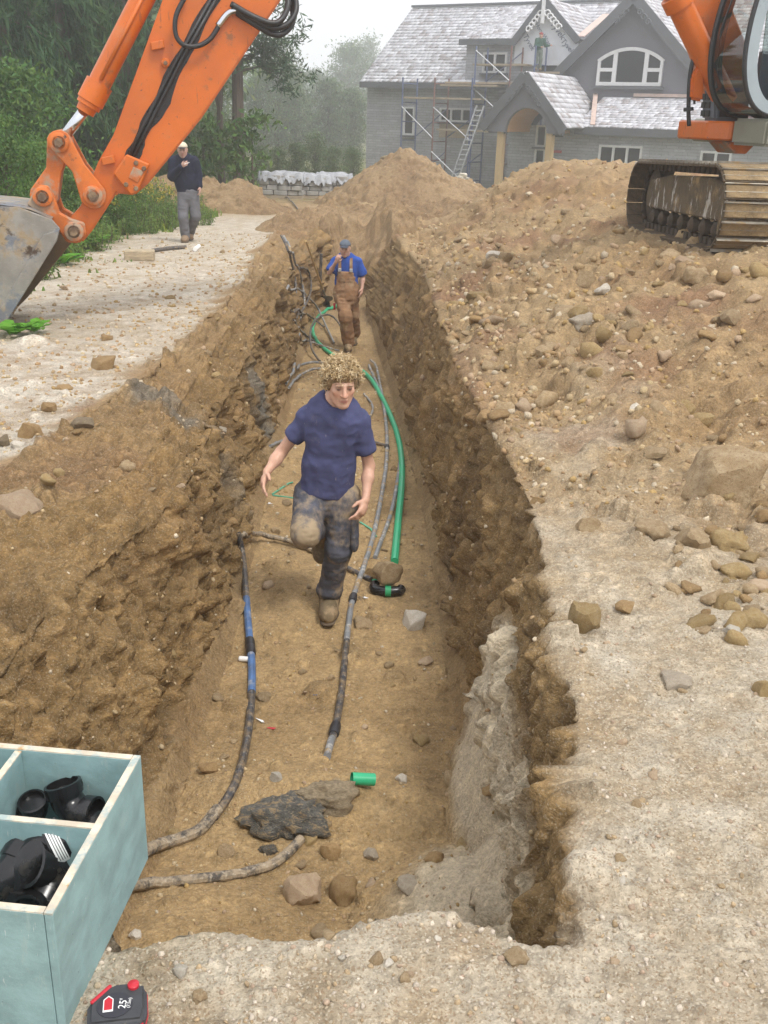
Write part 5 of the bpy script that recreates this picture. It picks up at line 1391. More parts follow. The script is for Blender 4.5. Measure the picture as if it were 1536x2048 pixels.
# ================================================================== haze, trees, weeds, grass
def leafmat(name, base, var=.35, trans=.25):
    m, nt, b = nmat(name); vc = nd(nt, 'ShaderNodeVertexColor', layer_name='leaf'); oi = nd(nt, 'ShaderNodeObjectInfo')
    sp = nd(nt, 'ShaderNodeSeparateColor'); nt.links.new(vc.outputs[0], sp.inputs[0])
    k = nd(nt, 'ShaderNodeMapRange'); nt.links.new(sp.outputs[0], k.inputs[0]); k.inputs[3].default_value = 1 - var; k.inputs[4].default_value = 1 + var
    col = mix(nt, sp.outputs[1], base, (base[0] * 1.7 + .02, base[1] * 1.25, base[2] * .9))
    s = nd(nt, 'ShaderNodeVectorMath', operation='SCALE'); nt.links.new(col, s.inputs[0]); nt.links.new(k.outputs[0], s.inputs['Scale'])
    nt.links.new(s.outputs[0], b.inputs['Base Color']); b.inputs['Roughness'].default_value = .65; b.inputs['Specular IOR Level'].default_value = .3
    tl = nd(nt, 'ShaderNodeBsdfTranslucent'); nt.links.new(s.outputs[0], tl.inputs[0]); mx = nd(nt, 'ShaderNodeMixShader'); mx.inputs[0].default_value = trans
    nt.links.new(b.outputs[0], mx.inputs[1]); nt.links.new(tl.outputs[0], mx.inputs[2]); nt.links.new(mx.outputs[0], nt.nodes['Material Output'].inputs[0])
    return m
M_SPRUCE = leafmat('spruce_needles', (.030, .092, .030)); M_BROAD = leafmat('broad_leaves', (.065, .150, .034)); M_PINE = leafmat('pine_needles', (.045, .10, .045))
M_FAR = leafmat('far_leaves', (.10, .165, .075)); M_GRASS = leafmat('grass_blades', (.13, .22, .05)); M_WEED = leafmat('weed_leaves', (.11, .21, .05)); M_GOLD = leafmat('goldenrod_flowers', (.42, .33, .04))  # far leaves painted paler to add to the haze
M_BURD = leafmat('broad_plant_leaves', (.10, .30, .035), .2, .3)
M_BARK = pm('dark_bark', (.085, .065, .05), .95, var=.35, vscale=9, bmp=(18, .8, .03), stretch=(1, 1, .25))

def cards(cent, size, r, stretch=1.7, droop=None, two=False):
    """leaf shaped quads at cent (N,3): returns verts, quads, shade values"""
    n = len(cent); d = r.normal(size=(n, 3)); 
    if droop is not None: d = d * .55 + droop
    d /= np.linalg.norm(d, axis=1)[:, None] + 1e-9
    u = np.cross(d, r.normal(size=(n, 3))); u /= np.linalg.norm(u, axis=1)[:, None] + 1e-9
    L = (size * stretch)[:, None]; Wd = (size * .5)[:, None]
    V = np.stack([cent - d * L * .5, cent + u * Wd * .6, cent + d * L * .5, cent - u * Wd * .6], 1).reshape(-1, 3)
    Q = np.arange(4 * n).reshape(-1, 4); return V, Q
def leaf_mesh(name, V, Q, sh, hue, mat):
    me = np_mesh(name, V, Q); at = me.color_attributes.new('leaf', 'FLOAT_COLOR', 'POINT')
    cc = np.stack([np.repeat(sh, 4), np.repeat(hue, 4), np.zeros(len(sh) * 4), np.ones(len(sh) * 4)], 1).astype(np.float32)
    at.data.foreach_set('color', cc.ravel()); me.materials.append(mat); return me

def spruce_meshes(h, rad, seed, n_whorl=34):
    """dense conifer: drooping boughs with hanging sprays"""
    r = np.random.default_rng(seed); tr = MB(); tr.tube([(0, 0, 0), (.02, 0, h * .5), (0, 0, h * .97)], [.028 * h, .016 * h, .003 * h], 9)
    P_ = []; D_ = []; S_ = []
    for k in range(n_whorl):
        t = (k + .5) / n_whorl; z = h * (.02 + .96 * t); L = rad * (1 - t) ** .8 * r.uniform(.85, 1.1) + .12
        nb = int(5 + 5 * (1 - t))
        for j in range(nb):
            a = r.uniform(0, 6.283); Lb = L * r.uniform(.7, 1.12); m_ = int(20 + 62 * Lb / rad)
            s = r.uniform(.12, 1, m_) ** .75; zz = z - .30 * Lb * s ** 1.3 + .12 * Lb * s ** 4 + r.normal(0, .03, m_)
            lat = r.normal(0, .11 * Lb + .03, m_) * (1 - .5 * s)
            x = np.cos(a) * s * Lb - np.sin(a) * lat; y = np.sin(a) * s * Lb + np.cos(a) * lat
            P_.append(np.stack([x, y, zz - np.abs(r.normal(0, .10, m_)) * (.4 + Lb * .3)], 1)); D_.append(np.stack([np.cos(a) * .5 + 0 * s, np.sin(a) * .5 + 0 * s, -.75 + 0 * s], 1)); S_.append(np.full(m_, .06 + .085 * r.random()) * (.75 + .5 * r.random(m_)))
            if j % 3 == 0 and k % 2 == 0: tr.tube([(0, 0, z), (np.cos(a) * Lb * .5, np.sin(a) * Lb * .5, z - .1 * Lb), (np.cos(a) * Lb * .92, np.sin(a) * Lb * .92, z - .25 * Lb)], [.02, .012, .004], 4)
    P_ = np.concatenate(P_); D_ = np.concatenate(D_); S_ = np.concatenate(S_) * h / 9
    V, Q = cards(P_, S_ * .8, r, 4.0, D_)
    sh = np.clip(.5 + .5 * fbm(P_ * 1.1, 3, seed) + r.normal(0, .18, len(P_)), 0, 1); hue = np.clip(r.normal(.2, .2, len(P_)) + .35 * (sh > .75), 0, 1)
    return tr.mesh('trunk'), leaf_mesh('crown', V, Q, sh, hue, M_SPRUCE)

def broad_meshes(h, rad, seed, n=9000, leaf=.16, mat=None, trunk_h=.28, lean=0.0, clumps=60, zlo=.25):
    r = np.random.default_rng(seed); tr = MB()
    tr.tube([(0, 0, 0), (.05 * lean, 0, h * .3), (lean, 0, h * .85)], [.020 * h, .015 * h, .004 * h], 9)
    cc = []; 
    for k in range(clumps):
        t = r.uniform(zlo, 1); a = r.uniform(0, 6.283); R_ = rad * math.sin(math.pi * min(1, (t - zlo) / (1 - zlo) * .86 + .12)) ** .7 * r.uniform(.25, 1)
        c = np.array([math.cos(a) * R_ + lean * t, math.sin(a) * R_, h * t]); cc.append(c)
        if k % 2 == 0: tr.tube([(lean * t * .7, 0, h * max(.15, t - .25)), tuple(c * np.array([.6, .6, 1]) - np.array([0, 0, .1])), tuple(c)], [.010 * h * (1.2 - t), .006 * h * (1.2 - t), .002 * h], 5)
    cc = np.array(cc); m_ = n // clumps
    cs = r.uniform(.55, 1.25, clumps) * rad * .27
    P_ = (cc[:, None, :] + r.normal(size=(clumps, m_, 3)) * cs[:, None, None] * np.array([1, 1, .62])).reshape(-1, 3)
    V, Q = cards(P_, leaf * r.uniform(.6, 1.3, len(P_)), r, 1.5, np.tile(np.array([[0, 0, -.35]]), (len(P_), 1)))
    csh = np.repeat(r.uniform(.1, .9, clumps), m_); sh = np.clip(csh + r.normal(0, .2, len(P_)), 0, 1); hue = np.clip(r.normal(.25, .22, len(P_)), 0, 1)
    return tr.mesh('trunk'), leaf_mesh('crown', V, Q, sh, hue, mat or M_BROAD)

def plant_tree(name, tm, cm, x, y, z, s, rz, label, group=None, cat='tree', sx=1.0):
    r = empty(name, (x, y, z), rz); r.scale = (s * sx, s * sx, s); tag(r, label, cat, group)
    link('trunk', tm, M_BARK, r, smooth=False); link('crown', cm, None, r); return r
# dark spruces in the left corner
_s1 = spruce_meshes(9, 2.1, 1, 40); _s2 = spruce_meshes(9, 1.8, 2, 38); _s3 = spruce_meshes(9, 2.4, 3, 40)
def at_px(px, py, Y):
    q = P(px, py, Y); return q.x, q.y, gz(q.x, q.y) - .1
for i, (px, Y, s, mm, lab) in enumerate((
        (30, 25, 1.4, _s1, 'dark green spruce at the far left behind the bucket'),
        (150, 27.5, 1.5, _s2, 'dark spruce with drooping boughs second from the left'),
        (262, 31, 1.6, _s3, 'tall dark spruce behind the orange arm'),
        (-70, 28, 1.6, _s2, 'dark spruce partly cut by the left edge of the photo'),
        (92, 33, 1.9, _s3, 'spruce standing in the second row between the two left spruces'),
        (215, 37, 1.9, _s1, 'spruce in the second row right of the drooping spruce'))):
    x, y, z = at_px(px, 380, Y); plant_tree('spruce_tree', mm[0], mm[1], x, y, z, s, i * 1.3, lab, 'spruces on the left', sx=.62)
# light shrubs in front of the spruces
_b1 = broad_meshes(3.0, 1.2, 11, 11000, .07, M_BROAD, clumps=60, zlo=.1); _b2 = broad_meshes(2.8, 1.05, 12, 9500, .075, M_BROAD, clumps=50, zlo=.1)
for px, Y, s, mm, lab in ((20, 14.5, .62, _b1, 'bright leafy shrub at the left edge above the bucket'), (105, 16.5, .6, _b2, 'leafy shrub left of the bucket linkage'),
                          (50, 19, 1.0, _b2, 'taller leafy shrub in front of the left spruce'), (225, 19, .45, _b1, 'low leafy shrub behind the bucket cylinder')):
    x, y, z = at_px(px, 420, Y); plant_tree('shrub', mm[0], mm[1], x, y, z, s, px, lab, 'shrubs below the spruces', 'shrub')
# the two bare stemmed trees by the path
_p1 = None
def pine():
    r = np.random.default_rng(5); h = 11.0; tr = MB(); tr.tube([(0, 0, 0), (.03, 0, h * .4), (-.05, 0, h)], [.21, .17, .04], 10)
    P_ = []; S_ = []
    for k in range(42):
        t = r.uniform(.36, .99); a = r.choice([r.uniform(-.9, .9), r.uniform(0, 6.28)], p=[.72, .28]); L = (2.7 if abs(a) < 1 else 1.5) * (1.15 - t) ** .5 * r.uniform(.5, 1.15); z = h * t
        tip = np.array([math.cos(a) * L, math.sin(a) * L, z - .12 * L - .18 * L * r.random()]); mid = np.array([math.cos(a) * L * .5, math.sin(a) * L * .5, z + .05 * L])
        tr.tube([(0, 0, z - .1), tuple(mid), tuple(tip)], [.035 * (1.2 - t) + .01, .016, .004], 5)
        nc = int(r.integers(3, 7))
        for j in range(nc):
            f = r.uniform(.45, 1.08); c = (mid + (tip - mid) * (2 * f - 1) if f > .5 else mid * 2 * f) + r.normal(0, .12, 3); 
            m_ = 30; P_.append(c + r.normal(size=(m_, 3)) * np.array([.17, .17, .11])); S_.append(np.full(m_, .09))
    P_ = np.concatenate(P_); S_ = np.concatenate(S_); V, Q = cards(P_, S_ * r.uniform(.6, 1.3, len(S_)), r, 2.6)
    sh = np.clip(r.normal(.45, .25, len(P_)), 0, 1); return tr.mesh('trunk'), leaf_mesh('crown', V, Q, sh, np.clip(r.normal(.15, .15, len(P_)), 0, 1), M_PINE)
_pn = pine()
x, y, z = at_px(478, 358, 34); plant_tree('pine_tree', _pn[0], _pn[1], x, y, z, 1.0, 0, 'tall pine with a bare dark trunk and long branches to the right', None)
_th = broad_meshes(9, 1.3, 21, 1500, .11, M_BROAD, clumps=40, zlo=.4)
x, y, z = at_px(443, 352, 36); plant_tree('slim_tree', _th[0], _th[1], x, y, z, .95, 0, 'slim leafy tree just left of the pine trunk', None, sx=.8)
_sap = broad_meshes(2.6, .8, 23, 900, .14, M_BROAD, clumps=14, zlo=.35)
x, y, z = at_px(505, 350, 31); plant_tree('sapling', _sap[0], _sap[1], x, y, z, 1.0, 0, 'thin sapling right of the pine trunk behind the soil bank', None)
x, y, z = at_px(408, 360, 32); plant_tree('sapling', _sap[0], _sap[1], x, y, z, 1.0, 2, 'leafy sapling left of the slim tree behind the walking man', None)
# hazy wood behind
_f1 = broad_meshes(11, 3.2, 31, 9000, .26, M_FAR, clumps=80, zlo=.08); _f2 = broad_meshes(9, 2.9, 32, 8000, .26, M_FAR, clumps=70, zlo=.06); _f3 = broad_meshes(14, 3.4, 33, 9000, .28, M_FAR, clumps=80, zlo=.12)
farl = ((692, 68, .52, 0, 'pale hazy tree touching the left corner of the house'), (628, 72, .46, 1, 'hazy round tree between the pine and the house'), (560, 84, .40, 2, 'faint far tree right of the pine trunk'),
        (525, 54, .42, 1, 'hazy bush behind the wrapped stone pallets'), (590, 54.5, .36, 0, 'low hazy bush left of the house corner'), (655, 53, .40, 1, 'low hazy bush at the foot of the pale tree'),
        (470, 78, .5, 0, 'faint tree behind the pine'), (400, 66, .7, 2, 'hazy tree behind the slim tree'), (350, 60, 1.2, 1, 'hazy tree right of the tall spruce'), (730, 92, .55, 2, 'faint tree peeping out left of the house roof'),
        (520, 47, .20, 1, 'bush behind the left end of the wrapped pallets'), (556, 48, .17, 0, 'bush behind the wrapped pallets'), (592, 47.5, .22, 1, 'round bush behind the wrapped pallets'), (630, 48.5, .18, 2, 'bush behind the right end of the wrapped pallets'), (668, 47, .21, 1, 'bush between the central heap and the hazy trees'), (705, 48, .18, 0, 'bush beside the left corner of the house'), (440, 48, .3, 1, 'green bush low behind the man on the road'), (558, 52, .38, 2, 'hazy bush between the two low bushes left of the house'), (700, 54, .36, 1, 'low hazy bush against the left house corner'), (300, 50, 1.2, 0, 'wood tree behind the orange arm'), (180, 46, 1.3, 2, 'wood tree behind the left spruces'), (60, 44, 1.3, 1, 'wood tree at the far left'), (-60, 50, 1.5, 0, 'wood tree beyond the left edge'))
for px, Y, s, k, lab in farl:
    kk = 2.1 if s < .75 and px > 400 and Y > 55 else 1.7 if px > 450 and Y > 50 else 1.0; Y *= kk; s *= kk
    x, y, z = at_px(px, 370, Y); mm = (_f1, _f2, _f3)[k]; plant_tree('broadleaf_tree', mm[0], mm[1], x, y, z, s, px * .7, lab, 'trees of the hazy wood')

# grass and weeds on the left verge
def verge():
    r = np.random.default_rng(41); n = 26000
    y = 1 / r.uniform(1 / 44, 1 / 8.5, n); x = -r.uniform(3.6, 15, n) * (y / 16) ** .35
    x = np.minimum(x, -.9 - .5 * y ** .0 - 2.0)
    edge = -4.75 - .5 * vnoise(np.stack([x * .7, y * .7, 0 * x], 1), 5) - .35 * vnoise(np.stack([x * 2.4, y * 2.4, 0 * x], 1), 6)
    edge = np.where(y > 20, edge + (y - 20) * .12, edge); edge = np.where(y < 14, edge - (14 - y) * .05, edge)
    k = (x < edge) | ((r.random(n) < .02) & (x < edge + 1.2))
    k &= ~((np.abs(x + 5.4) < 2.6) & (np.abs(y - 27) < 1.4) & (r.random(n) < .93))
    x, y = x[k], y[k]; z = np.array([gz(a, b) for a, b in zip(x, y)])
    V = []; Q = []; sh = []; hue = []
    hgt = r.uniform(.10, .32, len(x)) * np.clip(.6 + (edge[k] - x) * .35, .4, 1.5)
    for i in range(len(x)):
        for b in range(3):
            a = r.uniform(0, 6.28); w = .018 + .0009 * y[i]; L = hgt[i] * r.uniform(.6, 1.1); o = r.normal(0, .04, 2); bd = r.uniform(.1, .6) * L
            dx, dy = math.cos(a), math.sin(a); p0 = np.array([x[i] + o[0], y[i] + o[1], z[i] - .02])
            V += [p0 + (-dy * w, dx * w, 0), p0 + (dy * w, -dx * w, 0), p0 + (dx * bd + dy * w * .3, dy * bd - dx * w * .3, L), p0 + (dx * bd - dy * w * .3, dy * bd + dx * w * .3, L)]
            sh.append(r.random()); hue.append(min(1, max(0, r.normal(.35, .3))))
    V = np.array(V); Q = np.arange(len(V)).reshape(-1, 4)
    o = link('grass', leaf_mesh('grass', V, Q, np.array(sh), np.array(hue), M_GRASS)); tag(o, 'green grass on the verge left of the gravel road', 'grass', kind='stuff')
verge()
def weed_mesh(seed, h, flowers):
    r = np.random.default_rng(seed); V = []; sh = []; P_ = []; tr = MB(); G = []
    for s in range(12):
        a = r.uniform(0, 6.28); rr_ = r.uniform(0, .25); hh = h * r.uniform(.6, 1.1); x0, y0 = math.cos(a) * rr_, math.sin(a) * rr_; tip = np.array([x0 * 1.7, y0 * 1.7, hh])
        tr.tube([(x0, y0, 0), tuple(tip * np.array([.95, .95, .55])), tuple(tip)], [.008, .006, .003], 4)
        for k in range(60):
            t = r.uniform(.1, 1); P_.append(np.array([x0, y0, 0]) * (1 - t) + tip * t + r.normal(0, .07, 3) * np.array([1, 1, .4]))
        if flowers and s % 2 == 0:
            for k in range(26): G.append(tip + r.normal(0, .06, 3) * np.array([1, 1, .7]))
    P_ = np.array(P_); V, Q = cards(P_, r.uniform(.02, .05, len(P_)), r, 2.4); lm = leaf_mesh('leaves', V, Q, r.random(len(P_)), np.clip(r.normal(.3, .25, len(P_)), 0, 1), M_WEED)
    gm = None
    if flowers:
        G = np.array(G); V, Q = cards(G, r.uniform(.03, .06, len(G)), r, 1.4); gm = leaf_mesh('flowers', V, Q, r.random(len(G)), np.zeros(len(G)), M_GOLD)
    return tr.mesh('stems'), lm, gm
_w = [weed_mesh(51, .8, True), weed_mesh(52, .7, False), weed_mesh(53, .95, True), weed_mesh(54, .55, False)]
def weed(px, py, k, s, label, group='weeds on the verge'):
    p = GP(px, py); r = empty('weed_clump', (p.x, p.y, p.z - .03), px); r.scale = (s, s, s); tag(r, place_label(label, p), 'weed', group)
    a, b, c = _w[k]; link('stems', a, M_BARK, r); link('leaves', b, None, r)
    if c: link('flowers', c, None, r)['kind'] = 'stuff'
rw = random.Random(9)
for i, (px, py) in enumerate(((230, 440), (262, 432), (290, 440), (245, 452), (215, 462), (310, 430), (275, 455), (335, 438))):
    weed(px, py, (0, 2)[i % 2], rw.uniform(.8, 1.1), 'yellow flowering weed')
for i in range(34):
    px = rw.uniform(-10, 420); py = 470 - rw.uniform(0, 55) if px > 130 else rw.uniform(430, 520)
    weed(px, py, rw.choice((1, 3, 3, 2)), rw.uniform(.4, .85), 'green weed clump')
for i, (px, py) in enumerate(((95, 530), (150, 520), (60, 560), (190, 500), (215, 485), (118, 505))): weed(px, py, 3, .8, 'low roadside weed')
# big leaved plants
def rosette(px, py, n, L, label, rot=0, w=.5):
    p = GP(px, py); r = np.random.default_rng(int(px)); root = empty('leafy_plant', (p.x, p.y, p.z), rot); tag(root, label, 'plant', 'broad leaved plants beside the road')
    for k in range(n):
        a = k * 2.4 + r.uniform(-.3, .3); l_ = L * r.uniform(.7, 1.1); el = r.uniform(.3, .9); V = []; F_ = []
        m_ = 7
        for i in range(m_):
            t = i / (m_ - 1); rad = .15 * L + l_ * t * math.cos(el * (1 - .5 * t)); zz = l_ * (t * math.sin(el) * 1.1 - .55 * t * t * math.sin(el)) + .03; wd = l_ * w * math.sin(math.pi * min(1, t * .93 + .07)) ** .6 * .5 * (1 + .12 * (-1) ** i)
            for s_ in (-1, 0, 1): V.append((math.cos(a) * rad - math.sin(a) * wd * s_, math.sin(a) * rad + math.cos(a) * wd * s_, zz + (.12 * wd if s_ else -.1 * wd) + r.normal(0, .006)))
        for i in range(m_ - 1):
            for j in range(2): F_.append((i * 3 + j, i * 3 + j + 1, i * 3 + j + 4, i * 3 + j + 3))
        me = np_mesh('leaf', np.array(V), F_); at = me.color_attributes.new('leaf', 'FLOAT_COLOR', 'POINT'); sh = r.uniform(.2, .9)
        at.data.foreach_set('color', np.array([(min(1, max(0, sh + r.normal(0, .08))), r.uniform(0, .5), 0, 1) for _ in V], np.float32).ravel()); link('leaf', me, M_BURD, root, smooth=True)
rosette(28, 672, 13, .22, 'bright green broad leaved plant below the bucket at the left edge'); rosette(68, 668, 10, .17, 'smaller bright green plant right of the broad leaved one', 1)
rosette(165, 500, 14, .42, 'pale green burdock plant at the road edge under the bucket arm', 2); rosette(200, 480, 10, .35, 'second burdock plant behind the first', 3)
rosette(120, 530, 10, .3, 'low leafy plant right of the bucket', 4)

# ------------------------------------------------------------------ the mist
hz = MB(); hz.box((0, 105, 13), (280, 260, 40))
M_HAZE, _nt, _b = nmat('mist'); _nt.nodes.remove(_b); _pv = nd(_nt, 'ShaderNodeVolumePrincipled'); _pv.inputs['Color'].default_value = (.955, .98, 1, 1); _pv.inputs['Density'].default_value = .0041
_pv.inputs['Anisotropy'].default_value = .6; _nt.links.new(_pv.outputs[0], _nt.nodes['Material Output'].inputs['Volume'])
ho = hz.build('haze', M_HAZE); tag(ho, 'thin pale morning mist over the whole site', 'mist', kind='stuff')
# ================================================================== pipes, box, tools, small things
MUD = (.36, .25, .125)
M_POLY = pm('black_poly_pipe', (.045, .045, .05), .42, var=.2, vscale=12, dirt=[(MUD, 22, .42, .70, (1, 1, 1), .6), ((.45, .40, .32), 47, .52, .72, (1, 1, 1), .6)])
M_POLYMUD = pm('mud_caked_pipe', (.06, .055, .05), .7, var=.3, vscale=14, bmp=(40, .9, .01), dirt=[((.42, .33, .22), 26, .32, .62, (1, 1, 1), .85), ((.52, .45, .35), 60, .5, .7, (1, 1, 1), .7)])
M_GREYP = pm('grey_pipe', (.20, .21, .22), .5, var=.2, vscale=10, dirt=[(MUD, 9, .5, .66), ((.5, .48, .44), 15, .52, .66)])
M_BLUEP = pm('blue_pipe', (.07, .15, .32), .45, var=.25, vscale=10, dirt=[((.30, .32, .36), 12, .5, .66)])
M_GREENP = pm('green_pipe', (.03, .42, .20), .45, var=.10, vscale=5, dirt=[((.25, .45, .28), 7, .58, .8, (1, 1, 1), .5)])
M_ABS = pm('black_plastic_fitting', (.012, .012, .013), .22, var=.2, vscale=9, rvar=.06, dirt=[((.20, .16, .11), 14, .56, .78, (1, 1, 1), .35)])
M_TAPEG = pm('green_tape', (.02, .30, .12), .5, var=.1)
M_LABEL = pm('white_sticker', (.80, .80, .78), .5, var=.04)
M_PRINT = pm('dark_print', (.03, .03, .04), .6, var=.02)
M_CLAMP = pm('hose_clamp', (.04, .04, .045), .5, .3, var=.2)
def floor_pts(lst, r, lift=None):
    out = []
    for i, q in enumerate(lst):
        p = GP(q[0], q[1])
        if q[1] > 1500 and p.z > -1.05: p = PZ(q[0], q[1], -1.24)
        out.append(Vector((p.x, p.y, p.z + r * .8 + (q[2] if len(q) > 2 else 0))))
    return out
def pipe(name, lst, r, mat, label, group=None, n=10, cat='pipe'):
    """pipe lying on the ground along the pixels of lst (third value: height above ground)"""
    q2 = catmull([Vector((q[0], q[1], q[2] if len(q) > 2 else 0)) for q in lst], 7)
    pts = floor_pts([(q.x, q.y, q.z) for q in q2], r); z = np.array([p.z for p in pts]); zs = np.convolve(np.pad(z, 3, mode='edge'), np.ones(7) / 7, 'valid')
    xs = np.convolve(np.pad([p.x for p in pts], 2, mode='edge'), np.ones(5) / 5, 'valid'); ys_ = np.convolve(np.pad([p.y for p in pts], 2, mode='edge'), np.ones(5) / 5, 'valid')
    xs[0], xs[-1] = pts[0].x, pts[-1].x; ys_[0], ys_[-1] = pts[0].y, pts[-1].y
    cm = [Vector((a, b, max(c, d - r * .5))) for a, b, c, d in zip(xs, ys_, zs, z)]; o0 = cm[0].copy(); cm = [c - o0 for c in cm]
    root = empty(name, o0); tag(root, label, cat, group)
    m = MB(); m.tube(cm, r, n); m.build('tube', mat, root, smooth='auto'); return root, cm
def collar(root, cm, i, r, mat, name='coupling', L=.05):
    i = max(1, min(len(cm) - 2, i)); d = (cm[i + 1] - cm[i - 1]).normalized(); m = MB(); m.lathe([(-L, r), (-L * .6, r * 1.12), (L * .6, r * 1.12), (L, r)], cm[i], d, 12); m.build(name, mat, root, smooth='auto')
def sleeve(root, cm, i0, i1, r, mat, name): m = MB(); m.tube(cm[i0:i1], r, 10); m.build(name, mat, root, smooth='auto')

rt, cm = pipe('water_pipe', [(476, 1084, .06), (484, 1110, .02), (490, 1160), (497, 1260), (504, 1340), (501, 1430), (486, 1530), (457, 1600), (428, 1640)], .021, M_POLY, 'black pipe with a blue stretch along the left trench wall')
sleeve(rt, cm, 17, 33, .0225, M_BLUEP, 'blue_stretch'); collar(rt, cm, 24, .026, M_CLAMP); collar(rt, cm, 25, .026, M_CLAMP)
rt2, cm2 = pipe('muddy_pipe', [(436, 1628, .01), (400, 1668), (350, 1688), (300, 1706), (240, 1735), (180, 1760)], .026, M_POLYMUD, 'mud caked pipe running behind the teal box')
rt, cm = pipe('water_pipe', [(738, 735), (762, 790), (772, 850), (774, 905), (768, 965), (748, 1070), (724, 1148), (703, 1210), (692, 1300), (684, 1380), (672, 1455), (654, 1516)], .019, M_GREYP, 'grey pipe along the middle of the trench floor past the walking man')
sleeve(rt, cm, 55, 74, .0195, M_POLY, 'black_stretch'); collar(rt, cm, 71, .025, M_CLAMP); collar(rt, cm, 48, .024, M_CLAMP); collar(rt, cm, 20, .023, M_CLAMP)
pipe('muddy_pipe', [(205, 1795), (270, 1780), (360, 1768), (460, 1757), (530, 1742), (572, 1716), (602, 1684)], .021, M_POLYMUD, 'muddy pipe curving from the box to the clay lump')
rt, cm = pipe('cross_pipe', [(480, 1088, .05), (530, 1085, .04), (590, 1094, .02), (640, 1112), (700, 1143), (742, 1163)], .019, M_POLYMUD, 'muddy pipe crossing the trench behind the raised leg')
sleeve(rt, cm, 26, 36, .0195, M_POLY, 'black_stretch')
rt, cm = pipe('drain_pipe', [(684, 611), (645, 628), (625, 655), (633, 685), (668, 715), (712, 738), (742, 762), (772, 815), (798, 885), (804, 960), (796, 1050), (789, 1128)], .029, M_GREENP, 'long bright green drain pipe curving along the right side of the trench')
pipe('grey_pipe', [(800, 925), (795, 965), (782, 1030), (764, 1080), (750, 1118)], .017, M_GREYP, 'thin grey pipe between the middle pipe and the green pipe')
pipe('grey_pipe', [(741, 728, .04), (752, 742, .06), (760, 775, .03), (772, 830, .0)], .017, M_GREYP, 'short looped grey pipe right of the curly hair')
pipe('black_pipe', [(700, 892, .02), (735, 888, .02), (772, 894, .0)], .016, M_POLY, 'short black pipe behind the bare left arm')
pipe('grey_pipe', [(540, 893), (570, 885), (610, 880)], .016, M_GREYP, 'short grey pipe behind the bare right arm')
pipe('grey_pipe', [(728, 790), (745, 812), (743, 830), (735, 838)], .014, M_GREYP, 'small curled grey pipe end right of the shirt shoulder')
# tangle further back
TG = 'pipes tangled in the far trench'
pipe('black_pipe', [(563, 530, .42), (578, 555, .35), (590, 585, .2), (592, 610, .06), (588, 628, .0)], .018, M_POLY, 'leftmost black pipe hanging down the far left wall', TG)
pipe('black_pipe', [(568, 530, .42), (586, 560, .34), (604, 590, .2), (609, 620, .05), (600, 640, .0)], .018, M_GREYP, 'grey pipe hanging down the far left wall', TG)
pipe('grey_pipe', [(572, 600, .12), (600, 600, .14), (630, 622, .1), (648, 652, .06), (668, 690, .02)], .017, M_GREYP, 'grey pipe arching down to the right over the green pipe', TG)
pipe('grey_pipe', [(584, 632, .03), (592, 655, .02), (615, 676, .0), (640, 690, .0)], .016, M_GREYP, 'grey pipe lying left of the green pipe bend', TG)
pipe('black_pipe', [(580, 628, .05), (620, 640, .04), (648, 660, .03)], .016, M_POLY, 'straight black pipe crossing above the green pipe', TG)
pipe('black_pipe', [(640, 726, .0), (622, 712, .12), (622, 690, .25), (640, 673, .32), (662, 668, .3), (682, 680, .2), (692, 705, .05)], .016, M_POLY, 'black pipe loop standing up behind the curly hair', TG)
pipe('black_pipe', [(600, 560, .2), (618, 580, .3), (622, 610, .22), (606, 632, .08), (590, 640, .0)], .016, M_POLY, 'black pipe loop bulging from the far left wall', TG)
pipe('grey_pipe', [(590, 682, .0), (620, 688, .02), (650, 700, .04), (678, 706, .02)], .015, M_GREYP, 'grey pipe running into the black loop', TG)
pipe('pale_pipe', [(572, 768, .0), (592, 748, .05), (618, 738, .08), (652, 735, .05)], .018, M_GREYP, 'upper pale pipe arching left of the curly hair', TG)
pipe('pale_pipe', [(578, 776, .0), (600, 758, .03), (626, 747, .05), (655, 744, .03)], .017, M_GREYP, 'lower pale pipe arching left of the curly hair', TG)
pipe('black_pipe', [(548, 385), (575, 400, .05), (594, 418, .02), (600, 430)], .02, M_POLY, 'black pipe on the ground beyond the far end of the trench', TG)
# thin green straps
M_STRAP = pm('green_strap', (.10, .36, .22), .6, var=.15)
def strap(lst, label):
    pts = floor_pts(lst, .01); m = MB()
    for a, b in zip(pts[:-1], pts[1:]): m.bar(a - pts[0], b - pts[0], .016, .008)
    o = m.build('green_strap', M_STRAP, loc=pts[0]); tag(o, label, 'strap', 'green straps on the trench floor')
strap([(545, 990), (578, 968), (586, 966)], 'short green strap left of the dangling hand'); strap([(545, 992), (590, 998), (612, 984)], 'green strap bent across the floor behind the raised knee')
strap([(560, 1080), (590, 1090), (628, 1098)], 'green strap lying along the muddy cross pipe'); strap([(720, 1046), (742, 1060), (752, 1075)], 'green strap right of the standing leg')
strap([(626, 1094), (640, 1106), (650, 1118)], 'tiny green strap by the knee')

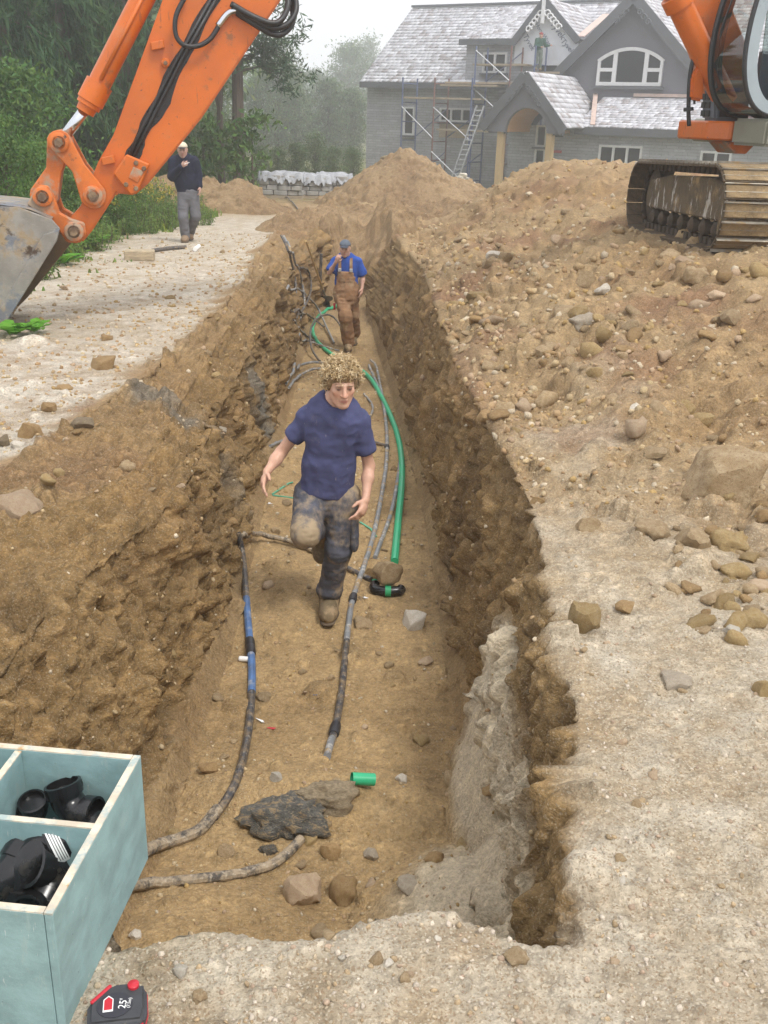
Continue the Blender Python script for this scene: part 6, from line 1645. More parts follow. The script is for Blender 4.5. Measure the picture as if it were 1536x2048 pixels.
# black elbow with a green tape band, the stone on it
def elbow_mesh(m, O, d0, d1, R_, r, hub=.0, n=14, seg=9):
    """90 degree bend from direction d0 to d1 around its corner"""
    O = Vector(O); d0 = Vector(d0).normalized(); d1 = Vector(d1).normalized(); pts = [O - d0 * R_ * 1.9]
    for k in range(seg + 1):
        a = math.pi / 2 * k / seg; pts.append(O - d0 * R_ + d0 * (R_ * math.sin(a)) + d1 * (R_ * (1 - math.cos(a))))
    pts.append(O + d1 * R_ * 1.9)
    return pts
def elbow(name, O, d0, d1, R_, r, mat, label, group=None, sticker=None, cat='pipe fitting'):
    root = empty(name, O); tag(root, label, cat, group); pts = elbow_mesh(None, (0, 0, 0), d0, d1, R_, r)
    m = MB(); m.tube(pts, r, 18, cap=False); m.build('bend', mat, root, smooth=True)
    for a, b in ((pts[0], pts[1]), (pts[-1], pts[-2])):
        d = (b - a).normalized(); m = MB(); L = (b - a).length
        m.lathe([(L * .9, r * .98), (L * .86, r * 1.13), (0, r * 1.15), (-.001, r * .98), (L * .5, r * .93), (L * .52, .0015)], a, d, 20, cap=False); m.build('hub', mat, root, smooth='auto')
    if sticker:
        end, a0, a1 = sticker; a, b = ((pts[0], pts[1]) if end == 0 else (pts[-1], pts[-2])); d = (b - a).normalized(); L = (b - a).length; u = d.orthogonal().normalized(); w = d.cross(u); V = []
        for k in range(13):
            t = a0 + (a1 - a0) * k / 12
            for s_ in (.18, .74): V.append(a + d * L * s_ + (u * math.cos(t) + w * math.sin(t)) * r * 1.165)
        m = MB(); m.add(V, [(2 * k, 2 * k + 1, 2 * k + 3, 2 * k + 2) for k in range(12)]); st = m.build('sticker', M_LABEL, root, smooth=True)
        for j in range(4):
            V = []
            for k in range(9):
                t = a0 + (a1 - a0) * (.1 + .7 * k / 8)
                for s_ in (.24 + .12 * j, .28 + .12 * j): V.append(a + d * L * s_ + (u * math.cos(t) + w * math.sin(t)) * r * 1.172)
            m = MB(); m.add(V, [(2 * k, 2 * k + 1, 2 * k + 3, 2 * k + 2) for k in range(8)]); m.build('print_line', M_PRINT, st)
    return root
e = GP(775, 1190); er = empty('taped_elbow', (e.x, e.y, e.z + .035)); tag(er, 'shiny black elbow with green tape under a tan stone', 'pipe fitting')
ept = [Vector((-.085, .07, .01)), Vector((-.09, .03, .0)), Vector((-.075, .0, 0)), Vector((-.03, -.012, 0)), Vector((.03, -.012, 0)), Vector((.075, .0, .0)), Vector((.09, .025, .0))]
m = MB(); m.tube(catmull(ept, 5), .034, 14); m.build('bend', M_ABS, er, smooth='auto')
m = MB(); m.tube([Vector((-.016, -.0135, 0)), Vector((.022, -.0135, 0))], .0365, 16); m.build('tape_band', M_TAPEG, er, smooth='auto')
m = MB(); m.tube([Vector((-.085, .05, .01)), Vector((-.088, .09, .02))], .022, 10); m.build('green_stub', M_GREENP, er, smooth='auto')
put_rock(775, 1147, 64, 52, 'tan', 3, 'tan stone lying on the shiny black elbow', name='stone', sink=.0, rot=.3, pt=Vector((e.x, e.y + .03, e.z + .055)))
# short green pipe
g0 = GP(703, 1575); g1 = GP(748, 1577); r_ = .028; root = empty('pipe_offcut', g0); tag(root, 'short bright green pipe piece beside the grey clay lump', 'pipe')
ax = (g1 - g0); L = ax.length; dv = ax.normalized(); m = MB()
m.lathe([(0, r_), (L, r_), (L, r_ * .88), (L * .1, r_ * .88), (L * .1, .001)], Vector((0, 0, r_ + .02)), dv, 20, cap=False); m.build('tube', M_GREENP, root, smooth='auto')
# grey clay lump
M_CLAY = pm('wet_grey_clay', (.17, .165, .145), .55, var=.3, vscale=8, bmp=(22, .8, .04), dirt=[((.42, .31, .18), 4, .50, .62), ((.50, .41, .28), 9, .56, .7)])
def lump(px, py, w, h, label, seed, mat, name='clay_lump', dep=.6):
    p = GP(px, py + h * .3); d = (p - Vector((0, 0, CAM_H))).dot(_F); V, T = _ICO[4]; V = V.copy()
    V = V * (1 + .55 * fbm(V * 1.6 + seed, 4, seed)[:, None] + .16 * vnoise(V * 6 + seed, seed)[:, None] + .06 * vnoise(V * 14 + seed, seed)[:, None])
    me = np_mesh(name, V, T=T); shade_smooth(me); a = w * d / FPX / 2; b = h * d / FPX / 2
    o = link(name, me, mat); o.location = (p.x, p.y + a * dep * .3, p.z + b * .25); o.scale = (a, a * dep, b); tag(o, label, 'clay lump')
lump(580, 1625, 165, 90, 'wet grey clay lump on the near trench floor', 3, M_CLAY)
lump(650, 1590, 110, 75, 'dry crumbling top of clay beside the green pipe piece', 5, pm('dry_clay', (.44, .35, .23), .95, var=.25, vscale=7, bmp=(20, .8, .04)))
lump(535, 1698, 34, 24, 'small dark clay lump in front of the big one', 7, M_CLAY)

# ------------------------------------------------------------------ the teal box with fittings
M_TEAL = pm('teal_paint_on_plywood', (.235, .36, .36), .6, var=.14, vscale=5, stretch=(2.2, 2.2, 3.2), bmp=(30, .25, .004),
            dirt=[((.30, .40, .38), 9, .55, .70, (5, 1.0, 1.0), .7), ((.42, .33, .20), 6, .60, .70, (1, 1, 1), .7), ((.52, .57, .54), 26, .64, .70, (6, 1.5, 1), .6), ((.05, .07, .07), 60, .70, .74), ((.10, .16, .16), 4, .6, .75, (1, 1, 1), .5)])
M_EDGE = pm('raw_plywood_edge', (.60, .52, .40), .8, var=.2, vscale=20, dirt=[((.33, .40, .38), 12, .5, .62), ((.45, .28, .12), 16, .6, .7)])
zg_ = gz(-.80, 1.65)
A = PZ(297, 1716, zg_ + .01); zt_ = P(285, 1512, A.y).z; B = PZ(105, 1830, zt_); Cb = PZ(0, 1482, zt_)
bh = zt_ - A.z
ey_ = Vector((B.x - A.x, B.y - A.y, 0)); bd = ey_.length; ey_.normalize(); ex_ = Vector((-ey_.y * -1, ey_.x * -1, 0)); ex_ = Vector((ey_.y, -ey_.x, 0))
if ex_.x > 0: ex_ = -ex_
bw = .74
box = empty('fittings_box', (A.x, A.y, A.z)); tag(box, 'teal painted plywood box of black pipe fittings at the trench edge', 'box')
def bp(a, b, c): return ex_ * a + ey_ * b + Vector((0, 0, c))
def panel(name, a0, a1, b0, b1, c0, c1):
    m = MB(); m.prism([(a0, b0), (a1, b0), (a1, b1), (a0, b1)], (0, 0, 0), ex_, ey_, (0, 0, 1), c0, c1); return m.build(name, M_TEAL, box, .0015)
T_ = .017
def top_edge(a0, a1, b0, b1, c): m = MB(); m.prism([(a0, b0), (a1, b0), (a1, b1), (a0, b1)], (0, 0, 0), ex_, ey_, (0, 0, 1), c - .003, c + .002); m.build('raw_edge', M_EDGE, box)
panel('side_panel', 0, T_, .001, bd - .001, 0, bh); top_edge(.0005, T_ - .0005, .001, bd - .001, bh)
panel('back_panel', T_ + .001, bw, 0, T_, 0, bh); top_edge(T_ + .001, bw, .0005, T_ - .0005, bh)
panel('front_panel', T_ + .001, bw, bd - T_, bd, 0, bh); top_edge(T_ + .001, bw, bd - T_ + .0005, bd - .0005, bh)
panel('side_panel', bw + .001, bw + T_, 0, bd, 0, bh)
panel('floor_panel', T_ + .001, bw, T_ + .001, bd - T_ - .001, .01, .025)
q = PZ(190, 1650, bh + A.z) - A; bm_ = q.dot(ey_)
panel('divider', T_ + .001, bw, bm_ - T_ * .45, bm_ + T_ * .45, .026, bh - .004); top_edge(T_ + .001, bw, bm_ - T_ * .44, bm_ + T_ * .44, bh - .004)
q2 = PZ(40, 1495, bh + A.z) - A; am_ = q2.dot(ex_)
panel('divider', am_ - T_ * .45, am_ + T_ * .45, T_ + .001, bm_ - T_ * .5, .026, bh - .004); top_edge(am_ - T_ * .44, am_ + T_ * .44, T_ + .001, bm_ - T_ * .5, bh - .004)
def inbox(px, py, z): q = PZ(px, py, A.z + z); return Vector((q.x, q.y, A.z + z))
FG = 'black fittings in the teal box'
def ev(a, b, c): return ex_ * a + ey_ * b + Vector((0, 0, c))
elbow('pipe_elbow', inbox(140, 1622, .17), ev(-.3, .25, -1), ev(-1, .2, .1), .035, .036, M_ABS, 'black elbow with its round mouth facing up in the rear compartment', FG, (0, 2.6, 3.6))
elbow('pipe_elbow', inbox(75, 1632, .14), ev(-1, .1, .0), ev(0, .3, 1), .03, .028, M_ABS, 'black elbow lying at the left of the rear compartment', FG)
elbow('pipe_elbow', inbox(185, 1630, .16), ev(.3, -1, .2), ev(-.2, .2, -1), .03, .032, M_ABS, 'black elbow leaning in the right corner of the rear compartment', FG, (0, .2, 1.0))
elbow('pipe_elbow', inbox(50, 1718, .2), ev(1, .75, -.35), ev(.1, .3, -1), .045, .042, M_ABS, 'large black elbow with a white sticker in the front compartment', FG, (0, .2, 2.4))
elbow('pipe_elbow', inbox(120, 1735, .16), ev(-.5, -.6, -.6), ev(.2, .8, -.5), .042, .043, M_ABS, 'black elbow lying against the right side of the front compartment', FG)
elbow('pipe_elbow', inbox(15, 1770, .16), ev(.3, 1, -.6), ev(1, .1, -.5), .042, .042, M_ABS, 'black elbow with a white sticker at the left edge of the photo', FG, (0, .0, 2.2))
elbow('pipe_elbow', inbox(85, 1795, .12), ev(-1, .1, .0), ev(0, 1, .3), .036, .034, M_ABS, 'black elbow at the bottom of the front compartment', FG)
elbow('pipe_elbow', inbox(130, 1800, .14), ev(.2, -1, .0), ev(-1, 0, .2), .03, .03, M_ABS, 'small black elbow in the front corner of the box', FG)

# ------------------------------------------------------------------ tape measure
M_TAPEGREY = pm('dark_grey_rubber', (.045, .047, .052), .6, var=.15, vscale=30, bmp=(120, .25, .002), dirt=[((.30, .24, .16), 30, .62, .72, (1, 1, 1), .5)])
M_TAPERED = pm('red_plastic', (.50, .02, .035), .35, var=.08)
tp = GP(238, 2042); tpe = empty('tape_measure', (tp.x, tp.y, tp.z + .004), math.radians(12)); tag(tpe, 'grey and red tape measure lying on the gravel beside the box', 'tape measure')
tpe.scale = (1.12, 1.12, 1.12)
outl = [(-.048, -.042), (.045, -.045), (.05, -.02), (.048, .028), (.036, .042), (-.004, .045), (-.036, .03), (-.05, .0)]
m = MB(); m.prism(outl, (0, 0, 0), (1, 0, 0), (0, 1, 0), (0, 0, 1), 0, .040); m.build('case', M_TAPEGREY, tpe, .008, 3, 'auto')
m = MB(); m.prism([(x * 1.02, y * 1.02) for x, y in outl], (0, 0, 0), (1, 0, 0), (0, 1, 0), (0, 0, 1), .014, .026); m.build('red_trim', M_TAPERED, tpe, .004, 2)
m = MB(); m.lathe([(0, .010), (.006, .010), (.008, .007)], (.026, .030, .039), (0, 0, 1), 14); m.build('lock_button', M_TAPERED, tpe, smooth='auto')
m = MB(); m.bar((-.044, .005, .0395), (-.012, .038, .0395), .007, .006); m.build('red_stripe', M_TAPERED, tpe, .002)
ov = [(.030 * math.cos(a) - .004, .026 * math.sin(a) - .006) for a in np.linspace(0, 6.283, 25)[:-1]]
m = MB(); m.prism(ov, (0, 0, 0), (1, 0, 0), (0, 1, 0), (0, 0, 1), .040, .0412); lab_ = m.build('label', M_PRINT, tpe)
hs = [(-.017, -.017), (-.002, -.017), (-.002, .006), (-.0095, .013), (-.017, .006)]
m = MB(); m.prism([(x * 1.12 - .004, y * 1.12) for x, y in hs], (0, 0, 0), (1, 0, 0), (0, 1, 0), (0, 0, 1), .0413, .0416); m.build('label_white', M_LABEL, lab_)
m = MB(); m.prism([(x * .9 - .006, y * .9) for x, y in hs], (0, 0, 0), (1, 0, 0), (0, 1, 0), (0, 0, 1), .0417, .0420); m.build('label_red', M_TAPERED, lab_)
def flat_text(txt, loc, size, rz, mat, parent, name='lettering'):
    cu = bpy.data.curves.new('txt', 'FONT'); cu.body = txt; cu.size = size; cu.align_x = 'CENTER'; cu.align_y = 'CENTER'; cu.extrude = .0002
    to = bpy.data.objects.new('txt_tmp', cu); C.objects.link(to); me = bpy.data.meshes.new_from_object(to.evaluated_get(bpy.context.evaluated_depsgraph_get())); bpy.data.objects.remove(to); bpy.data.curves.remove(cu)
    o = link(name, me, mat, parent, loc=loc); o.rotation_euler = (0, 0, rz); return o
flat_text("25'", (.010, -.006, .0416), .018, math.radians(80), M_LABEL, lab_); flat_text("(7.5m)", (.020, -.006, .0416), .008, math.radians(80), M_LABEL, lab_)

# ------------------------------------------------------------------ shovel and stub, timber, litter
b0 = P(612, 482, 16.6); sb = GP(655, 604); sh_ = empty('shovel', sb); tag(sh_, 'wooden handled shovel leaning on the left trench wall', 'shovel')
top_v = b0 - sb; m = MB(); m.tube([top_v * .22, top_v], .017, 8); m.build('handle', pm('ash_handle', (.55, .38, .17), .6, var=.12), sh_, smooth='auto')
M_BLADE = pm('shovel_steel', (.20, .17, .14), .5, .5, var=.3, vscale=10)
m = MB(); m.tube([top_v * .10, top_v * .24], [.012, .024], 8); m.build('socket', M_BLADE, sh_, smooth='auto')
dv = top_v.normalized(); sv = Vector((1, 0, 0)); m = MB()
V = []
for t, w in ((-.04, .02), (.04, .09), (.14, .12), (.26, .12), (.30, .06)):
    for s_ in (-1, 0, 1): V.append(dv * (t * .9) + sv * (w * s_) + Vector((0, -.03 * (1 - abs(s_)), .02)))
m.add(V, [(3 * i + j, 3 * i + j + 1, 3 * i + j + 4, 3 * i + j + 3) for i in range(4) for j in range(2)]); m.build('blade', M_BLADE, sh_, smooth=True)
q = GP(640, 566); m = MB(); m.tube([(0, 0, -.1), (.02, 0, .52)], .028, 8); o = m.build('pipe_stub', M_POLY, loc=q, smooth='auto'); tag(o, 'dark pipe stub standing at the left wall behind the shovel', 'pipe')
q = GP(280, 520); m = MB(); m.box((0, 0, .07), (.42, .22, .15), Matrix.Rotation(.12, 3, 'Z')); o = m.build('timber_block', pm('weathered_timber', (.42, .34, .23), .9, var=.25, vscale=8, stretch=(1, 6, 6), bmp=(14, .5, .02)), bevel=.015, loc=q); tag(o, 'weathered timber block on the gravel road', 'timber')
pts = [GP(305, 505), GP(340, 500), GP(372, 498)]; m = MB(); m.tube([p - pts[0] + Vector((0, 0, .03)) for p in pts], .03, 8); o = m.build('pipe_offcut', M_POLY, loc=pts[0], smooth='auto'); tag(o, 'dark pipe length lying beside the timber block', 'pipe')
pts = [GP(390, 503), GP(398, 497)]; m = MB(); m.tube([p - pts[0] + Vector((0, 0, .035)) for p in pts], .035, 8); o = m.build('pipe_offcut', M_LABEL, loc=pts[0], smooth='auto'); tag(o, 'small white pipe piece on the road near the boots', 'pipe')
def scrap(px, py, s, mat, label, seed):
    p = GP(px, py); r = np.random.default_rng(seed); V = r.normal(size=(7, 3)) * np.array([1, .7, .25]) * s + np.array([0, 0, s * .4]); m = MB(); m.add([tuple(v) for v in V], [(0, 1, 2), (0, 2, 3), (1, 2, 4), (2, 3, 5), (3, 5, 6)])
    o = m.build('scrap', mat, loc=p); tag(o, label, 'litter')
scrap(632, 1392, .016, M_BLUEP, 'blue plastic scrap on the trench floor', 1); scrap(528, 1446, .02, M_LABEL, 'white scrap beside the left pipe', 2); scrap(540, 1456, .010, M_TAPERED, 'tiny red scrap beside the white scrap', 3)
scrap(728, 1196, .014, M_LABEL, 'small pale scrap left of the black elbow', 4); scrap(540, 1008, .018, M_LABEL, 'white scrap below the dangling hand', 5)
p0 = GP(478, 1322); m = MB(); m.lathe([(0, .012), (.005, .016), (.075, .016), (.08, .012)], (0, 0, .016), (1, -.12, .02), 12); o = m.build('marker_pen', M_LABEL, loc=p0, smooth='auto'); tag(o, 'small white tube lying against the left trench wall', 'litter')

# ------------------------------------------------------------------ wrapped stone pallets, rubble, sack
M_PLASTIC = pm('white_plastic_wrap', (.36, .37, .39), .35, var=.12, vscale=5, bmp=(7, .9, .06))
M_BLOCK = pm('grey_building_stone', (.34, .33, .31), .9, var=.3, vscale=3)
def pallet(px, py, Y, w, h, label, seed):
    q = P(px, py, Y); z = gz(q.x, q.y); r = np.random.default_rng(seed); root = empty('stone_pallet', (q.x, q.y, z), r.uniform(-.1, .1)); tag(root, label, 'pallet', 'wrapped pallets of building stone')
    m = MB(); m.box((0, 0, .07), (w, 1.0, .12)); m.build('base', M_PLANK, root, .01)
    nl = 4
    for k in range(nl):
        x = -w / 2
        while x < w / 2 - .1:
            l_ = r.uniform(.25, .5); l_ = min(l_, w / 2 - x); m = MB(); m.box((x + l_ / 2, r.uniform(-.04, .04), .14 + (k + .5) * (h - .15) / nl), (l_ * .94, .95, (h - .15) / nl * .93)); m.build('block', M_BLOCK, root, .015); x += l_
    n = 26; V = []; 
    for i in range(n):
        for j in range(9):
            a = i / (n - 1) * 2 - 1; b = j / 8 * 2 - 1; edge = max(abs(a), abs(b)); V.append((a * w * .54, b * .56, h + .06 + .06 * vnoise(np.array([[a * 4, b * 3, seed]]), 3)[0] - (.36 * (edge > .93) * r.uniform(.5, 1))))
    m = MB(); m.add(V, [(i * 9 + j, i * 9 + j + 1, i * 9 + 9 + j + 1, i * 9 + 9 + j) for i in range(n - 1) for j in range(8)]); m.build('plastic_wrap', M_PLASTIC, root, smooth=True)
pallet(565, 390, 36, 1.5, .80, 'left pallet of grey stone under white plastic wrap', 1); pallet(622, 388, 36.6, 1.4, .75, 'middle pallet of grey stone under white plastic wrap', 2); pallet(668, 384, 37.5, 1.2, .8, 'right pallet of stone half hidden by the central heap', 3)
rub = empty('stone_rubble', (0, 0, 0)); q = P(925, 372, 46); rub.location = (q.x, q.y, gz(q.x, q.y)); tag(rub, 'pile of pale building stones at the foot of the ladder', 'stone pile')
rr = np.random.default_rng(6)
for k in range(40):
    t = rr.random(); o = bpy.data.objects.new('stone', rock_mesh('white' if k % 2 else 'grey', int(rr.integers(0, 8)), 2)); C.objects.link(o); o.parent = rub
    rad = (1 - t) * .95; a = rr.uniform(0, 6.28); o.location = (math.cos(a) * rad, math.sin(a) * rad * .7, .08 + t * .75); o.scale = (rr.uniform(.10, .22), rr.uniform(.10, .2), rr.uniform(.06, .12)); o.rotation_euler = (rr.uniform(-.4, .4), rr.uniform(-.4, .4), a)
q = P(996, 372, 42); z = gz(q.x, q.y); V, T = _ICO[3]; V = V * (1 + .18 * fbm(V * 2, 3, 4)[:, None]); V = np.sign(V) * np.abs(V) ** .75
o = link('sack', np_mesh('sack', V, T=T), M_PLASTIC, smooth=True); o.scale = (.26, .22, .22); o.location = (q.x, q.y, z + .17); tag(o, 'white sack standing at the foot of the porch post', 'sack')
# ================================================================== people (smooth distance fields turned into surfaces)
def nrm(v): v = np.asarray(v, float); return v / (np.linalg.norm(v) + 1e-12)
class SDF:
    def __init__(s): s.ops = []
    def cone(s, a, b, ra, rb, k=.02, mode='u', flat=None):
        """tapered capsule; flat=(unit axis, factor) squeezes it along an axis"""
        s.ops.append(('c', np.array(a, float), np.array(b, float), ra, rb, k, mode, flat)); return s
    def ell(s, c, r, axes=None, k=.02, mode='u'):
        A = np.eye(3) if axes is None else np.array(axes, float); s.ops.append(('e', np.array(c, float), np.array(r, float), A, None, k, mode, None)); return s
    def plane(s, p, n):
        """keeps the side the normal points away from"""
        s.ops.append(('p', np.array(p, float), nrm(n), 0, 0, 0, 'i', None)); return s
    def mesh(s, vox, pad=.05):
        lo = np.full(3, 1e9); hi = -lo
        for o in s.ops:
            if o[6] != 'u': continue
            if o[0] == 'c': r = max(o[3], o[4]); lo = np.minimum(lo, np.minimum(o[1], o[2]) - r); hi = np.maximum(hi, np.maximum(o[1], o[2]) + r)
            elif o[0] == 'e': r = o[2].max(); lo = np.minimum(lo, o[1] - r); hi = np.maximum(hi, o[1] + r)
        lo -= pad; hi += pad; n = np.ceil((hi - lo) / vox).astype(int) + 1
        F = np.full(n, 1.0, np.float32); ax = [lo[i] + vox * np.arange(n[i]) for i in range(3)]
        for o in s.ops:
            if o[0] == 'p':
                d = (ax[0][:, None, None] - o[1][0]) * o[2][0] + (ax[1][None, :, None] - o[1][1]) * o[2][1] + (ax[2][None, None, :] - o[1][2]) * o[2][2]
                F = np.maximum(F, d.astype(np.float32)); continue
            if o[0] == 'c': r = max(o[3], o[4]); l0 = np.minimum(o[1], o[2]) - r; h0 = np.maximum(o[1], o[2]) + r
            else: r = o[2].max(); l0 = o[1] - r; h0 = o[1] + r
            mg = o[5] * 1.5 + vox * 3; i0 = np.clip(((l0 - mg - lo) / vox).astype(int), 0, n); i1 = np.clip(((h0 + mg - lo) / vox).astype(int) + 2, 0, n)
            sl = tuple(slice(a, b) for a, b in zip(i0, i1))
            x = ax[0][sl[0]][:, None, None]; y = ax[1][sl[1]][None, :, None]; z = ax[2][sl[2]][None, None, :]
            if o[0] == 'c':
                a, b, ra, rb, fl = o[1], o[2], o[3], o[4], o[7]; ab = b - a
                px_, py_, pz_ = x - a[0], y - a[1], z - a[2]
                if fl is not None:
                    u, f = np.array(fl[0], float), fl[1]; t0 = px_ * u[0] + py_ * u[1] + pz_ * u[2]; g = (1 / f - 1)
                    px_ = px_ + t0 * u[0] * g; py_ = py_ + t0 * u[1] * g; pz_ = pz_ + t0 * u[2] * g; ab = ab + ab.dot(u) * u * g
                L2 = ab.dot(ab) + 1e-12; t = np.clip((px_ * ab[0] + py_ * ab[1] + pz_ * ab[2]) / L2, 0, 1)
                d = np.sqrt((px_ - t * ab[0]) ** 2 + (py_ - t * ab[1]) ** 2 + (pz_ - t * ab[2]) ** 2) - (ra + t * (rb - ra))
                if fl is not None: d = d * (.5 + .5 * fl[1])
            else:
                c, rr, A = o[1], o[2], o[3]; q = [(x - c[0]) * A[i][0] + (y - c[1]) * A[i][1] + (z - c[2]) * A[i][2] for i in range(3)]
                k0 = np.sqrt(sum((q[i] / rr[i]) ** 2 for i in range(3))); k1 = np.sqrt(sum((q[i] / rr[i] ** 2) ** 2 for i in range(3))) + 1e-9; d = k0 * (k0 - 1) / k1
            d = d.astype(np.float32); k = o[5]; S = F[sl]
            if o[6] == 'u': h = np.clip(.5 + .5 * (S - d) / k, 0, 1); F[sl] = S * (1 - h) + d * h - k * h * (1 - h)
            else: h = np.clip(.5 - .5 * (S + d) / k, 0, 1); F[sl] = S * (1 - h) - d * h + k * h * (1 - h)
        return surface_nets(F, lo, vox)

def surface_nets(F, lo, vox):
    S = F < 0; nx, ny, nz = F.shape; cs = (nx - 1, ny - 1, nz - 1)
    cnt = np.zeros(cs, np.int8)
    for a in (0, 1):
        for b in (0, 1):
            for c in (0, 1): cnt += S[a:nx - 1 + a, b:ny - 1 + b, c:nz - 1 + c]
    act = np.argwhere((cnt > 0) & (cnt < 8)); idx = np.full(cs, -1, np.int32); idx[tuple(act.T)] = np.arange(len(act))
    acc = np.zeros((len(act), 3)); num = np.zeros(len(act))
    for e in range(3):
        o1, o2 = [i for i in range(3) if i != e]
        for a in (0, 1):
            for b in (0, 1):
                p = act.copy(); p[:, o1] += a; p[:, o2] += b; q = p.copy(); q[:, e] += 1
                f0 = F[tuple(p.T)]; f1 = F[tuple(q.T)]; m = (f0 < 0) != (f1 < 0); t = f0 / np.where(m, f0 - f1, 1)
                pt = p.astype(float); pt[:, e] += np.where(m, t, 0); acc[m] += pt[m]; num += m
    V = acc / num[:, None] * vox + lo
    Q = []
    for e in range(3):
        o1, o2 = [(1, 2), (2, 0), (0, 1)][e]
        sl0 = [slice(None)] * 3; sl1 = [slice(None)] * 3; sl0[e] = slice(0, -1); sl1[e] = slice(1, None)
        A = S[tuple(sl0)]; B = S[tuple(sl1)]; p = np.argwhere(A != B); ok = (p[:, o1] > 0) & (p[:, o2] > 0) & (p[:, o1] < F.shape[o1] - 1) & (p[:, o2] < F.shape[o2] - 1); p = p[ok]
        if not len(p): continue
        def cell(d1, d2): r = p.copy(); r[:, o1] += d1; r[:, o2] += d2; return idx[tuple(r.T)]
        q = np.stack([cell(-1, -1), cell(0, -1), cell(0, 0), cell(-1, 0)], 1); ins = A[tuple(p.T)]
        q = np.where(ins[:, None], q, q[:, ::-1]); Q.append(q[(q >= 0).all(1)])
    return V, np.concatenate(Q)

def sdf_obj(name, sd, vox, mat, parent, fold=None, relax=1, colour=None):
    V, Q = sd.mesh(vox)
    for _ in range(relax):
        acc = np.zeros_like(V); n = np.zeros(len(V))
        for i in range(4):
            np.add.at(acc, Q[:, i], V[Q[:, (i + 1) % 4]]); np.add.at(n, Q[:, i], 1); np.add.at(acc, Q[:, i], V[Q[:, (i + 3) % 4]]); np.add.at(n, Q[:, i], 1)
        V = V * .45 + .55 * acc / n[:, None]
    if fold:
        me = np_mesh('tmp', V, Q); N = np.empty(len(V) * 3, np.float32); me.vertices.foreach_get('normal', N); N = N.reshape(-1, 3); bpy.data.meshes.remove(me)
        for amp, sc_, seed in fold:
            f = fbm(V * np.array(sc_), 2, seed); V = V + N * (amp * (1 - 2 * np.abs(f)) * .8)[:, None] + N * (amp * .4 * vnoise(V * np.array(sc_) * .5, seed + 1))[:, None]
    me = np_mesh(name, V, Q); shade_smooth(me)
    if colour is not None:
        at = me.color_attributes.new('skin', 'FLOAT_COLOR', 'POINT'); c = colour(V); at.data.foreach_set('color', np.concatenate([c, np.ones((len(c), 1))], 1).astype(np.float32).ravel())
    return link(name, me, mat, parent)

def mat_skin():
    m, nt, b = nmat('skin'); vc = nd(nt, 'ShaderNodeVertexColor', layer_name='skin'); n1 = noise(nt, 35, 4, .6, objvec(nt)); k = ramp(nt, n1, .3, .7, .93, 1.06)
    s = nd(nt, 'ShaderNodeVectorMath', operation='SCALE'); nt.links.new(vc.outputs[0], s.inputs[0]); nt.links.new(k, s.inputs['Scale']); nt.links.new(s.outputs[0], b.inputs['Base Color'])
    b.inputs['Roughness'].default_value = .5; b.inputs['Subsurface Weight'].default_value = .12; b.inputs['Subsurface Radius'].default_value = (.012, .005, .003); return m
M_SKIN = mat_skin()
def clothmat(name, base, dirt=None, var=.16, weave=220, rough=.9):
    return pm(name, base, rough, var=var, vscale=9, dirt=dirt, bmp=(weave, .12, .002), spec=.2)

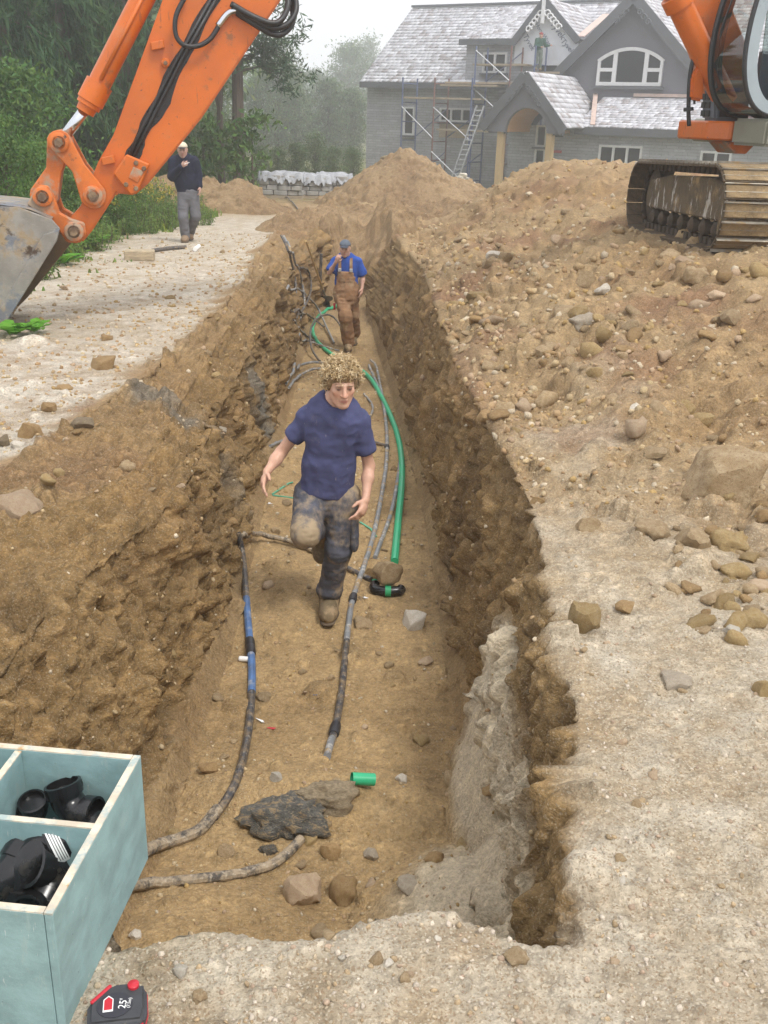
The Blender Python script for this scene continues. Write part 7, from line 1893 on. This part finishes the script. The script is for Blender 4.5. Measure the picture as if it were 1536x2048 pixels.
def person(label, root, J, fwd, hfwd, vox, skin=(.55, .33, .24), hair=None, hup=(0, 0, 1), foot_len=.2, lips=True, hands=None, brow=(.20, .13, .07), stubble=None):
    """bare body as one surface; J: joints relative to root"""
    r = empty('person', root); tag(r, label, 'person', None)
    J = {k: np.array(v, float) for k, v in J.items()}
    f = nrm(fwd); up = np.array([0, 0, 1.0]); rt_ = nrm(np.cross(f, up))                  # rt_: the person's own right
    hf_ = nrm(hfwd); hr = nrm(np.cross(hf_, nrm(hup))); hu = np.cross(hr, hf_); H = J['head']
    def hp_(a, b, c): return H + hr * a + hu * b + hf_ * c                                # right, up, forward
    s = SDF(); AX = np.array([hr, hu, hf_])
    s.cone(J['neck'], J['pelvis'], .10, .11, .04, flat=(f, .7))
    for sd_ in 'LR':
        s.cone(J['sh' + sd_] , J['neck'] * .6 + J['pelvis'] * .4, .05, .06, .05)
        s.cone(J['sh' + sd_], J['el' + sd_], .044, .033, .02); s.cone(J['el' + sd_], J['wr' + sd_], .034, .024, .02)
        mid = J['el' + sd_] * .65 + J['wr' + sd_] * .35; s.ell(mid, (.034, .034, .034), k=.03)
        s.cone(J['hip' + sd_], J['kn' + sd_], .075, .05, .03); s.cone(J['kn' + sd_], J['an' + sd_], .05, .036, .03); s.cone(J['an' + sd_], J['an' + sd_] + (J['toe' + sd_] - J['an' + sd_]) * .8, .035, .025, .02)
        # hand
        w = J['wr' + sd_]; d = nrm(J['hd' + sd_] - w); pn = nrm(J.get('pn' + sd_, -rt_ if sd_ == 'R' else rt_)); pn = nrm(pn - d * pn.dot(d)); sdv = np.cross(d, pn)
        th = nrm(J.get('th' + sd_, f)); sg = 1 if sdv.dot(th) > 0 else -1; sdv = sdv * sg            # towards the thumb
        curl = J.get('curl' + sd_, np.array([.45]))[0]
        s.cone(w, w + d * .05, .027, .030, .015, flat=(pn, .6)); s.cone(w + d * .045 + sdv * .018, w + d * .085 + sdv * .02, .019, .014, .012); s.cone(w + d * .045 - sdv * .016, w + d * .08 - sdv * .022, .019, .013, .012); s.cone(w + d * .05, w + d * .086, .022, .016, .012)
        for i, (o_, L) in enumerate(((.029, .070), (.010, .080), (-.010, .074), (-.028, .058))):
            b0 = w + d * (.088 - .006 * (i == 3)) + sdv * o_; c1 = curl * (.7 + .18 * i); d1 = d * math.cos(c1) + pn * math.sin(c1) + sdv * (o_ * 2.0); m1 = b0 + d1 * L * .5; c2 = c1 * 2.1; d2 = d * math.cos(c2) + pn * math.sin(c2) + sdv * (o_ * 1.2); m2 = m1 + d2 * L * .5
            s.cone(b0 - d * .012, m1, .0098, .0088, .005); s.cone(m1, m2, .0088, .0072, .004)
        t0 = w + d * .022 + sdv * .024; t1 = t0 + (d * .62 + sdv * .62 + pn * .35) * .045; t2 = t1 + (d * .85 + sdv * .2 + pn * .45) * .034
        s.cone(t0, t1, .014, .011, .010); s.cone(t1, t2, .011, .0085, .004)
    # neck and head
    s.cone(J['neck'] - up * .02, H + hu * -.05 - hf_ * .012, .053, .050, .03)
    s.ell(hp_(0, .028, -.018), (.077, .088, .096), AX, .02)
    s.ell(hp_(0, -.035, .022), (.060, .075, .066), AX, .03)
    s.cone(hp_(.044, -.058, .0), hp_(.016, -.098, .062), .020, .016, .03); s.cone(hp_(-.044, -.058, .0), hp_(-.016, -.098, .062), .020, .016, .03)
    s.ell(hp_(0, -.102, .066), (.021, .015, .016), AX, .02)
    for q in (-1, 1):
        s.ell(hp_(q * .043, -.020, .056), (.019, .015, .016), AX, .02)                    # cheek bones
        s.ell(hp_(q * .031, .006, .094), (.019, .012, .015), AX, .010, 's')               # eye sockets
        s.ell(hp_(q * .031, .004, .076), (.0125, .011, .0115), AX, .003)                  # eye balls
        s.ell(hp_(q * .030, .024, .082), (.024, .0075, .011), AX, .010)                   # brows
        s.ell(hp_(q * .079, -.008, -.012), (.010, .032, .018), AX, .008)                  # ears
    s.cone(hp_(0, .018, .084), hp_(0, -.030, .108), .008, .0125, .010); s.ell(hp_(.011, -.034, .094), (.009, .008, .010), AX, .006); s.ell(hp_(-.011, -.034, .094), (.009, .008, .010), AX, .006)
    s.ell(hp_(0, -.062, .083), (.023, .0065, .009), AX, .005); s.ell(hp_(0, -.075, .081), (.020, .0065, .009), AX, .005)
    s.ell(hp_(0, -.0685, .095), (.019, .0022, .008), AX, .003, 's')
    sk = np.array(skin)
    def colour(V):
        c = np.tile(sk, (len(V), 1)) * (1 + .05 * vnoise(V * 12, 3))[:, None]; q = V - H; a = q @ hr; b = q @ hu; d = q @ hf_
        def blob(a0, b0, ra, rb, col, amt=1.0, dmin=.03):
            nonlocal c
            w_ = np.clip(1.6 - np.sqrt(((np.abs(a) - a0) / ra) ** 2 + ((b - b0) / rb) ** 2) * 1.2, 0, 1) * amt * (d > dmin); c = c * (1 - w_[:, None]) + np.array(col) * w_[:, None]
        blob(.0, -.03, .02, .022, sk * np.array([1.08, .86, .82]), .5); blob(.043, -.03, .022, .02, sk * np.array([1.1, .85, .8]), .45)
        if stubble is not None: blob(.0, -.085, .06, .045, stubble, .45, .0)
        blob(.0, -.0685, .025, .010, (.42, .16, .14), .85); blob(.031, .004, .015, .0075, (.10, .06, .05), .9, .05); blob(.030, .024, .022, .006, brow, .75, .05)
        return np.clip(c, 0, 1)
    o = sdf_obj('body', s, vox, M_SKIN, r, relax=1, colour=colour)
    return r, J, dict(f=f, rt=rt_, up=up, H=H, hr=hr, hu=hu, hf=hf_, hp=hp_, AX=AX)

def boots(r, J, fr, mat, sole_mat, vox, L=.25):
    for sd_ in 'LR':
        a = J['an' + sd_]; t = J['toe' + sd_]; d = nrm(t - a); dd = nrm(np.array([t[0] - a[0], t[1] - a[1], 0]) + 1e-6); heel = a * 1.0
        up = nrm(J.get('bu' + sd_, np.array([0, 0, 1.0]))); dd = nrm(d - up * d.dot(up)); hgt = (a - t).dot(up)
        base = a - up * hgt
        s = SDF(); s.cone(a + up * .10, a + up * .0, .064, .06, .03); s.cone(base + up * .05 - dd * .05, base + up * .05 + dd * .07, .051, .053, .04); s.ell(base + up * .052 + dd * .14, (.056, .08, .050), np.array([np.cross(dd, up), dd, up]), .04)
        s.cone(a, base + dd * .10 + up * .06, .05, .04, .04); s.plane(base + up * .008, -up)
        b = sdf_obj('boot', s, vox, mat, r, fold=[(.003, (40, 40, 40), 5)])
        s = SDF(); s.cone(base + up * .012 - dd * .06, base + up * .012 + dd * .06, .053, .054, .03, flat=(up, .4)); s.cone(base + up * .012 + dd * .06, base + up * .012 + dd * .17, .058, .048, .03, flat=(up, .4)); sdf_obj('sole', s, max(vox, .008), sole_mat, b, relax=0)

# ---------------------------------------------------------------- walking man with curly hair
def jp(px, py, Y, root): q = P(px, py, Y); return np.array(q - root)
g1_ = GP(655, 1232); R1_ = Vector((g1_.x, g1_.y, g1_.z)); Y1 = g1_.y
def j1(px, py, dy=0.0): return jp(px, py, Y1 + dy, R1_)
J1 = dict(head=j1(683, 768, -.14), neck=j1(668, 813, -.06), pelvis=j1(655, 972, .0), shR=j1(617, 833, -.02), shL=j1(718, 843, -.03),
          elR=j1(562, 905, .02), wrR=j1(534, 944, -.08), hdR=j1(527, 966, -.14), elL=j1(738, 932, .03), wrL=j1(731, 1000, -.10), hdL=j1(724, 1022, -.15),
          hipR=j1(622, 985, .02), hipL=j1(690, 990, .0), knR=j1(611, 1066, -.22), knL=j1(676, 1098, -.05), anL=j1(659, 1196, .06))
J1['anR'] = J1['knR'] + np.array([.06, .42, -.13]); J1['toeR'] = J1['anR'] + np.array([0, .10, -.20]); J1['buR'] = np.array([0, -.85, .5])
J1['anL'][2] = max(J1['anL'][2], .105); J1['toeL'] = np.array([.0, -.09, .0]) + np.array([J1['anL'][0], J1['anL'][1] - .05, 0.0]); J1['toeL'][2] = .005
J1['thR'] = np.array([.6, -.8, 0]); J1['thL'] = np.array([-.7, -.7, 0.]); J1['pnR'] = np.array([.9, .3, 0]); J1['pnL'] = np.array([-.8, .5, 0]); J1['curlR'] = np.array([.38]); J1['curlL'] = np.array([.62])
p1, J1, fr1 = person('young man with curly blond hair in a dirty blue shirt walking up the trench', R1_, J1, (.05, -1, 0), (.24, -.95, -.15), .0055, skin=(.58, .34, .235), brow=(.24, .15, .08))
DUST = (.40, .31, .20)
M_SHIRT1 = clothmat('faded_navy_shirt', (.068, .074, .155), [((.16, .15, .19), 8, .56, .74, (1, 1, 1), .45), ((.42, .38, .36), 34, .64, .72, (1, 1, .6), .45), ((.10, .06, .09), 7, .60, .76, (1, 1, 1), .5)])
M_TROUS1 = clothmat('muddy_work_trousers', (.085, .088, .108), [((.38, .29, .18), 4.2, .46, .62, (1, 1, .7), .9), ((.27, .21, .15), 16, .53, .7, (1, 1, 1), .6)], var=.3)
M_BOOT1 = pm('muddy_boot', (.17, .125, .07), .9, var=.3, vscale=14, bmp=(40, .6, .01), dirt=[((.32, .23, .13), 12, .45, .6)]); M_SOLE = pm('boot_sole', (.12, .09, .06), .9, var=.2, vscale=20)
def tshirt(J, fr, mat, parent, vox, hem, sl_R, sl_L, w=(.165, .172, .168), dep=.62, sleeve_r=.060, fold=None, hem_n=None, longsl=False, neck_r=.066, shift=None):
    s = SDF(); f = fr['f']; n, p = J['neck'], J['pelvis']; ax = p - n; ch = n + ax * .30; ws = n + ax * .72; bt = n + ax * 1.12; fl = (f, dep)
    for sd_ in 'LR': s.cone(J['sh' + sd_] + np.array([0, 0, .004]), n - np.array([0, 0, .03]), .050, .066, .05)
    s.cone(ch, ws, w[0], w[1], .06, flat=fl); s.cone(ws, bt, w[1], w[2], .05, flat=fl); s.cone(n + ax * .12, ch, .15, w[0], .05, flat=fl)
    s.ell(ch + f * .03, (.12, .06, .13), k=.06)
    for sd_, e in (('R', sl_R), ('L', sl_L)):
        sh, el = J['sh' + sd_], J['el' + sd_]
        if longsl: s.cone(sh, el, .085, .068, .04); s.cone(el, J['wr' + sd_] * .96 + el * .04, .066, .045, .04)
        else: end = sh + (el - sh) * e; s.cone(sh, end, .052, sleeve_r, .035)
    if not longsl:
        for sd_, e in (('R', sl_R), ('L', sl_L)):
            sh, el = J['sh' + sd_], J['el' + sd_]; d = nrm(el - sh); end = sh + (el - sh) * e; s.cone(end + d * .098, el + d * .10, .086, .086, .006, 's')
    s.cone(n + fr['up'] * .0, fr['H'], neck_r, neck_r, .012, 's')
    s.plane(n + ax * hem, nrm(ax if hem_n is None else hem_n))
    return sdf_obj('shirt', s, vox, mat, parent, fold=fold)
tshirt(J1, fr1, M_SHIRT1, p1, .0075, 1.06, .50, .56, w=(.130, .136, .164), dep=.70, fold=[(.009, (8, 8, 3.5), 3), (.006, (14, 14, 16), 9)])
# cut sleeve rims: a thin hem ring on each sleeve
for sd_, e in (('R', .62), ('L', .70)):
    sh, el = J1['sh' + sd_], J1['el' + sd_]; c = sh + (el - sh) * e; d = nrm(el - sh); m = MB()
s = SDF(); pv = J1['pelvis']; fl = (fr1['f'], .70)
s.cone(pv + np.array([0, 0, .02]), pv - np.array([0, 0, .06]), .140, .142, .05, flat=fl)
s.cone(J1['hipR'] - np.array([0, 0, .02]), J1['knR'], .098, .076, .04); s.cone(J1['knR'], J1['anR'], .074, .064, .04)
s.cone(J1['hipL'] - np.array([0, 0, .02]), J1['knL'], .098, .070, .03); s.cone(J1['knL'], J1['anL'] + np.array([0, 0, .02]), .070, .066, .04); s.ell(J1['anL'] + np.array([0, -.02, .06]), (.075, .078, .05), k=.03)
s.plane(J1['anL'] - np.array([0, 0, .0]), (0, 0, -1))
tr1 = sdf_obj('trousers', s, .0075, M_TROUS1, p1, fold=[(.006, (9, 9, 5), 13), (.0055, (9, 9, 30), 17), (.003, (34, 34, 34), 19)])
pk = J1['hipL'] * .35 + J1['knL'] * .65 + np.array([.085, -.03, 0]); s = SDF(); s.cone(pk + np.array([0, 0, .06]), pk - np.array([0, 0, .07]), .05, .055, .02, flat=((1, 0, 0), .45)); sdf_obj('cargo_pocket', s, .0075, M_TROUS1, tr1, fold=[(.004, (25, 25, 25), 3)])
boots(p1, J1, fr1, M_BOOT1, M_SOLE, .007)
# curls: short helices all over the scalp
def curls(fr, parent, n, seed, mat, name='curly_hair'):
    r = np.random.default_rng(seed); hpf = fr['hp']; m = MB(); V = []; Q = []; cols = []
    cen = hpf(0, .030, -.020); AX = fr['AX']; k = 0
    while k < n:
        v = nrm(r.normal(size=3)); a, b, c = v
        if b < -.62 or (c > .35 and b < .32 + .12 * r.random()) or (b < -.15 and c > -.15 and abs(a) < .93): continue
        k += 1
        base = cen + AX.T @ (v * np.array([.073, .084, .090])); out = AX.T @ nrm(v / np.array([.073, .084, .090])); L = r.uniform(.034, .064); rad = r.uniform(.0055, .0105); t0 = r.uniform(0, 6.28)
        dirn = nrm(out + r.normal(0, .35, 3) - np.array([0, 0, .25])); u = nrm(np.cross(dirn, r.normal(size=3))); w = np.cross(dirn, u); tr_ = r.uniform(.0014, .0026); turns = r.uniform(1.2, 2.4); ns = 13; sides = 4; st = len(V)
        for i in range(ns):
            t = i / (ns - 1); an = t0 + turns * 6.283 * t; rr_ = rad * (.6 + .5 * t); pc = base + dirn * L * t + (u * math.cos(an) + w * math.sin(an)) * rr_; e1 = u * math.cos(an) + w * math.sin(an); e2 = dirn
            for j in range(sides): q = 2 * math.pi * j / sides; V.append(pc + (e1 * math.cos(q) + e2 * math.sin(q)) * tr_)
        for i in range(ns - 1):
            for j in range(sides): Q.append((st + i * sides + j, st + i * sides + (j + 1) % sides, st + (i + 1) * sides + (j + 1) % sides, st + (i + 1) * sides + j))
        base_c = np.array([(.44, .31, .15), (.54, .41, .23), (.36, .25, .12), (.64, .52, .33)])[r.integers(4)] * r.uniform(.8, 1.15)
        for i in range(ns): cols += [base_c * (.75 + .45 * i / ns)] * sides
    me = np_mesh(name, np.array(V), Q); shade_smooth(me); at = me.color_attributes.new('skin', 'FLOAT_COLOR', 'POINT'); cols = np.array(cols); at.data.foreach_set('color', np.concatenate([cols, np.ones((len(cols), 1))], 1).astype(np.float32).ravel())
    o = link(name, me, mat, parent); s = SDF(); s.ell(hpf(0, .042, -.026), (.083, .088, .098), AX, .02); s.ell(hpf(0, .075, .045), (.055, .035, .04), AX, .03); s.ell(hpf(.066, .01, -.02), (.025, .05, .05), AX, .03); s.ell(hpf(-.066, .01, -.02), (.025, .05, .05), AX, .03)
    sdf_obj('hair_base', s, .008, pm('dark_blond_hair', (.26, .17, .08), .7, var=.4, vscale=40, bmp=(90, 1.0, .01)), o, fold=[(.004, (70, 70, 70), 3)]); return o
M_HAIR = pm('x', (.4, .3, .2)); bpy.data.materials.remove(M_HAIR)
def mat_vc(name, layer, rough): m, nt, b = nmat(name); vc = nd(nt, 'ShaderNodeVertexColor', layer_name=layer); nt.links.new(vc.outputs[0], b.inputs['Base Color']); b.inputs['Roughness'].default_value = rough; return m
M_HAIR = mat_vc('curly_blond_hair', 'skin', .45)
curls(fr1, p1, 1300, 4, M_HAIR)

def cap(fr, parent, mat, mat_b, vox, front=(.5, .5, .5)):
    hpf, AX = fr['hp'], fr['AX']; s = SDF(); s.ell(hpf(0, .040, -.018), (.086, .088, .106), AX, .01); s.plane(hpf(0, .045, 0), -fr['hu'] + .12 * fr['hf']); c = sdf_obj('cap', s, vox, mat, parent)
    s = SDF(); s.ell(hpf(0, .050, .105), (.068, .009, .068), AX, .01); sdf_obj('visor', s, min(vox, .008), mat_b, c, relax=0); return c
def short_hair(fr, parent, mat, vox):
    hpf, AX = fr['hp'], fr['AX']; s = SDF(); s.ell(hpf(0, .022, -.030), (.082, .082, .088), AX, .01); s.plane(hpf(0, 0, .015), fr['hf']); s.plane(hpf(0, -.05, 0), -fr['hu']); sdf_obj('hair', s, vox, mat, parent)
M_DARKHAIR = pm('dark_brown_hair', (.06, .04, .028), .7, var=.3, vscale=40)
# ---------------------------------------------------------------- man in bib overalls
g2_ = GP(697, 700); R2_ = Vector((g2_.x, g2_.y, g2_.z)); Y2 = g2_.y
def j2(px, py, dy=0.0): return jp(px, py, Y2 + dy, R2_)
J2 = dict(head=j2(690, 497, -.06), neck=j2(692, 515, .0), pelvis=j2(693, 583, .0), shR=j2(670, 522, .0), shL=j2(716, 522, .0),
          elR=j2(659, 546, -.05), wrR=j2(672, 524, -.20), hdR=j2(676, 516, -.22), elL=j2(726, 552, .03), wrL=j2(724, 577, -.06), hdL=j2(722, 590, -.10),
          hipR=j2(684, 590, .0), hipL=j2(702, 590, .0), knR=j2(690, 632, -.15), knL=j2(706, 630, .10), anR=j2(697, 680, .0), anL=j2(708, 660, .42))
J2['anR'][2] = .10; J2['toeR'] = J2['anR'] + np.array([0, -.14, -.095]); J2['anL'][2] = .16; J2['toeL'] = J2['anL'] + np.array([.0, -.12, -.14])
J2['thR'] = np.array([.8, 0, .3]); J2['pnR'] = np.array([0, 1., 0]); J2['thL'] = np.array([-.5, -.9, 0]); J2['pnL'] = np.array([-.9, .2, 0]); J2['curlR'] = np.array([.9])
p2, J2, fr2 = person('man in blue shirt, muddy brown bib overalls and grey cap in the trench', R2_, J2, (-.05, -1, 0), (-.05, -.97, -.12), .010, skin=(.52, .31, .23), stubble=(.30, .20, .15))
M_BLUESHIRT = clothmat('bright_blue_shirt', (.030, .085, .36), [((.06, .12, .4), 9, .5, .7, (1, 1, 1), .5)]); M_BIB = clothmat('muddy_brown_canvas', (.28, .16, .085), [((.40, .29, .18), 6, .50, .66, (1, 1, .8), .8), ((.16, .09, .05), 9, .62, .75)], var=.2)
tshirt(J2, fr2, M_BLUESHIRT, p2, .012, .95, .70, .80, w=(.16, .16, .155), sleeve_r=.078, fold=[(.007, (9, 9, 7), 3)])
s = SDF(); pv = J2['pelvis']; fl = (fr2['f'], .72); nk = J2['neck']; ch = nk + (pv - nk) * .45
s.cone(ch + fr2['f'] * .035, pv, .135, .172, .05, flat=fl); s.cone(pv, pv - np.array([0, 0, .08]), .172, .175, .05, flat=fl)
for sd_ in 'LR': s.cone(J2['hip' + sd_], J2['kn' + sd_], .108, .092, .04); s.cone(J2['kn' + sd_], J2['an' + sd_] + np.array([0, 0, .03]), .092, .092, .04)
s.plane(J2['neck'] + (pv - nk) * .40, (0, 0, 1))
bib = sdf_obj('bib_overalls', s, .012, M_BIB, p2, fold=[(.013, (8, 8, 7), 13), (.009, (9, 9, 22), 17)])
for q in (-1, 1):
    a = ch + fr2['f'] * .135 - fr2['rt'] * q * .085 + np.array([0, 0, .06]); b = nk - fr2['rt'] * q * .085 + fr2['f'] * .08 + np.array([0, 0, .0]); c = nk - fr2['rt'] * q * .08 - fr2['f'] * .06 + np.array([0, 0, .035]); m = MB()
    m.bar(a, b, .045, .012, up=tuple(fr2['f'])); m.bar(b, c, .045, .012); m.build('strap', M_BIB, bib)
    m = MB(); m.box(a + fr2['f'] * .01, (.05, .014, .05)); m.build('buckle', M_ALU, bib, .006)
boots(p2, J2, fr2, M_BOOT1, M_SOLE, .012); cap(fr2, p2, pm('grey_blue_cap', (.10, .125, .16), .8, var=.15), pm('dark_cap_visor', (.05, .06, .08), .8, var=.1), .010); short_hair(fr2, p2, M_DARKHAIR, .012)
m = MB(); a = np.array(J2['hipR']) + np.array([-.11, -.03, -.12]); m.tube([a, a + np.array([.0, -.01, -.10])], [.02, .015], 8); m.build('red_tool', M_TAPERED, p2, smooth='auto')
# ---------------------------------------------------------------- man on the road
g3_ = GP(372, 484); R3_ = Vector((g3_.x, g3_.y, g3_.z)); Y3 = g3_.y
def j3(px, py, dy=0.0): return jp(px, py, Y3 + dy, R3_)
J3 = dict(head=j3(365, 300, -.06), neck=j3(367, 316, .0), pelvis=j3(376, 382, .0), shR=j3(347, 323, .0), shL=j3(389, 323, .0),
          elR=j3(344, 353, -.05), wrR=j3(363, 333, -.24), hdR=j3(370, 328, -.28), elL=j3(396, 350, .03), wrL=j3(400, 373, -.05), hdL=j3(400, 384, -.08),
          hipR=j3(367, 388, .0), hipL=j3(386, 388, .0), knR=j3(366, 435, -.08), knL=j3(391, 432, .0), anR=j3(371, 474, -.02), anL=j3(380, 466, .35))
J3['anR'][2] = .10; J3['toeR'] = J3['anR'] + np.array([.0, -.14, -.095]); J3['anL'][2] = .12; J3['toeL'] = J3['anL'] + np.array([.02, -.13, -.11])
J3['thR'] = np.array([.6, 0, .6]); J3['pnR'] = np.array([.3, .9, 0]); J3['curlR'] = np.array([.8]); J3['thL'] = np.array([-.5, -.9, 0])
p3, J3, fr3 = person('man in a navy sweatshirt and grey trousers walking on the gravel road while smoking', R3_, J3, (.08, -1, 0), (.12, -.96, -.12), .011, skin=(.50, .30, .23), stubble=(.28, .19, .15))
M_SWEAT = clothmat('navy_sweatshirt', (.016, .020, .040), None, .2); M_GREYTR = clothmat('grey_trousers', (.15, .15, .165), [((.30, .26, .22), 6, .6, .75, (1, 1, 1), .5)], var=.14)
tshirt(J3, fr3, M_SWEAT, p3, .013, 1.02, 1, 1, w=(.18, .19, .175), longsl=True, fold=[(.010, (8, 8, 6), 3)], neck_r=.062)
s = SDF(); pv = J3['pelvis']; fl = (fr3['f'], .72); s.cone(pv + np.array([0, 0, .03]), pv - np.array([0, 0, .07]), .155, .16, .05, flat=fl)
for sd_ in 'LR': s.cone(J3['hip' + sd_], J3['kn' + sd_], .100, .080, .03); s.cone(J3['kn' + sd_], J3['an' + sd_] + np.array([0, 0, .0]), .080, .072, .04)
sdf_obj('trousers', s, .012, M_GREYTR, p3, fold=[(.008, (8, 8, 10), 13), (.006, (9, 9, 20), 17)])
boots(p3, J3, fr3, pm('tan_shoe', (.24, .17, .11), .85, var=.2), M_SOLE, .012); cap(fr3, p3, pm('cream_cap', (.62, .56, .42), .8, var=.1), pm('dark_visor', (.07, .05, .05), .8, var=.1), .010); short_hair(fr3, p3, M_DARKHAIR, .012)
hd = np.array(J3['hdR']); m = MB(); m.tube([hd + np.array([.0, -.05, .0]), hd + np.array([.085, -.06, .03])], .006, 8); o = m.build('cigarette', M_LABEL, loc=R3_, smooth='auto'); tag(o, 'white cigarette held in the hand of the man on the road', 'cigarette')
# ---------------------------------------------------------------- worker up on the scaffold
s4, z4 = hp(1076, 143, -1.75); R4_ = hw_(s4, -1.75, z4 + .05); k = 1.0
def v4(x, y, z): return np.array([x, y, z]) * k
J4 = dict(head=v4(.02, -.05, 1.58), neck=v4(0, 0, 1.42), pelvis=v4(-.03, .02, .95), shR=v4(-.18, .02, 1.38), shL=v4(.18, 0, 1.38), elR=v4(-.22, -.05, 1.12), wrR=v4(.0, -.25, 1.05), hdR=v4(.08, -.3, 1.05), elL=v4(.27, .02, 1.12), wrL=v4(.48, .05, 1.14), hdL=v4(.56, .06, 1.14),
          hipR=v4(-.12, .02, .88), hipL=v4(.07, .02, .88), knR=v4(-.13, -.02, .48), knL=v4(.08, -.02, .48), anR=v4(-.13, .02, .1), anL=v4(.08, .02, .1), toeR=v4(-.13, -.12, .0), toeL=v4(.1, -.12, 0))
p4, J4, fr4 = person('worker in a green jacket and red hat standing on the upper scaffold', R4_, J4, (.5, -.85, 0), (.8, -.5, -.15), .02)
M_GRJ = clothmat('dark_green_jacket', (.03, .085, .06), None, .2)
tshirt(J4, fr4, M_GRJ, p4, .022, 1.12, 1, 1, w=(.185, .19, .18), longsl=True, fold=[(.012, (7, 7, 6), 3)])
s = SDF(); s.cone(J4['pelvis'], J4['pelvis'] - np.array([0, 0, .08]), .16, .16, .05, flat=(fr4['f'], .75))
for sd_ in 'LR': s.cone(J4['hip' + sd_], J4['kn' + sd_], .1, .085, .03); s.cone(J4['kn' + sd_], J4['an' + sd_], .085, .075, .03)
sdf_obj('trousers', s, .022, clothmat('green_grey_trousers', (.12, .15, .12), None, .2), p4, fold=[(.008, (8, 8, 10), 3)]); boots(p4, J4, fr4, M_BOOT1, M_SOLE, .02)
s = SDF(); s.ell(fr4['hp'](0, .05, -.02), (.095, .09, .11), fr4['AX'], .02); s.plane(fr4['hp'](0, .03, 0), -fr4['hu']); sdf_obj('red_hat', s, .015, pm('red_hat', (.30, .04, .035), .8, var=.15), p4)
